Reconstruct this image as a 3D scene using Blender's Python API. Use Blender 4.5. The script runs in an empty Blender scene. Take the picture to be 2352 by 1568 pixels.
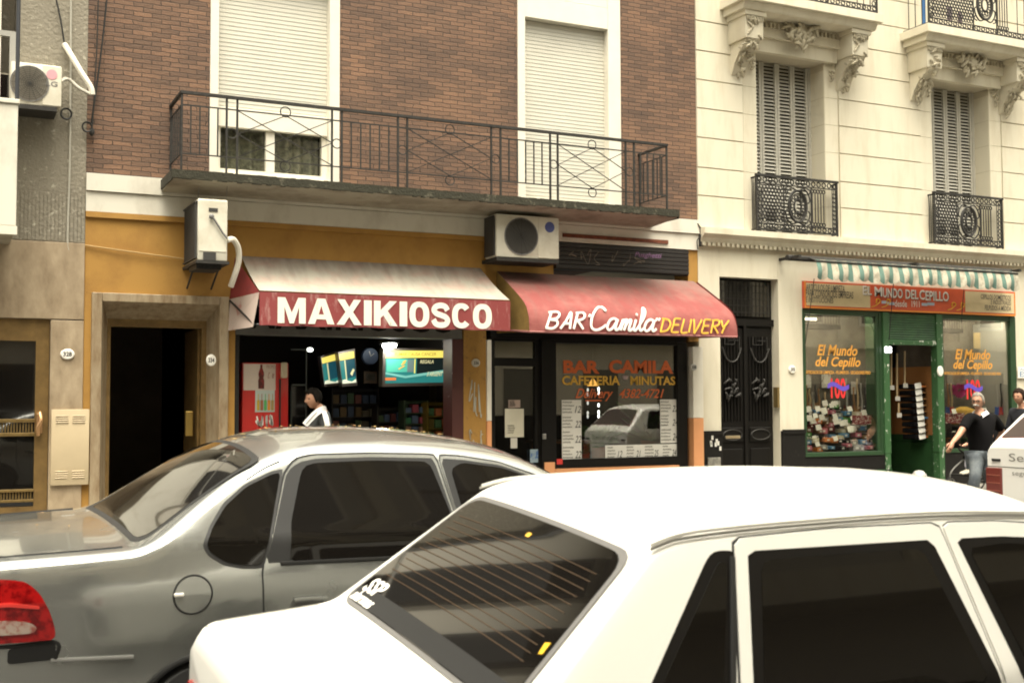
import bpy, bmesh, math, random
from mathutils import Vector, Matrix
sc = bpy.context.scene
R = math.radians
random.seed(7)

# ---------------------------------------------------------------- camera, sky, sun, exposure
F_PX, YAW, PITCH, ROLL = 2700.0, R(26.05), math.atan(138/2700.0), 0.0037
CAM = Vector((0, -14, 1.55))
fw = Vector((math.sin(YAW)*math.cos(PITCH), math.cos(YAW)*math.cos(PITCH), math.sin(PITCH)))
r0 = Vector((math.cos(YAW), -math.sin(YAW), 0)); u0 = r0.cross(fw)
cr = r0*math.cos(ROLL) - u0*math.sin(ROLL); cu = u0*math.cos(ROLL) + r0*math.sin(ROLL)
cam_data = bpy.data.cameras.new('camera'); cam = bpy.data.objects.new('camera', cam_data)
sc.collection.objects.link(cam); sc.camera = cam
cam.matrix_world = Matrix(((cr.x, cu.x, -fw.x, CAM.x), (cr.y, cu.y, -fw.y, CAM.y), (cr.z, cu.z, -fw.z, CAM.z), (0, 0, 0, 1)))
cam_data.sensor_width = 36; cam_data.lens = 36*F_PX/2352; cam_data.clip_end = 400; cam_data.clip_start = .05
cam_data.dof.use_dof = True; cam_data.dof.focus_distance = 15.5; cam_data.dof.aperture_fstop = 5.6

SUN_EL, SUN_AZ = 72, 200          # high, behind the camera, seen through cloud
world = bpy.data.worlds.new('World'); sc.world = world; world.use_nodes = True
nt = world.node_tree; bg = nt.nodes['Background']
sky = nt.nodes.new('ShaderNodeTexSky'); sky.sky_type = 'NISHITA'; sky.sun_disc = False
sky.sun_elevation = R(SUN_EL); sky.sun_rotation = R(SUN_AZ); sky.dust_density = 4; sky.air_density = 1.0
hs = nt.nodes.new('ShaderNodeHueSaturation'); hs.inputs['Saturation'].default_value = .12
tint = nt.nodes.new('ShaderNodeMix'); tint.data_type = 'RGBA'; tint.blend_type = 'MULTIPLY'; tint.inputs[0].default_value = 1
tint.inputs[7].default_value = (1.0, .945, .79, 1)
nt.links.new(sky.outputs[0], hs.inputs['Color']); nt.links.new(hs.outputs[0], tint.inputs[6]); nt.links.new(tint.outputs[2], bg.inputs['Color'])
bg.inputs['Strength'].default_value = .15
# an overcast sky: brighter overhead than near the horizon
wtc = nt.nodes.new('ShaderNodeTexCoord'); wsp = nt.nodes.new('ShaderNodeSeparateXYZ'); wmr = nt.nodes.new('ShaderNodeMapRange'); wmx = nt.nodes.new('ShaderNodeMix')
wmr.inputs[1].default_value = 0; wmr.inputs[2].default_value = 1; wmr.inputs[3].default_value = .55; wmr.inputs[4].default_value = 2.6
wmx.data_type = 'RGBA'; wmx.blend_type = 'MULTIPLY'; wmx.inputs[0].default_value = 1
nt.links.new(wtc.outputs['Generated'], wsp.inputs[0]); nt.links.new(wsp.outputs[2], wmr.inputs[0]); nt.links.new(wmr.outputs[0], wmx.inputs[7])
nt.links.new(tint.outputs[2], wmx.inputs[6]); nt.links.new(wmx.outputs[2], bg.inputs['Color'])
sun_d = bpy.data.lights.new('sun', 'SUN'); sun_d.energy = 1.3; sun_d.angle = R(35); sun_d.color = (1, .95, .85)
sun = bpy.data.objects.new('sun', sun_d); sc.collection.objects.link(sun)
sd = Vector((math.sin(R(SUN_AZ))*math.cos(R(SUN_EL)), math.cos(R(SUN_AZ))*math.cos(R(SUN_EL)), math.sin(R(SUN_EL))))
sun.rotation_euler = sd.to_track_quat('Z', 'Y').to_euler()
sc.view_settings.view_transform = 'Standard'; sc.view_settings.look = 'None'; sc.view_settings.gamma = 1
sc.view_settings.exposure = 1.08
sc.cycles.filter_width = 1.9
sc.cycles.max_bounces = 8; sc.cycles.transparent_max_bounces = 12

# ---------------------------------------------------------------- helpers
COL = sc.collection
WL = {}
def ray(x, y): return fw + cr*((x-1176)/F_PX) - cu*((y-784)/F_PX)
def at(x, y, Y=0.0):                      # photo measurement -> point on the plane of that depth
    d = ray(x, y); return CAM + d*((Y-CAM.y)/d.y)
def tag(o, label=None, cat=None, group=None, kind=None):
    if label: o['label'] = label
    if cat: o['category'] = cat
    if group: o['group'] = group
    if kind: o['kind'] = kind
    return o
def thing(name, label, cat, loc=(0, 0, 0), group=None):
    o = bpy.data.objects.new(name, None); COL.objects.link(o); o.location = loc; o.empty_display_size = .2
    WL[o] = Vector(loc); return tag(o, label, cat, group)

class MB:
    def __init__(s): s.v = []; s.f = []
    def add(s, vs, fs):
        b = len(s.v); s.v += [tuple(v) for v in vs]; s.f += [tuple(i+b for i in f) for f in fs]; return s
    def box(s, x0, x1, y0, y1, z0, z1, c=0.0):
        if c <= 0:
            v = [(x, y, z) for x in (x0, x1) for y in (y0, y1) for z in (z0, z1)]
            return s.add(v, [(0, 1, 3, 2), (4, 6, 7, 5), (0, 4, 5, 1), (2, 3, 7, 6), (0, 2, 6, 4), (1, 5, 7, 3)])
        bm = bmesh.new(); bmesh.ops.create_cube(bm, size=1)
        for v in bm.verts: v.co = Vector(((x0+x1)/2+v.co.x*(x1-x0), (y0+y1)/2+v.co.y*(y1-y0), (z0+z1)/2+v.co.z*(z1-z0)))
        bmesh.ops.bevel(bm, geom=bm.edges[:], offset=c, segments=2, affect='EDGES', profile=.5)
        bm.verts.index_update(); s.add([v.co for v in bm.verts], [[v.index for v in f.verts] for f in bm.faces]); bm.free(); return s
    def prism(s, poly, axis, a, b):        # poly of 2D points, extruded along axis 'x','y','z' from a to b
        n = len(poly)
        def mk(p, t): return {'x': (t, p[0], p[1]), 'y': (p[0], t, p[1]), 'z': (p[0], p[1], t)}[axis]
        vs = [mk(p, a) for p in poly]+[mk(p, b) for p in poly]
        fs = [tuple(range(n))[::-1], tuple(range(n, 2*n))]+[(i, (i+1) % n, n+(i+1) % n, n+i) for i in range(n)]
        return s.add(vs, fs)
    def tube(s, pts, r, n=6, closed=False, sq=None):   # sq squashes the section along a world axis: (axis, factor)
        P = [Vector(p) for p in pts]; m = len(P); rings = []
        rr = r if isinstance(r, (list, tuple)) else [r]*m
        for i, p in enumerate(P):
            a = P[i-1] if (i > 0 or closed) else p; b = P[(i+1) % m] if (i < m-1 or closed) else p
            t = (b-a).normalized() if (b-a).length > 1e-9 else Vector((0, 0, 1))
            up = Vector((0, 1, 0)) if abs(t.y) < .9 else Vector((0, 0, 1))
            n1 = t.cross(up).normalized(); n2 = n1.cross(t)
            ring = []
            for k in range(n):
                an = 2*math.pi*(k+.5)/n; o = n1*math.cos(an)*rr[i]+n2*math.sin(an)*rr[i]
                if sq: o[sq[0]] *= sq[1]
                ring.append(p+o)
            rings.append(ring)
        vs = [v for rg in rings for v in rg]; fs = []
        for i in range(m if closed else m-1):
            j = (i+1) % m
            for k in range(n): fs.append((i*n+k, i*n+(k+1) % n, j*n+(k+1) % n, j*n+k))
        if not closed: fs += [tuple(range(n)), tuple(range((m-1)*n, m*n))[::-1]]
        return s.add(vs, fs)
    def bar(s, a, b, w=.01): return s.tube([a, b], w*.7, 4)
    def lathe(s, prof, c, axis='z', n=20):
        vs = []; fs = []
        for r, h in prof:
            for k in range(n):
                a = 2*math.pi*k/n; x, y = r*math.cos(a), r*math.sin(a)
                vs.append({'z': (c[0]+x, c[1]+y, c[2]+h), 'y': (c[0]+x, c[1]+h, c[2]+y), 'x': (c[0]+h, c[1]+x, c[2]+y)}[axis])
        m = len(prof)
        for i in range(m-1):
            for k in range(n): fs.append((i*n+k, i*n+(k+1) % n, (i+1)*n+(k+1) % n, (i+1)*n+k))
        fs += [tuple(range(n))[::-1], tuple(range((m-1)*n, m*n))]
        return s.add(vs, fs)
    def grid(s, fn, us, vs_):
        vv = [fn(u, v) for u in us for v in vs_]; n = len(vs_)
        return s.add(vv, [(i*n+j, i*n+j+1, (i+1)*n+j+1, (i+1)*n+j) for i in range(len(us)-1) for j in range(n-1)])
    def ell(s, c, r, nu=14, nv=10):
        def fn(u, v): return (c[0]+r[0]*math.sin(v)*math.cos(u), c[1]+r[1]*math.sin(v)*math.sin(u), c[2]+r[2]*math.cos(v))
        return s.grid(fn, [2*math.pi*i/nu for i in range(nu+1)], [math.pi*j/nv for j in range(nv+1)])
    def build(s, name, m, parent=None, smooth=False, ang=35, local=False, fix=True, solid=0):
        me = bpy.data.meshes.new(name); off = Vector((0, 0, 0)) if (local or parent is None) else WL[parent]
        me.from_pydata([tuple(Vector(v)-off) for v in s.v], [], s.f); me.validate()
        bm = bmesh.new(); bm.from_mesh(me)
        bmesh.ops.remove_doubles(bm, verts=bm.verts[:], dist=1e-5)
        if fix: bmesh.ops.recalc_face_normals(bm, faces=bm.faces[:])
        if solid: bmesh.ops.solidify(bm, geom=bm.faces[:], thickness=solid)
        if smooth:
            for f in bm.faces: f.smooth = True
            ca = R(ang)
            for e in bm.edges:
                if len(e.link_faces) == 2 and e.calc_face_angle(0) > ca: e.smooth = False
        bm.to_mesh(me); bm.free()
        o = bpy.data.objects.new(name, me); COL.objects.link(o)
        if m is not None: me.materials.append(m)
        if parent is not None: o.parent = parent; WL[o] = WL.get(parent, Vector((0, 0, 0)))
        else: WL[o] = Vector((0, 0, 0))
        return o
def recenter(o):                            # put the origin of a one-mesh thing at its base
    me = o.data; xs = [v.co for v in me.vertices]
    c = Vector((sum(v.x for v in xs)/len(xs), sum(v.y for v in xs)/len(xs), min(v.z for v in xs)))
    me.transform(Matrix.Translation(-c)); o.location = c; WL[o] = c; return o
def one(mb, name, m, label, cat, group=None, smooth=False, **k):
    return tag(recenter(mb.build(name, m, None, smooth, **k)), label, cat, group)

# ---------------------------------------------------------------- lettering
def text_pts(s, bold=0.0, shear=0.0, res=3, space=1.0):
    c = bpy.data.curves.new('lettering', 'FONT'); c.body = s; c.size = 1; c.shear = shear; c.offset = bold
    c.resolution_u = res; c.fill_mode = 'FRONT'; c.space_character = space
    o = bpy.data.objects.new('lettering', c); me = bpy.data.meshes.new_from_object(o)
    v = [(p.co.x, p.co.y) for p in me.vertices]; f = [tuple(p.vertices) for p in me.polygons]
    bpy.data.objects.remove(o); bpy.data.curves.remove(c); bpy.data.meshes.remove(me); return v, f
def text(mb, s, fn, box, bold=0.0, shear=0.0, space=1.0):
    """lay lettering in box (u0,u1,v0,v1); fn(u,v) gives the point on the surface it is painted on"""
    v, f = text_pts(s, bold, shear, space=space)
    x0 = min(p[0] for p in v); x1 = max(p[0] for p in v); y0 = min(p[1] for p in v); y1 = max(p[1] for p in v)
    u0, u1, w0, w1 = box
    mb.add([fn(u0+(p[0]-x0)/(x1-x0)*(u1-u0), w0+(p[1]-y0)/(y1-y0)*(w1-w0)) for p in v], f); return mb
def smooth_line(p, k=5):
    if len(p) < 3: return [Vector(q) for q in p]
    P = [Vector(q) for q in p]; out = []
    for i in range(len(P)-1):
        a = P[max(i-1, 0)]; b = P[i]; c = P[i+1]; d = P[min(i+2, len(P)-1)]
        for j in range(k):
            t = j/k
            out.append(.5*((2*b)+(c-a)*t+(2*a-5*b+4*c-d)*t*t+(3*b-a-3*c+d)*t**3))
    return out+[P[-1]]

# ---------------------------------------------------------------- materials
MATS = {}
def mat(name, col, rough=.6, metal=0.0, var=0.0, scale=4.0, bump=0.0, bscale=60.0, coat=0.0, emit=None, es=1.0, spec=.5, col2=None, c2=(.45, .62), stretch=None):
    if name in MATS: return MATS[name]
    m = bpy.data.materials.new(name); m.use_nodes = True; n = m.node_tree.nodes; l = m.node_tree.links
    b = n['Principled BSDF']; b.inputs['Base Color'].default_value = (*col, 1); b.inputs['Roughness'].default_value = rough
    b.inputs['Metallic'].default_value = metal; b.inputs['Coat Weight'].default_value = coat; b.inputs['Coat Roughness'].default_value = .05
    b.inputs['Specular IOR Level'].default_value = spec
    tc = n.new('ShaderNodeTexCoord'); mp = n.new('ShaderNodeMapping'); l.new(tc.outputs['Object'], mp.inputs[0])
    if stretch: mp.inputs['Scale'].default_value = stretch
    if var or col2:
        t = n.new('ShaderNodeTexNoise'); t.inputs['Scale'].default_value = scale; t.inputs['Detail'].default_value = 8; t.inputs['Roughness'].default_value = .65
        l.new(mp.outputs[0], t.inputs[0])
        rp = n.new('ShaderNodeValToRGB'); l.new(t.outputs['Fac'], rp.inputs[0])
        if col2:
            rp.color_ramp.elements[0].position = c2[0]; rp.color_ramp.elements[1].position = c2[1]
            rp.color_ramp.elements[0].color = (*col, 1); rp.color_ramp.elements[1].color = (*col2, 1)
        else:
            rp.color_ramp.elements[0].position = .3; rp.color_ramp.elements[1].position = .7
            rp.color_ramp.elements[0].color = (*[c*(1-var) for c in col], 1); rp.color_ramp.elements[1].color = (*[min(1, c*(1+var)) for c in col], 1)
        l.new(rp.outputs[0], b.inputs['Base Color'])
    if bump:
        t = n.new('ShaderNodeTexNoise'); t.inputs['Scale'].default_value = bscale; t.inputs['Detail'].default_value = 5; l.new(mp.outputs[0], t.inputs[0])
        bp = n.new('ShaderNodeBump'); bp.inputs['Strength'].default_value = bump; bp.inputs['Distance'].default_value = .02
        l.new(t.outputs['Fac'], bp.inputs['Height']); l.new(bp.outputs[0], b.inputs['Normal'])
    if emit: b.inputs['Emission Color'].default_value = (*emit, 1); b.inputs['Emission Strength'].default_value = es
    MATS[name] = m; return m
def glass_mat(name, tint_c, boost=.0, rough=.0):
    m = bpy.data.materials.new(name); m.use_nodes = True; n = m.node_tree.nodes; l = m.node_tree.links
    n.remove(n['Principled BSDF']); out = n['Material Output']
    tr = n.new('ShaderNodeBsdfTransparent'); tr.inputs[0].default_value = (*tint_c, 1)
    gl = n.new('ShaderNodeBsdfGlossy'); gl.inputs['Roughness'].default_value = rough
    fr = n.new('ShaderNodeFresnel'); ge = n.new('ShaderNodeNewGeometry'); io = n.new('ShaderNodeMapRange'); io.inputs[3].default_value = 1.5; io.inputs[4].default_value = 1/1.5
    l.new(ge.outputs['Backfacing'], io.inputs[0]); l.new(io.outputs[0], fr.inputs[0])
    ad = n.new('ShaderNodeMath'); ad.operation = 'MULTIPLY_ADD'; ad.inputs[1].default_value = 1.6; ad.inputs[2].default_value = boost; ad.use_clamp = True
    mx = n.new('ShaderNodeMixShader'); l.new(fr.outputs[0], ad.inputs[0]); l.new(ad.outputs[0], mx.inputs[0])
    l.new(tr.outputs[0], mx.inputs[1]); l.new(gl.outputs[0], mx.inputs[2]); l.new(mx.outputs[0], out.inputs[0]); MATS[name] = m; return m
def brick_mat(name, c1, c2, mortar, w=.21, h=.055):
    m = bpy.data.materials.new(name); m.use_nodes = True; n = m.node_tree.nodes; l = m.node_tree.links; b = n['Principled BSDF']
    g = n.new('ShaderNodeNewGeometry'); sp = n.new('ShaderNodeSeparateXYZ'); l.new(g.outputs['Position'], sp.inputs[0])
    cb = n.new('ShaderNodeCombineXYZ'); ax = n.new('ShaderNodeMath'); ax.operation = 'ADD'
    l.new(sp.outputs[0], ax.inputs[0]); l.new(sp.outputs[1], ax.inputs[1]); l.new(ax.outputs[0], cb.inputs[0]); l.new(sp.outputs[2], cb.inputs[1])
    ns = n.new('ShaderNodeTexNoise'); ns.inputs['Scale'].default_value = 9; l.new(cb.outputs[0], ns.inputs[0])
    vm = n.new('ShaderNodeVectorMath'); vm.operation = 'MULTIPLY_ADD'; vm.inputs[1].default_value = (.06, .026, 0)
    l.new(ns.outputs['Color'], vm.inputs[0]); l.new(cb.outputs[0], vm.inputs[2])
    bt = n.new('ShaderNodeTexBrick'); bt.inputs['Scale'].default_value = 1; bt.inputs['Brick Width'].default_value = w; bt.inputs['Row Height'].default_value = h
    bt.inputs['Mortar Size'].default_value = .006; bt.inputs['Mortar Smooth'].default_value = .5; bt.inputs['Bias'].default_value = 0
    bt.inputs['Color1'].default_value = (*c1, 1); bt.inputs['Color2'].default_value = (*c2, 1); bt.inputs['Mortar'].default_value = (*mortar, 1)
    l.new(vm.outputs[0], bt.inputs['Vector'])
    n2 = n.new('ShaderNodeTexNoise'); n2.inputs['Scale'].default_value = 1.2; n2.inputs['Detail'].default_value = 9; l.new(cb.outputs[0], n2.inputs[0])
    rp = n.new('ShaderNodeValToRGB'); rp.color_ramp.elements[0].position = .32; rp.color_ramp.elements[1].position = .7
    rp.color_ramp.elements[0].color = (.72, .72, .76, 1); rp.color_ramp.elements[1].color = (1.2, 1.12, 1.05, 1); l.new(n2.outputs[0], rp.inputs[0])
    mx = n.new('ShaderNodeMix'); mx.data_type = 'RGBA'; mx.blend_type = 'MULTIPLY'; mx.inputs[0].default_value = 1
    l.new(bt.outputs['Color'], mx.inputs[6]); l.new(rp.outputs[0], mx.inputs[7]); l.new(mx.outputs[2], b.inputs['Base Color'])
    b.inputs['Roughness'].default_value = .85
    n3 = n.new('ShaderNodeTexNoise'); n3.inputs['Scale'].default_value = 45; l.new(cb.outputs[0], n3.inputs[0])
    hh = n.new('ShaderNodeMath'); hh.operation = 'MULTIPLY_ADD'; hh.inputs[1].default_value = .5; l.new(n3.outputs[0], hh.inputs[0])
    iv = n.new('ShaderNodeMath'); iv.operation = 'SUBTRACT'; iv.inputs[0].default_value = 1; l.new(bt.outputs['Fac'], iv.inputs[1]); l.new(iv.outputs[0], hh.inputs[2])
    bp = n.new('ShaderNodeBump'); bp.inputs['Strength'].default_value = .7; bp.inputs['Distance'].default_value = .02
    l.new(hh.outputs[0], bp.inputs['Height']); l.new(bp.outputs[0], b.inputs['Normal']); MATS[name] = m; return m

M_brick = brick_mat('brick', (.205, .121, .076), (.126, .080, .055), (.062, .042, .031))
M_white = mat('white_paint', (.74, .70, .60), .5, var=.06, scale=3)
M_frieze = mat('old_white_paint', (.66, .63, .54), .7, col2=(.48, .44, .36), scale=2.2, c2=(.5, .75), stretch=(1, 1, .5))
M_ochre = mat('ochre_paint', (.40, .215, .045), .75, col2=(.33, .17, .035), scale=2, bump=.15, bscale=90)
M_ochre_dirty = mat('ochre_dirty', (.36, .19, .04), .8, col2=(.10, .06, .03), scale=9, c2=(.55, .75), bump=.15)
M_stucco = mat('cream_stucco', (.66, .61, .48), .8, col2=(.56, .50, .37), scale=1.8, c2=(.48, .75), bump=.12, bscale=120, stretch=(2.5, 1, .5))
M_stucco2 = mat('cream_ornament', (.52, .47, .35), .85, col2=(.24, .205, .145), scale=14, c2=(.45, .72), bump=.5, bscale=45)
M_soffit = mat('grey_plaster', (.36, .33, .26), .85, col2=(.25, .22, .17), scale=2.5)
M_moss = mat('mossy_concrete', (.034, .032, .020), .95, col2=(.16, .145, .105), scale=10, c2=(.56, .74), bump=.6, bscale=40)
M_iron = mat('black_iron', (.018, .018, .017), .5, spec=.4)
M_iron2 = mat('weathered_iron', (.032, .030, .027), .6, var=.4, scale=20, spec=.3)
M_shutter = mat('ivory_shutter', (.56, .54, .46), .5, var=.05, scale=2)
M_shutter2 = mat('grey_shutter', (.47, .45, .39), .6, var=.08)
M_render = mat('grey_render', (.25, .225, .175), .95, col2=(.44, .41, .33), scale=13, c2=(.57, .66), bump=.8, bscale=25)
M_stone = mat('stone_cladding', (.42, .33, .22), .55, col2=(.25, .185, .115), scale=3.2, c2=(.35, .65), stretch=(1.5, 1, .7))
M_jamb = mat('veined_stone', (.34, .27, .175), .5, col2=(.19, .125, .065), scale=3.5, c2=(.4, .68), stretch=(3, 3, .8))
M_bronze = mat('bronze_frame', (.20, .125, .045), .4, metal=.3, var=.25, scale=8)
M_black = mat('black_paint', (.009, .008, .007), .4, spec=.2)
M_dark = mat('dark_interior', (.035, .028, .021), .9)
M_brown = mat('dark_brown_wall', (.055, .035, .022), .8)
M_beige = mat('beige_metal', (.52, .42, .27), .5, var=.05)
M_ac = mat('ivory_plastic', (.66, .63, .53), .4, col2=(.55, .51, .41), scale=3)
M_acg = mat('grille_dark', (.035, .033, .03), .6)
M_red = mat('red_canvas', (.26, .036, .034), .75, col2=(.19, .03, .028), scale=4, bump=.1, bscale=20)
def canvas_mat(name, c, c_dirt, z_lo, z_hi, c_fade, amt=.9):
    """canvas with soot washed down from its top edge, streaked and patchy"""
    m = mat(name, c, .8, col2=c_fade, scale=3, c2=(.45, .75), bump=.15, bscale=14); n = m.node_tree.nodes; l = m.node_tree.links; b = n['Principled BSDF']
    g = n.new('ShaderNodeNewGeometry'); sp = n.new('ShaderNodeSeparateXYZ'); l.new(g.outputs['Position'], sp.inputs[0])
    mr = n.new('ShaderNodeMapRange'); mr.inputs[1].default_value = z_lo; mr.inputs[2].default_value = z_hi; l.new(sp.outputs[2], mr.inputs[0])
    mp = n.new('ShaderNodeMapping'); mp.inputs['Scale'].default_value = (3.2, .8, .8); l.new(g.outputs['Position'], mp.inputs[0])
    t = n.new('ShaderNodeTexNoise'); t.inputs['Scale'].default_value = 3.0; t.inputs['Detail'].default_value = 8; l.new(mp.outputs[0], t.inputs[0])
    a = n.new('ShaderNodeMath'); a.operation = 'MULTIPLY_ADD'; a.inputs[1].default_value = 1.4; a.inputs[2].default_value = -.7; l.new(t.outputs[0], a.inputs[0])
    p = n.new('ShaderNodeMath'); p.operation = 'POWER'; p.inputs[1].default_value = 1.8; l.new(mr.outputs[0], p.inputs[0])
    k = n.new('ShaderNodeMath'); k.operation = 'ADD'; k.use_clamp = True; l.new(p.outputs[0], k.inputs[0]); l.new(a.outputs[0], k.inputs[1])
    k2 = n.new('ShaderNodeMath'); k2.operation = 'MULTIPLY'; k2.inputs[1].default_value = amt; l.new(k.outputs[0], k2.inputs[0])
    mx = n.new('ShaderNodeMix'); mx.data_type = 'RGBA'; mx.inputs[7].default_value = (*c_dirt, 1); l.new(k2.outputs[0], mx.inputs[0])
    src = b.inputs['Base Color'].links[0].from_socket; l.new(src, mx.inputs[6]); l.new(mx.outputs[2], b.inputs['Base Color']); return m
M_redf = canvas_mat('faded_red_canvas', (.215, .048, .043), (.16, .11, .09), 2.72, 3.28, (.31, .105, .09))
M_whitec = canvas_mat('white_canvas', (.38, .35, .29), (.16, .12, .10), 2.93, 3.33, (.43, .27, .22), .85)
M_ltr_w = mat('white_lettering', (.80, .77, .66), .6, col2=(.40, .37, .31), scale=7, c2=(.60, .70), stretch=(2, 1, .6))
M_ltr_wh = mat('clean_white_lettering', (.86, .83, .76), .6)
M_ltr_y = mat('yellow_lettering', (.72, .42, .05), .6)
M_ltr_o = mat('orange_lettering', (.68, .14, .03), .6)
M_ltr_g = mat('gold_lettering', (.80, .38, .06), .55)
M_ltr_r = mat('red_lettering', (.75, .03, .03), .6)
M_ltr_k = mat('dark_lettering', (.03, .028, .025), .7)
M_orange = mat('orange_paint', (.66, .30, .13), .7, var=.06)
M_paper = mat('paper', (.74, .72, .66), .8)
M_green = mat('green_paint', (.028, .085, .028), .45, col2=(.020, .06, .022), scale=5)
M_greenchip = mat('chipped_green_paint', (.034, .10, .034), .5, col2=(.62, .62, .55), scale=16, c2=(.60, .64), stretch=(1, 1, .5))
M_plinth = mat('black_stone', (.012, .011, .010), .4, spec=.25, col2=(.04, .037, .033), scale=18, c2=(.6, .75))
M_pave2 = mat('dark_pavement', (.075, .07, .062), .85, col2=(.05, .047, .042), scale=3)
M_pave = mat('pavement_tiles', (.22, .205, .175), .85, col2=(.15, .14, .12), scale=3, bump=.3)
M_road = mat('asphalt', (.055, .053, .05), .85, col2=(.075, .072, .066), scale=30, bump=.4, bscale=150)
M_kerb = mat('granite_kerb', (.25, .24, .215), .8, var=.2, scale=8)
M_skin = mat('skin', (.46, .24, .15), .5); M_skin2 = mat('skin_dark', (.50, .27, .17), .5)
M_glass = glass_mat('shop_glass', (.92, .92, .88), .07)
M_glass_dk = glass_mat('window_glass', (.85, .86, .82), .0)
M_cargl = mat('tinted_car_glass', (.008, .007, .006), .02, spec=.8, coat=.8)
M_sidegl = mat('dark_side_glass', (.006, .005, .004), .03, spec=.30)
M_rubber = mat('rubber_seal', (.02, .02, .02), .5)
M_greyrub = mat('grey_rubber', (.16, .155, .15), .5)
M_chrome = mat('chrome', (.7, .7, .68), .15, metal=1)
M_tyre = mat('tyre', (.02, .02, .02), .85)
M_plant = mat('leaves', (.06, .13, .025), .55, var=.4, scale=20)
M_terra = mat('terracotta', (.30, .09, .04), .8)
M_wood = mat('varnished_wood', (.28, .14, .05), .45, var=.3, scale=6)
M_blackcloth = mat('black_cloth', (.008, .0075, .008), .95, spec=.08)
M_steel = mat('brushed_steel', (.45, .44, .42), .3, metal=.9)
M_frame = mat('dark_window_frame', (.024, .024, .024), .5, spec=.3)
M_seam = mat('seam', (.012, .012, .012), .8)
# ---------------------------------------------------------------- ground
def road_h(Y):
    return .05*(-1.45-Y)/2.55 if Y > -4 else .05-.0062*(Y+4)**2*.95 if Y > -10 else -.162-.055*(-10-Y)
ys = [-1.45, -2, -2.8, -3.5, -4.2, -5, -6, -7.2, -8.5, -10, -11.5, -12.9]
m = MB(); m.grid(lambda x, y: (x, y, road_h(y)), [-60, -20, -5, 0, 5, 10, 15, 20, 40, 80], ys)
tag(m.build('road', M_road, smooth=True), kind='structure')
tag(MB().box(-60, 80, -1.30, 8, -.4, .19).build('pavement', M_pave), kind='structure')
tag(MB().box(-60, 80, -1.45, -1.303, -.4, .185, .012).build('kerb', M_kerb), kind='structure')
zn = road_h(-12.9)
tag(MB().box(-60, 80, -13.05, -12.9, -1, zn+.135, .012).build('kerb', M_kerb), kind='structure')
tag(MB().box(-60, 80, -24, -13.053, -1, zn+.14).build('pavement', M_pave2), kind='structure')
tag(MB().box(-200, 200, -200, 200, -1.6, -1.45).build('ground', M_road), kind='structure')

# ---------------------------------------------------------------- left building
B = thing('apartment_building', 'grey rendered building with stone clad ground floor at the left edge of the photo', 'building', (-4, 0, .19))
m = MB(); m.box(.56, 1.47, .0, .5, 3.92, 5.2); m.box(.72, 1.47, 0, .5, 5.2, 15); m.box(-14, 1.47, .5, 7, 3.92, 15)
m.build('rendered_wall', M_render, B); MB().box(-14, .72, 0, .5, 10.4, 15).build('upper_wall', mat('dark_brown_render', (.085, .07, .055), .9, var=.2, scale=2), B)
for k in range(12): MB().box(.20-1.05*k, .56-1.05*k, -.02, .5, 3.925, 10.4).build('pier', mat('pale_pier', (.66, .62, .53), .8), B)
m = MB(); m.box(-14, 1.0, -1.1, 0, 10.1, 10.35); m.build('upper_balcony', MATS['dark_brown_render'], B)
for k in range(11):
    x0 = -.49-1.05*k; w = MB().box(x0, x0+.69, .44, .498, 3.95, 10.05).build('window', mat('dark_window_wood', (.03, .024, .018), .5), B)
    MB().box(x0+.1, x0+.6, .43, .439, 4.05, 10.0).build('window_pane', M_sidegl, w)
m = MB()
for i in range(46): m.box(1.43-.04*i*1.0, 1.43-.04*i+.032, -.012, 0, 3.36, 3.90)
m.box(-14, 1.47, 0, 7, 3.352, 3.918); m.build('fluted_band', M_render, B)
m = MB(); m.box(-14, -.5, -.03, 7, .19, 2.485); m.box(1.12, 1.468, -.03, .6, .19, 2.475, .006); m.box(-14, 1.468, -.03, 7, 2.487, 3.348, .006)
m.box(-14, 1.468, -.035, -.03, .19, .32); m.build('stone_cladding', M_stone, B)
d = MB(); d.box(.975, 1.115, .02, .12, .19, 2.484); d.box(-.5, -.36, .02, .12, .19, 2.484); d.box(-.36, .975, .022, .12, 2.24, 2.482); d.box(-.36, .975, .022, .12, .19, .42)
door = d.build('entrance_door', M_bronze, B)
MB().box(-.36, .975, .06, .07, .42, 2.24).build('door_pane', M_cargl, door)
g = MB()
for z0, z1 in ((1.19, 1.23), (1.34, 1.38), (.47, .50), (.58, .61)): g.box(-.36, .975, .0, .05, z0, z1, .004)
for z0, z1 in ((1.235, 1.335), (.505, .575)):
    for i in range(44): g.box(-.35+.03*i, -.335+.03*i, .02, .05, z0, z1)
g.build('gilded_rail', mat('old_gold', (.21, .14, .05), .4, metal=.5, var=.3, scale=20), door)
h = MB(); h.tube(smooth_line([(1.02, -.06, 1.45), (1.03, -.10, 1.36), (1.0, -.09, 1.28), (1.01, -.06, 1.20)]), [.02]*16, 8); h.box(.99, 1.05, -.05, .03, 1.22, 1.44, .01)
h.build('door_handle', mat('worn_brass', (.55, .33, .17), .35, metal=.7), door)
m = MB(); m.box(-.4, .42, -.008, .02, 4.86, 5.19); w = m.build('window', mat('grey_window_frame', (.22, .22, .2), .5), B)
p0 = at(36, 75, 0)
m = MB(); m.box(-.4, p0.x-.06, -.012, .03, 4.86, 5.18); m.build('window_pane', M_cargl, w)
m = MB(); m.box(p0.x-.06, p0.x+.03, -.03, .03, 4.6, p0.z); m.box(-.4, p0.x-.06, -.03, .03, p0.z-.06, p0.z); m.build('window_frame', mat('grey_frame_light', (.33, .32, .29), .6), w)
a = at(42, 240, -.9); b = at(38, 530, -.9)
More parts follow.
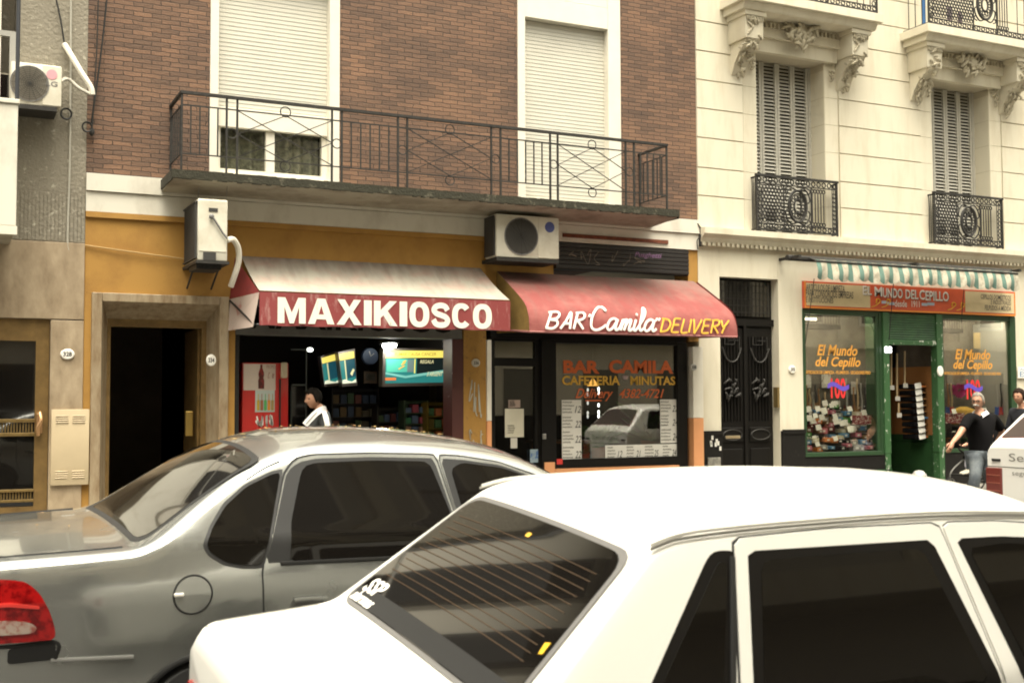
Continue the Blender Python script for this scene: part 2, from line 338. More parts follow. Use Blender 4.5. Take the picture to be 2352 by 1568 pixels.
m = MB(); m.box(-.3, a.x, -.9, -.82, b.z+.05, a.z, .008); m.box(-.3, a.x-.01, -.82, 0, b.z, b.z+.14); m.box(a.x-.09, a.x-.002, -.82, 0, b.z+.141, a.z-.01); m.box(-.3, a.x+.012, -.92, -.80, a.z+.003, a.z+.05, .006)
m.box(-.3, a.x+.01, -.905, -.86, b.z-.04, b.z+.048)
m.build('balcony', M_frieze, B)
MB().box(-.3, a.x-.02, -.84, 0, b.z-.035, b.z-.004).build('balcony_soffit', M_soffit, B)
m = MB(); q = at(43, 0, -.86); m.tube([(q.x, -.86, a.z+.04), (q.x, -.86, 8)], .022, 8); m.build('balcony_post', mat('blue_black_iron', (.03, .033, .04), .5), B)
p = [at(*q, -.02) for q in ((163, 0), (162, 180), (160, 380), (155, 540), (158, 575))]
MB().tube(smooth_line(p), .012).build('cable', mat('grey_cable', (.42, .4, .34), .6), B)
one(MB().tube([at(*q, -.05) for q in ((128, -5), (134, 20), (142, 60), (150, 115))], .010, 5), 'cable', M_iron, 'thin black cable hanging down the grey rendered wall', 'cable')
# bent white duct and hose
t = thing('condenser_pipe', 'bent white insulated pipe standing off the grey wall beside its corner', 'pipe', at(180, 220, -.1))
MB().tube(smooth_line([at(148, 102, -.05), at(165, 130, -.12), at(190, 172, -.18), at(208, 200, -.2), at(212, 218, -.2)]), .032, 8).build('duct', M_white, t, True)
MB().tube(smooth_line([at(140, 188, -.3), at(150, 182, -.25), at(162, 186, -.2), at(180, 202, -.2), at(206, 216, -.2)]), .02, 8).build('hose', mat('pale_hose', (.5, .47, .4), .6), t, True)
def coil(px, py, r, Y, nm):
    c = at(px, py, Y); m = MB()
    for k in range(2): m.tube([(c.x+r*math.cos(a*.4+k), Y-.012*k, c.z+r*1.1*math.sin(a*.4+k)) for a in range(17)], .010, 5)
    return one(m, 'cable_coil', M_iron, nm, 'cable')
coil(152, 262, .055, -.06, 'black loop of spare cable under the white bent pipe')
coil(200, 292, .05, -.06, 'smaller dark loop of cable at the edge of the brick')
one(MB().tube(smooth_line([at(*q, -.05) for q in ((246, -5), (236, 90), (222, 200), (212, 270), (211, 305))]), .010, 5), 'cable', M_iron, 'black cable slanting down the left end of the brick wall', 'cable')
one(MB().tube(smooth_line([at(*q, -.04) for q in ((226, -5), (222, 120), (214, 260), (211, 310))]), .008, 5).ell(at(211, 303, -.05), (.03, .03, .05), 8, 6), 'cable', M_iron2, 'thinner cable ending in a grey connector beside the brick edge', 'cable')

def ac_unit(name, label, x0, x1, z0, z1, y0, y1, fan, fr, side_panel, logo=None, led=None):
    t = thing(name, label, 'air conditioner', ((x0+x1)/2, (y0+y1)/2, z0))
    MB().box(x0, x1, y0, y1, z0, z1, .015).build('casing', M_ac, t, True)
    c = (fan, y0-.004, (z0+z1)/2)
    MB().lathe([(fr*1.04, 0), (fr*1.04, -.008), (fr*.98, -.008), (fr*.97, .0)], c, 'y', 36).build('fan_ring', M_greyrub, t, True)
    MB().lathe([(.001, -.004), (fr*.97, -.004), (fr*.97, .0)], c, 'y', 36).build('fan_opening', mat('fan_shadow', (.055, .05, .042), .6), t)
    g = MB()
    for k in range(1, 9):
        rr = fr*k/9; g.tube([(c[0]+rr*math.cos(a*math.pi/16), y0-.014, c[2]+rr*math.sin(a*math.pi/16)) for a in range(32)], .0022, 4, True)
    for k in range(8):
        a = k*math.pi/8; g.bar((c[0]-fr*math.cos(a), y0-.016, c[2]-fr*math.sin(a)), (c[0]+fr*math.cos(a), y0-.016, c[2]+fr*math.sin(a)), .003)
    g.build('fan_guard', M_acg, t)
    if side_panel: MB().box(side_panel, x1+.002, y0-.006, y0+.1, z0+.012, z1-.012, .004).build('side_panel', M_ac, t)
    return t
a = at(33, 132, -.4); b = at(140, 248, -.4)
t = ac_unit('air_conditioner', 'ivory air conditioner with a pink round badge on the grey wall', a.x-.03, b.x, b.z, a.z-.04, -.4, -.05, at(68, 185, -.4).x, .19, at(98, 190, -.4).x)
t.children[2].data.materials.clear(); t.children[2].data.materials.append(mat('fan_pale', (.17, .15, .115), .6))
c = at(119, 172, -.4)
MB().lathe([(.001, -.003), (.055, -.003), (.055, .003)], (c.x, -.408, c.z), 'y', 24).build('badge', mat('pink_badge', (.75, .32, .36), .5), t)
m = MB(); text(m, 'LG', lambda u, v: (u, -.409, v), (c.x-.06, c.x+.06, c.z-.13, c.z-.075), .01); m.build('lettering', M_greyrub, t)
MB().box(a.x-.1, b.x-.04, -.42, -.02, b.z-.05, b.z-.004).build('bracket', M_iron2, t)

# ---------------------------------------------------------------- brick building
B = thing('brick_building', 'brown brick apartment building with white framed windows over two shops', 'building', (5.6, 0, .19))
m = MB()
for x0, x1 in ((1.472, 2.85), (4.45, 6.94), (8.55, 9.832)): m.box(x0, x1, 0, .5, 4.155, 15.5)
m.box(1.472, 9.832, .5, 7, 3.72, 15.5); m.build('brick_wall', M_brick, B)
m = MB(); m.box(1.472, 9.832, -.03, .5, 3.72, 3.945); m.box(1.472, 9.832, -.055, .5, 3.955, 4.152); m.box(1.472, 9.832, -.01, .5, 3.945, 3.955); m.build('white_band', M_frieze, B)
m = MB(); m.box(1.472, 6.46, 0, .35, 2.80, 3.718); m.box(1.472, 1.55, 0, .35, .19, 2.798); m.box(3.09, 3.175, 0, .35, .19, 2.798); m.box(3.175, 6.14, .1, .35, 2.6, 2.798)
m.box(1.472, 6.5, -.035, -.002, 3.655, 3.7185); m.build('ochre_wall', M_ochre, B)
m = MB(); m.box(6.14, 6.462, -.004, .35, .19, 2.798); m.build('ochre_pier', M_ochre_dirty, B)
MB().box(9.665, 9.832, 0, .35, 2.4, 3.718).build('ochre_wall', M_ochre, B); MB().box(6.463, 7.5, .05, .35, 2.6, 3.718).build('ochre_wall', M_ochre, B)
# window bays
def white_bay(x0, x1, l, r, zs0, panes):
    bm_ = MB(); bm_.box(x0, x0+l, -.02, .3, 4.16, 15.4, .006); bm_.box(x1-r, x1, -.02, .3, 4.16, 15.4, .006)
    bm_.box(x0+l, x1-r, -.012, .3, 4.16, 4.27 if panes else 4.24)
    for s in range(4):
        z = 6.75+3.1*s; bm_.box(x0+l, x1-r, -.012, .3, z, z+.30, .004); bm_.box(x0+l, x1-r, 0, .3, z+.31, z+.62, .004)
    bay = bm_.build('window_bay', M_white, B)
    for s in range(4):
        zt = 6.75+3.1*s; zb = zs0 if s == 0 else zt-2.5; m = MB(); k = 0; z = zb
        while z < zt-.005:
            z2 = min(z+.052, zt); y0 = .10
            m.add([(x0+l, y0, z), (x1-r, y0, z), (x1-r, y0+.004, z2-.003), (x0+l, y0+.004, z2-.003), (x0+l, y0+.008, z2), (x1-r, y0+.008, z2)], [(0, 1, 2, 3), (3, 2, 5, 4)]); z = z2
        m.add([(x0+l, .16, zb), (x1-r, .16, zb), (x1-r, .16, zt), (x0+l, .16, zt)], [(0, 1, 2, 3)])
        sh = m.build('roller_shutter', M_shutter, bay)
    return bay
bay = white_bay(2.85, 4.45, .10, .13, 4.86, True)
m = MB(); m.box(2.952, 4.318, .06, .13, 4.86, 5.10, .006); m.box(2.95, 3.0, .10, .2, 4.272, 4.86); m.box(4.26, 4.32, .10, .2, 4.272, 4.86); m.box(3.555, 3.66, .097, .2, 4.36, 4.858); m.box(3.0, 4.26, .10, .2, 4.272, 4.36)
w = m.build('window', M_white, B)
MB().box(3.0, 3.555, .15, .16, 4.36, 4.86).build('pane', M_glass_dk, w); MB().box(3.66, 4.26, .15, .16, 4.36, 4.86).build('pane', M_glass_dk, w)
m = MB()
for x0, x1 in ((3.0, 3.555), (3.66, 4.26)):
    m.grid(lambda u, v: (u, .27+.03*math.sin(u*42), v), [x0+(x1-x0)*i/40 for i in range(41)], [4.3, 4.9])
m.build('curtain', mat('checked_curtain', (.46, .44, .36), .9, col2=(.20, .20, .17), scale=9, c2=(.42, .58), stretch=(1.6, .01, 1.6)), w)
MB().box(2.9, 4.4, .36, .4, 4.2, 5.0).build('room_backing', M_dark, w)
white_bay(6.94, 8.55, .11, .20, 4.24, False)

# balcony with railing
m = MB(); m.prism([(-.75, 4.125), (-.75, 4.055), (-.70, 4.035), (0, 3.985), (0, 4.125)], 'x', 2.30, 9.0); bal = m.build('balcony', M_soffit, B)
m = MB()
N = 120; rnd = random.Random(3)
for i in range(N):
    xa = 2.29+6.72*i/N; xb = 2.29+6.72*(i+1)/N; m.box(xa, xb, -.762-.006*rnd.random(), -.70, 4.05-.012*rnd.random(), 4.136+.006*rnd.random())
m.box(2.285, 2.30, -.75, -.05, 4.02, 4.13); m.box(9.0, 9.012, -.75, -.05, 4.02, 4.13); m.box(2.3, 9.0, -.70, -.058, 4.126, 4.134)
m.build('balcony_edge', M_moss, bal)
m = MB(); Y = -.70; ZT, ZB = 5.03, 4.26
m.box(2.385, 8.865, Y-.022, Y+.022, ZT-.025, ZT+.008)
for X in (2.4, 8.85): m.box(X-.02, X+.02, Y+.022, -.0, ZT-.022, ZT+.006); m.box(X-.006, X+.006, Y, 0, 4.325, 4.337); m.box(X-.006, X+.006, Y, 0, 4.875, 4.887)
m.box(2.4, 8.85, Y-.007, Y+.007, 4.325, 4.339); m.box(2.4, 8.85, Y-.007, Y+.007, 4.875, 4.889)
pairs = [(2.9, 3.02), (4.14, 4.26), (4.97, 5.09), (6.22, 6.35), (7.06, 7.17), (8.2, 8.33)]
for p in [2.4]+[q for a in pairs for q in a]+[8.85]: m.box(p-.011, p+.011, Y-.011, Y+.011, 4.13, ZT-.025)
for a, b in ((2.4, 2.9), (4.26, 4.97), (6.35, 7.06), (8.33, 8.85)):
    k = 5 if b-a > .6 else 4
    for i in range(1, k+1): X = a+(b-a)*i/(k+1); m.box(X-.007, X+.007, Y-.007, Y+.007, 4.339, 4.875)
for X in (2.4, 8.85):
    for i in range(1, 6): y = Y*i/6; m.box(X-.007, X+.007, y-.007, y+.007, 4.337, 4.875)
    m.box(X-.01, X+.01, -.03, -.01, 4.13, ZT-.022)
def ring(c, r): m.tube([(c[0]+r*math.cos(k*math.pi/8), Y, c[1]+r*math.sin(k*math.pi/8)) for k in range(16)], .007, 5, True)
for a, b in ((3.02, 4.14), (5.09, 6.22), (7.17, 8.2)):
    c = (a+b)/2; zm = (4.339+4.875)/2; h = .268; w_ = (b-a)/2
    ring((c, 4.92), .06); ring((c, 4.285), .06); ring((a-.06, zm), .055); ring((b+.06, zm), .055)
    for s in (1, -1):
        P = lambda u, v: (c+s*u*w_, Y+.010*s, zm+v*h)
        m.bar(P(-1, 0), P(0, 1), .010); m.bar(P(-1, -1), P(1, 1), .010); m.bar(P(0, -1), P(1, 0), .010)
m.build('railing', M_iron2, bal)

# street door
m = MB()
m.box(1.55, 1.66, -.05, .05, .19, 2.80, .008); m.box(2.98, 3.09, -.05, .05, .19, 2.80, .008); m.box(1.662, 2.978, -.05, .05, 2.70, 2.80, .008)
def jamb(xa, xb): m.add([(xa, -.04, .19), (xb, .30, .19), (xb, .30, 2.53), (xa, -.04, 2.70), (xa, .35, .19), (xa, .35, 2.7)], [(0, 1, 2, 3), (1, 2, 5, 4)])
jamb(1.66, 1.76); jamb(2.98, 2.90); m.add([(1.66, -.04, 2.70), (2.98, -.04, 2.70), (2.90, .30, 2.53), (1.76, .30, 2.53)], [(0, 1, 2, 3)])
fr = m.build('door_surround', M_jamb, B)
m = MB(); m.box(1.752, 1.80, .3, .42, .19, 2.53); m.box(2.84, 2.90, .3, .42, .19, 2.53); m.box(1.80, 2.84, .3, .42, 2.44, 2.53); m.box(2.82, 2.87, .42, 1.25, .19, 2.44); m.build('door_frame', M_bronze, fr)
m = MB(); m.box(2.70, 2.79, .5, .53, 1.15, 1.45, .01); m.build('door_handle', mat('brass', (.5, .34, .1), .3, metal=.8), fr)
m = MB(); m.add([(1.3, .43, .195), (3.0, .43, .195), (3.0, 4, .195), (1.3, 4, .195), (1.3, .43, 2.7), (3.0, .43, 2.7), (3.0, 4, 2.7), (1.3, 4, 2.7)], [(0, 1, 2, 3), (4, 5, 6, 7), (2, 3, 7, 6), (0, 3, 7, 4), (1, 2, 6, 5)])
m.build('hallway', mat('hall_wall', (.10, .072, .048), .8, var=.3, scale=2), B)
# kiosk shell
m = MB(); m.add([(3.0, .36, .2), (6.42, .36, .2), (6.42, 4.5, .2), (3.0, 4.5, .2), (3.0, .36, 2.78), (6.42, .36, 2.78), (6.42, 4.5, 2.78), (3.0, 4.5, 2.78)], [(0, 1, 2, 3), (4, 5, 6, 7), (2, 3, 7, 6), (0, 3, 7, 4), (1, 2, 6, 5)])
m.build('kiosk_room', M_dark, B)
hb = MB().box(3.178, 6.12, -.01, .30, 2.365, 2.79, .006).build('shutter_housing', mat('grey_housing', (.125, .12, .105), .7, var=.2, scale=5), B)
m = MB(); text(m, 'MAXIKIOSCO', lambda u, v: (u, -.013, v), (3.35, 6.02, 2.435, 2.76), .02); m.build('lettering', M_black, hb)
m = MB(); m.box(5.98, 6.138, .0, .3, .19, 2.36); m.build('door_post', mat('dark_red_paint', (.075, .022, .018), .5, col2=(.55, .5, .45), scale=5, c2=(.68, .70), stretch=(3, 1, 1)), B)
m = MB(); m.box(3.177, 3.23, .02, .3, .19, 2.36); m.build('door_post', mat('black_worn', (.014, .012, .01), .5, col2=(.3, .27, .22), scale=12, c2=(.66, .7)), B)
st = MB().box(6.465, 6.53, -.03, .3, 1.30, 2.36, .005).build('white_strip', M_white, B)
MB().box(6.465, 6.53, -.03, .3, .19, 1.297, .005).build('orange_strip', M_orange, B)
# bar front
m = MB(); m.box(6.532, 9.62, .0, .12, 2.385, 2.62); m.box(6.532, 6.60, .02, .1, .19, 2.38); m.box(7.20, 7.27, .02, .1, .19, 2.38); m.box(7.27, 7.45, -.03, .12, .19, 2.382); m.box(6.60, 7.2, .02, .1, 2.02, 2.13); m.box(6.60, 7.2, .02, .1, .19, .42); m.box(6.6, 7.2, .02, .1, 2.35, 2.384)
m.box(7.452, 7.50, -.01, .1, .65, 2.382); m.box(9.46, 9.62, -.01, .12, .19, 2.382); m.box(7.50, 9.46, -.01, .1, .655, .77); m.box(7.5, 9.46, -.01, .1, 2.34, 2.384)
barf = m.build('bar_shopfront', M_black, B)
MB().box(6.60, 7.20, .055, .063, .42, 2.02).build('door_pane', M_glass, barf); MB().box(6.60, 7.20, .055, .063, 2.13, 2.35).build('transom_pane', M_glass, barf)
pane = MB().box(7.50, 9.46, .04, .05, .77, 2.34).build('window_pane', M_glass, barf)
MB().box(7.27, 7.32, -.06, -.03, 1.05, 1.12, .006).build('door_lock', M_steel, barf)
m = MB(); m.box(7.46, 9.455, -.04, .1, .19, .648, .006); m.box(7.30, 7.452, -.05, -.031, .19, .74); m.build('orange_sill', M_orange, B)
pl = MB().box(9.66, 9.835, -.10, .3, 1.31, 2.32, .006).build('white_pillar', M_white, B); MB().box(9.66, 9.835, -.10, .3, .19, 1.307, .006).build('orange_pillar', M_orange, B)
m = MB(); m.add([(6.5, .36, .2), (9.8, .36, .2), (9.8, 5, .2), (6.5, 5, .2), (6.5, .36, 2.9), (9.8, .36, 2.9), (9.8, 5, 2.9), (6.5, 5, 2.9)], [(0, 1, 2, 3), (4, 5, 6, 7), (2, 3, 7, 6), (0, 3, 7, 4), (1, 2, 6, 5)])
m.build('bar_room', M_brown, B)
T = lambda u, v: (u, .036, v)
def wbox(x0, x1, y0, y1, Y=.036): a = at(x0, y1, Y); b = at(x1, y0, Y); return (a.x, b.x, a.z, b.z)
for s_, bx_, bo, sh_, mm in (('BAR', (1294, 1377, 828, 857), .045, 0, M_ltr_o), ('CAMILA', (1399, 1546, 828, 857), .045, 0, M_ltr_o), ('CAFETERIA', (1291, 1424, 863, 884), .03, 0, M_ltr_y), ('MINUTAS', (1448, 1551, 864, 884), .03, 0, M_ltr_y), ('Delivery', (1322, 1408, 892, 921), .012, .45, M_ltr_o), ('4382-4721', (1423, 1525, 893, 914), .012, .35, M_ltr_o)):
    m = MB(); text(m, s_, T, wbox(*bx_), bo, sh_)
    if s_ == 'Delivery': b = wbox(1345, 1382, 918, 921); m.box(b[0], b[1], .035, .037, b[2], b[3])
    m.build('window_lettering', mm, pane)
m = MB(); c = at(1436, 868, .036); m.lathe([(.001, 0), (.03, .0), (.045, .05), (.02, .06), (.001, .06)], (c.x, .036, c.z-.02), 'z', 10); m.build('cup_drawing', mat('dull_pink', (.4, .3, .3), .7), pane)
# folded grille over the bar
m = MB(); m.box(7.5, 9.664, -.005, .1, 3.345, 3.715)
for i in range(6): m.box(7.5, 9.664, -.025, -.006, 3.36+.058*i, 3.36+.058*i+.048, .004)
gr = m.build('rolled_grille', mat('blackened_metal', (.02, .017, .016), .45, col2=(.09, .07, .08), scale=6, c2=(.6, .8)), B)
m = MB(); rnd = random.Random(11)
def scribble(m, x0, x1, z0, z1, Y, n, r=.006):
    for k in range(n):
        a = x0+(x1-x0)*(k+.2)/n; w = (x1-x0)/n
        m.tube(smooth_line([(a+w*rnd.random()*.8, Y, z0+(z1-z0)*rnd.random()) for _ in range(5)]), r, 4, sq=(1, .3))
scribble(m, 7.62, 8.9, 3.42, 3.64, -.03, 6); m.build('graffiti', mat('faded_graffiti', (.22, .19, .15), .8), gr)
m = MB(); text(m, 'Pusghetti', lambda u, v: (u, -.028, v), (8.75, 9.2, 3.55, 3.64), .01, .3); m.build('graffiti', mat('violet_graffiti', (.28, .16, .30), .8), gr)
m = MB(); m.box(7.6, 9.3, -.05, -.031, 3.78, 3.83); m.build('rust_strip', mat('rust', (.16, .05, .025), .9, var=.4, scale=15), B)
m = MB(); rnd = random.Random(5); scribble(m, 6.2, 6.40, 1.3, 1.85, -.012, 3, .009); scribble(m, 6.2, 6.42, .75, 1.2, -.012, 4, .008); m.build('graffiti', mat('pale_graffiti', (.42, .40, .33), .8), B)
m = MB(); m.box(9.835, 9.9, -.07, -.0, 3.78, 4.05, .01); m.tube(smooth_line([(9.80, -.06, 3.72), (9.78, -.07, 3.85), (9.84, -.08, 3.92), (9.86, -.07, 4.0), (9.8, -.06, 4.1)]), .009, 5); m.build('junction_box', M_iron2, B)
# ---------------------------------------------------------------- cream building
B = thing('stone_building', 'cream stucco building with carved balconies over a green brush shop', 'building', (14, 0, .19))
XE = 21.5
m = MB(); OPN = [(10.92, 12.22), (14.45, 15.75), (17.98, 19.28)]
cols = [(9.836, 10.92)]+[(OPN[i][1], OPN[i+1][0]) for i in range(2)]+[(19.28, XE)]
for a, b in cols: m.box(a, b, 0.0, .6, 4.04, 6.75)
m.box(9.836, XE, 0, .6, 6.752, 17); m.box(9.836, XE, .6, 7, 3.84, 17)
wall = m.build('upper_wall', mat('stucco_joint', (.53, .475, .355), .9), B)
m = MB(); H0 = [4.045, 4.52, 4.93, 5.37, 5.80, 6.22, 6.65, 7.09]+[7.52+.43*i for i in range(23)]
segs = [(9.838, 10.66), (12.50, 14.19), (16.03, 17.72), (19.54, XE)]
for i in range(len(H0)-1):
    for a, b in segs:
        m.box(a, b, -.022, 0.0, H0[i]+.008, H0[i+1]-.008, .004)
    for a, b in OPN:
        for x0, x1 in ((a-.25, a-.002), (b+.002, b+.26)):
            m.box(x0, x1, -.010, 0, H0[i]+.003, H0[i+1]-.003)
        if H0[i] > 7.4: m.box(a, b, -.012, 0, H0[i]+.003, H0[i+1]-.003)
m.build('stucco_courses', M_stucco, wall)
for a, b in OPN:
    m = MB(); m2 = MB()
    for i in range(6): m.box(b-.002, b+.0, .0, .52, H0[i]+.006, min(H0[i+1], 6.75)-.004); m2.box(a, a+.002, 0, .52, H0[i]+.006, min(H0[i+1], 6.75)-.004)
    m.build('reveal', M_stucco, wall); m2.build('reveal', M_stucco, wall)
m = MB(); m.prism([(-.17, 4.04), (-.17, 3.955), (-.14, 3.93), (-.10, 3.90), (-.07, 3.84), (.3, 3.84), (.3, 4.04)], 'x', 9.842, XE)
co = m.build('cornice', M_stucco, B)
m = MB(); x = 9.86
while x < XE: m.box(x, x+.045, -.098, -.065, 3.79, 3.838); x += .085
m.box(9.85, XE, -.06, .0, 3.78, 3.838); m.build('dentils', M_stucco2, co)
m = MB()
m.box(9.838, 10.21, 0, .6, .19, 3.838); m.box(11.28, 11.73, 0, .6, .19, 3.838); m.box(10.212, 11.278, 0, .6, 3.36, 3.838); m.box(11.73, 16.25, .0, .6, 3.36, 3.838); m.box(16.25, 17.3, 0, .6, .19, 3.838); m.box(17.3, XE, 0, .6, .19, 3.838)
for z in (1.13, 1.62, 2.1, 2.58, 3.05):
    pass
m.build('ground_wall', M_stucco, B)
for x0, x1 in ((9.84, 10.205), (11.285, 11.722), (16.262, 17.2)): MB().box(x0, x1, -.04, -.001, .19, 1.10, .004).box(x0, x1, -.055, -.041, 1.06, 1.12).build('plinth', M_plinth, B)
MB().box(14.56, 16.25, -.015, .3, .19, .70).build('stall_riser', M_plinth, B); pls = MB().box(11.72, 13.36, -.015, .3, .19, .70).build('stall_riser', M_plinth, B)
m = MB(); a = 12.35
for i in range(9):
    x = a+i*.12; m.bar((x, -.03, .28), (x+.12, -.03, .46), .009); m.bar((x, -.032, .46), (x+.12, -.032, .28), .009)
m.box(12.33, 13.45-.02, -.035, -.02, .455, .475); m.box(12.33, 13.43, -.035, -.02, .27, .285); m.build('vent_lattice', M_green, pls)

# shutters, guards, balconies
def guard(X0, X1, z0, z1, Y, med=True):
    m = MB(); c = (X0+X1)/2; zm = (z0+z1)/2; w = X1-X0
    for x in (X0, X1):
        m.box(x-.012, x+.012, Y-.012, Y+.012, z0, z1)
        m.box(x-.008, x+.008, Y+.012, 0, z1-.03, z1-.006); m.box(x-.008, x+.008, Y+.012, 0, z0+.02, z0+.04)
        for i in range(3): m.box(x-.005, x+.005, Y*.25*(i+1)-.005, Y*.25*(i+1)+.005, z0+.04, z1-.03)
    m.box(X0-.02, X1+.02, Y-.025, Y+.025, z1-.005, z1+.025); m.box(X0, X1, Y-.010, Y+.010, z0+.02, z0+.045); m.box(X0, X1, Y-.008, Y+.008, z1-.115, z1-.1); m.box(X0, X1, Y-.008, Y+.008, z0+.11, z0+.125)
    def rg(cx, cz, rx, rz, t=.008, n=14): m.tube([(cx+rx*math.cos(2*math.pi*k/n), Y, cz+rz*math.sin(2*math.pi*k/n)) for k in range(n)], t, 5, True)
    n = int(w/.1)
    for i in range(n):
        x = X0+.05+(w-.1)*i/(n-1); rg(x, z1-.055, .036, .036, .010, 8); rg(x, z0+.08, .036, .03, .010, 8)
    for zone in ((X0+.06, c-.26), (c+.26, X1-.06)):
        left = zone[0] < c
        if left or not med:
            r = 0
            z = z0+.17
            while z < z1-.14:
                x = zone[0]+.02+(.03 if r % 2 else 0)
                while x < zone[1]: rg(x, z, .03, .026, .0085, 7); x += .06
                z += .05; r += 1
        else:
            for i in range(5): x = zone[0]+.02+i*.055; m.box(x-.006, x+.006, Y-.006, Y+.006, z0+.2, z1-.2)
            for i in range(5): x = zone[0]+.02+i*.055; rg(x, z1-.16, .026, .03, .01, 8); rg(x, z0+.16, .026, .03, .01, 8)
        m.box(zone[1 if left else 0]-.008, zone[1 if left else 0]+.008, Y-.008, Y+.008, z0+.04, z1-.1)
        xx = zone[0 if left else 1]
        for k in range(8): rg(xx+(.0), z0+.16+k*(z1-z0-.3)/8, .035, .035, .009, 8)
    rg(c, zm, .17, .235, .022, 26); rg(c, zm, .135, .195, .008, 22); rg(c, zm, .07, .10, .016, 16)
    for k in range(10):
        a = 2*math.pi*k/10; rg(c+.10*math.cos(a), zm+.145*math.sin(a), .03, .03, .010, 7)
    for sx in (-1, 1):
        for sz in (-1, 1):
            m.tube(smooth_line([(c+sx*.03, Y, zm+sz*.245), (c+sx*.12, Y, zm+sz*.27), (c+sx*.20, Y, zm+sz*.20), (c+sx*.23, Y, zm+sz*.10), (c+sx*.20, Y, zm+sz*.06)]), .012, 5)
            m.tube(smooth_line([(c+sx*.18, Y, zm+sz*.28), (c+sx*.24, Y, zm+sz*.25), (c+sx*.22, Y, zm+sz*.2)]), .010, 5)
    return m
def carved(m, cx, cy, cz, w, d, h, n, seed, rr=.03):
    rnd = random.Random(seed)
    for _ in range(n):
        x = cx+(rnd.random()-.5)*w; z = cz+(rnd.random()-.5)*h; y = cy-d*rnd.random()
        a = rnd.random()*3.14; L = rr*(1+rnd.random()*1.6)
        p = [(x-math.cos(a)*L, y+.01, z-math.sin(a)*L), (x, y-rr*.6, z+rr*.3), (x+math.cos(a)*L, y, z+math.sin(a)*L)]
        m.tube(smooth_line(p, 3), [rr*.25]+[rr*.62]*5+[rr*.2], 6)
lit = M_stucco
for wi, (a, b) in enumerate(OPN):
    c = (a+b)/2
    w = MB(); w.box(a, a+.05, .30, .36, 4.06, 6.75); w.box(b-.05, b, .30, .36, 4.06, 6.75)
    nl = 4; lw = (b-a-.1)/nl
    for k in range(nl):
        x0 = a+.05+k*lw; w.box(x0+.004, x0+.045, .31, .35, 4.06, 6.74); w.box(x0+lw-.045, x0+lw-.004, .31, .35, 4.06, 6.74)
        z = 4.1
        while z < 6.72:
            w.add([(x0+.045, .312, z), (x0+lw-.045, .312, z), (x0+lw-.045, .345, z+.042), (x0+.045, .345, z+.042)], [(0, 1, 2, 3)]); z += .055
    sh = w.build('louvre_shutter', M_shutter2, B, fix=False)
    MB().box(a, b, .40, .42, 4.05, 6.75).build('shutter_backing', M_dark, sh)
    guard(c-.77, c+.75, 4.045, 4.87, -.14).build('window_guard', M_iron2, B)
    m = MB(); s0, s1 = c-1.31, c+1.31
    m.box(s0, s1, -.62, 0, 7.30, 7.43, .006); m.prism([(-.56, 7.298), (-.52, 7.22), (-.50, 7.20), (0, 7.20), (0, 7.298)], 'x', s0+.06, s1-.06)
    sl = m.build('balcony', M_stucco, B)
    br = MB()
    for cx in (c-1.0, c+1.0):
        br = MB(); br.box(cx-.16, cx+.16, -.44, 0, 6.80, 7.198, .01); br.box(cx-.19, cx+.19, -.475, 0, 7.13, 7.197)
        br.prism([(-.42, 6.798), (-.36, 6.73), (-.22, 6.64), (-.11, 6.50), (-.05, 6.37), (0, 6.33), (0, 6.798)], 'x', cx-.12, cx+.12)
        bk = br.build('bracket', M_stucco, sl, True)
        o = MB(); carved(o, cx, -.30, 6.74, .24, .10, .10, 16, 5+wi, .028); carved(o, cx, -.18, 6.63, .20, .10, .14, 18, 15+wi, .026); carved(o, cx, -.08, 6.49, .14, .07, .16, 14, 25+wi, .024); carved(o, cx, -.04, 6.36, .06, .04, .12, 6, 35+wi, .018)
        carved(o, cx, -.435, 6.95, .2, .03, .3, 9, 45+wi, .03)
        for k in range(9): o.box(cx-.15+.034*k, cx-.13+.034*k, -.47, -.44, 7.06, 7.12)
        o.build('carving', M_stucco2, bk, True)
    o = MB(); o.box(c-.84, c+.84, -.16, 0, 6.96, 7.198); o.box(c-.84, c+.84, -.10, 0, 6.752, 6.96)
    x = c-.83
    ln = o.build('lintel', M_stucco, sl)
    o = MB()
    while x < c+.83: o.box(x, x+.04, -.20, -.161, 7.10, 7.17); x += .075
    carved(o, c, -.20, 7.06, .56, .12, .22, 44, 55+wi, .040); carved(o, c, -.24, 6.94, .26, .1, .22, 22, 65+wi, .036); o.ell((c, -.27, 7.03), (.11, .06, .13), 12, 8)
    o.build('keystone_carving', M_stucco2, ln, True)
    for cx in (a-.1, b+.12): o = MB(); carved(o, cx, -.03, 6.62, .10, .04, .34, 12, 75+wi, .022); o.build('carved_drop', M_stucco2, ln, True)
    g = guard(s0+.08, s1-.08, 7.432, 8.40, -.56); g.build('balcony_railing', M_iron2, sl)
m = MB()
for x, z, w_, h_ in ((14.42, 7.62, .12, .22), (14.66, 7.60, .10, .18)): m.grid(lambda u, v: (x+u*w_, -.42+.03*math.sin(u*9), z+v*h_), [i/8 for i in range(9)], [0, .5, 1])
m.build('hanging_towel', mat('pink_cloth', (.50, .40, .46), .9), B)
m = MB(); m.tube([(13.93, -.40, 7.43), (13.93, -.40, 8.4)], .03, 8); m.build('drain_pipe', mat('blue_plastic', (.05, .17, .42), .5), B)
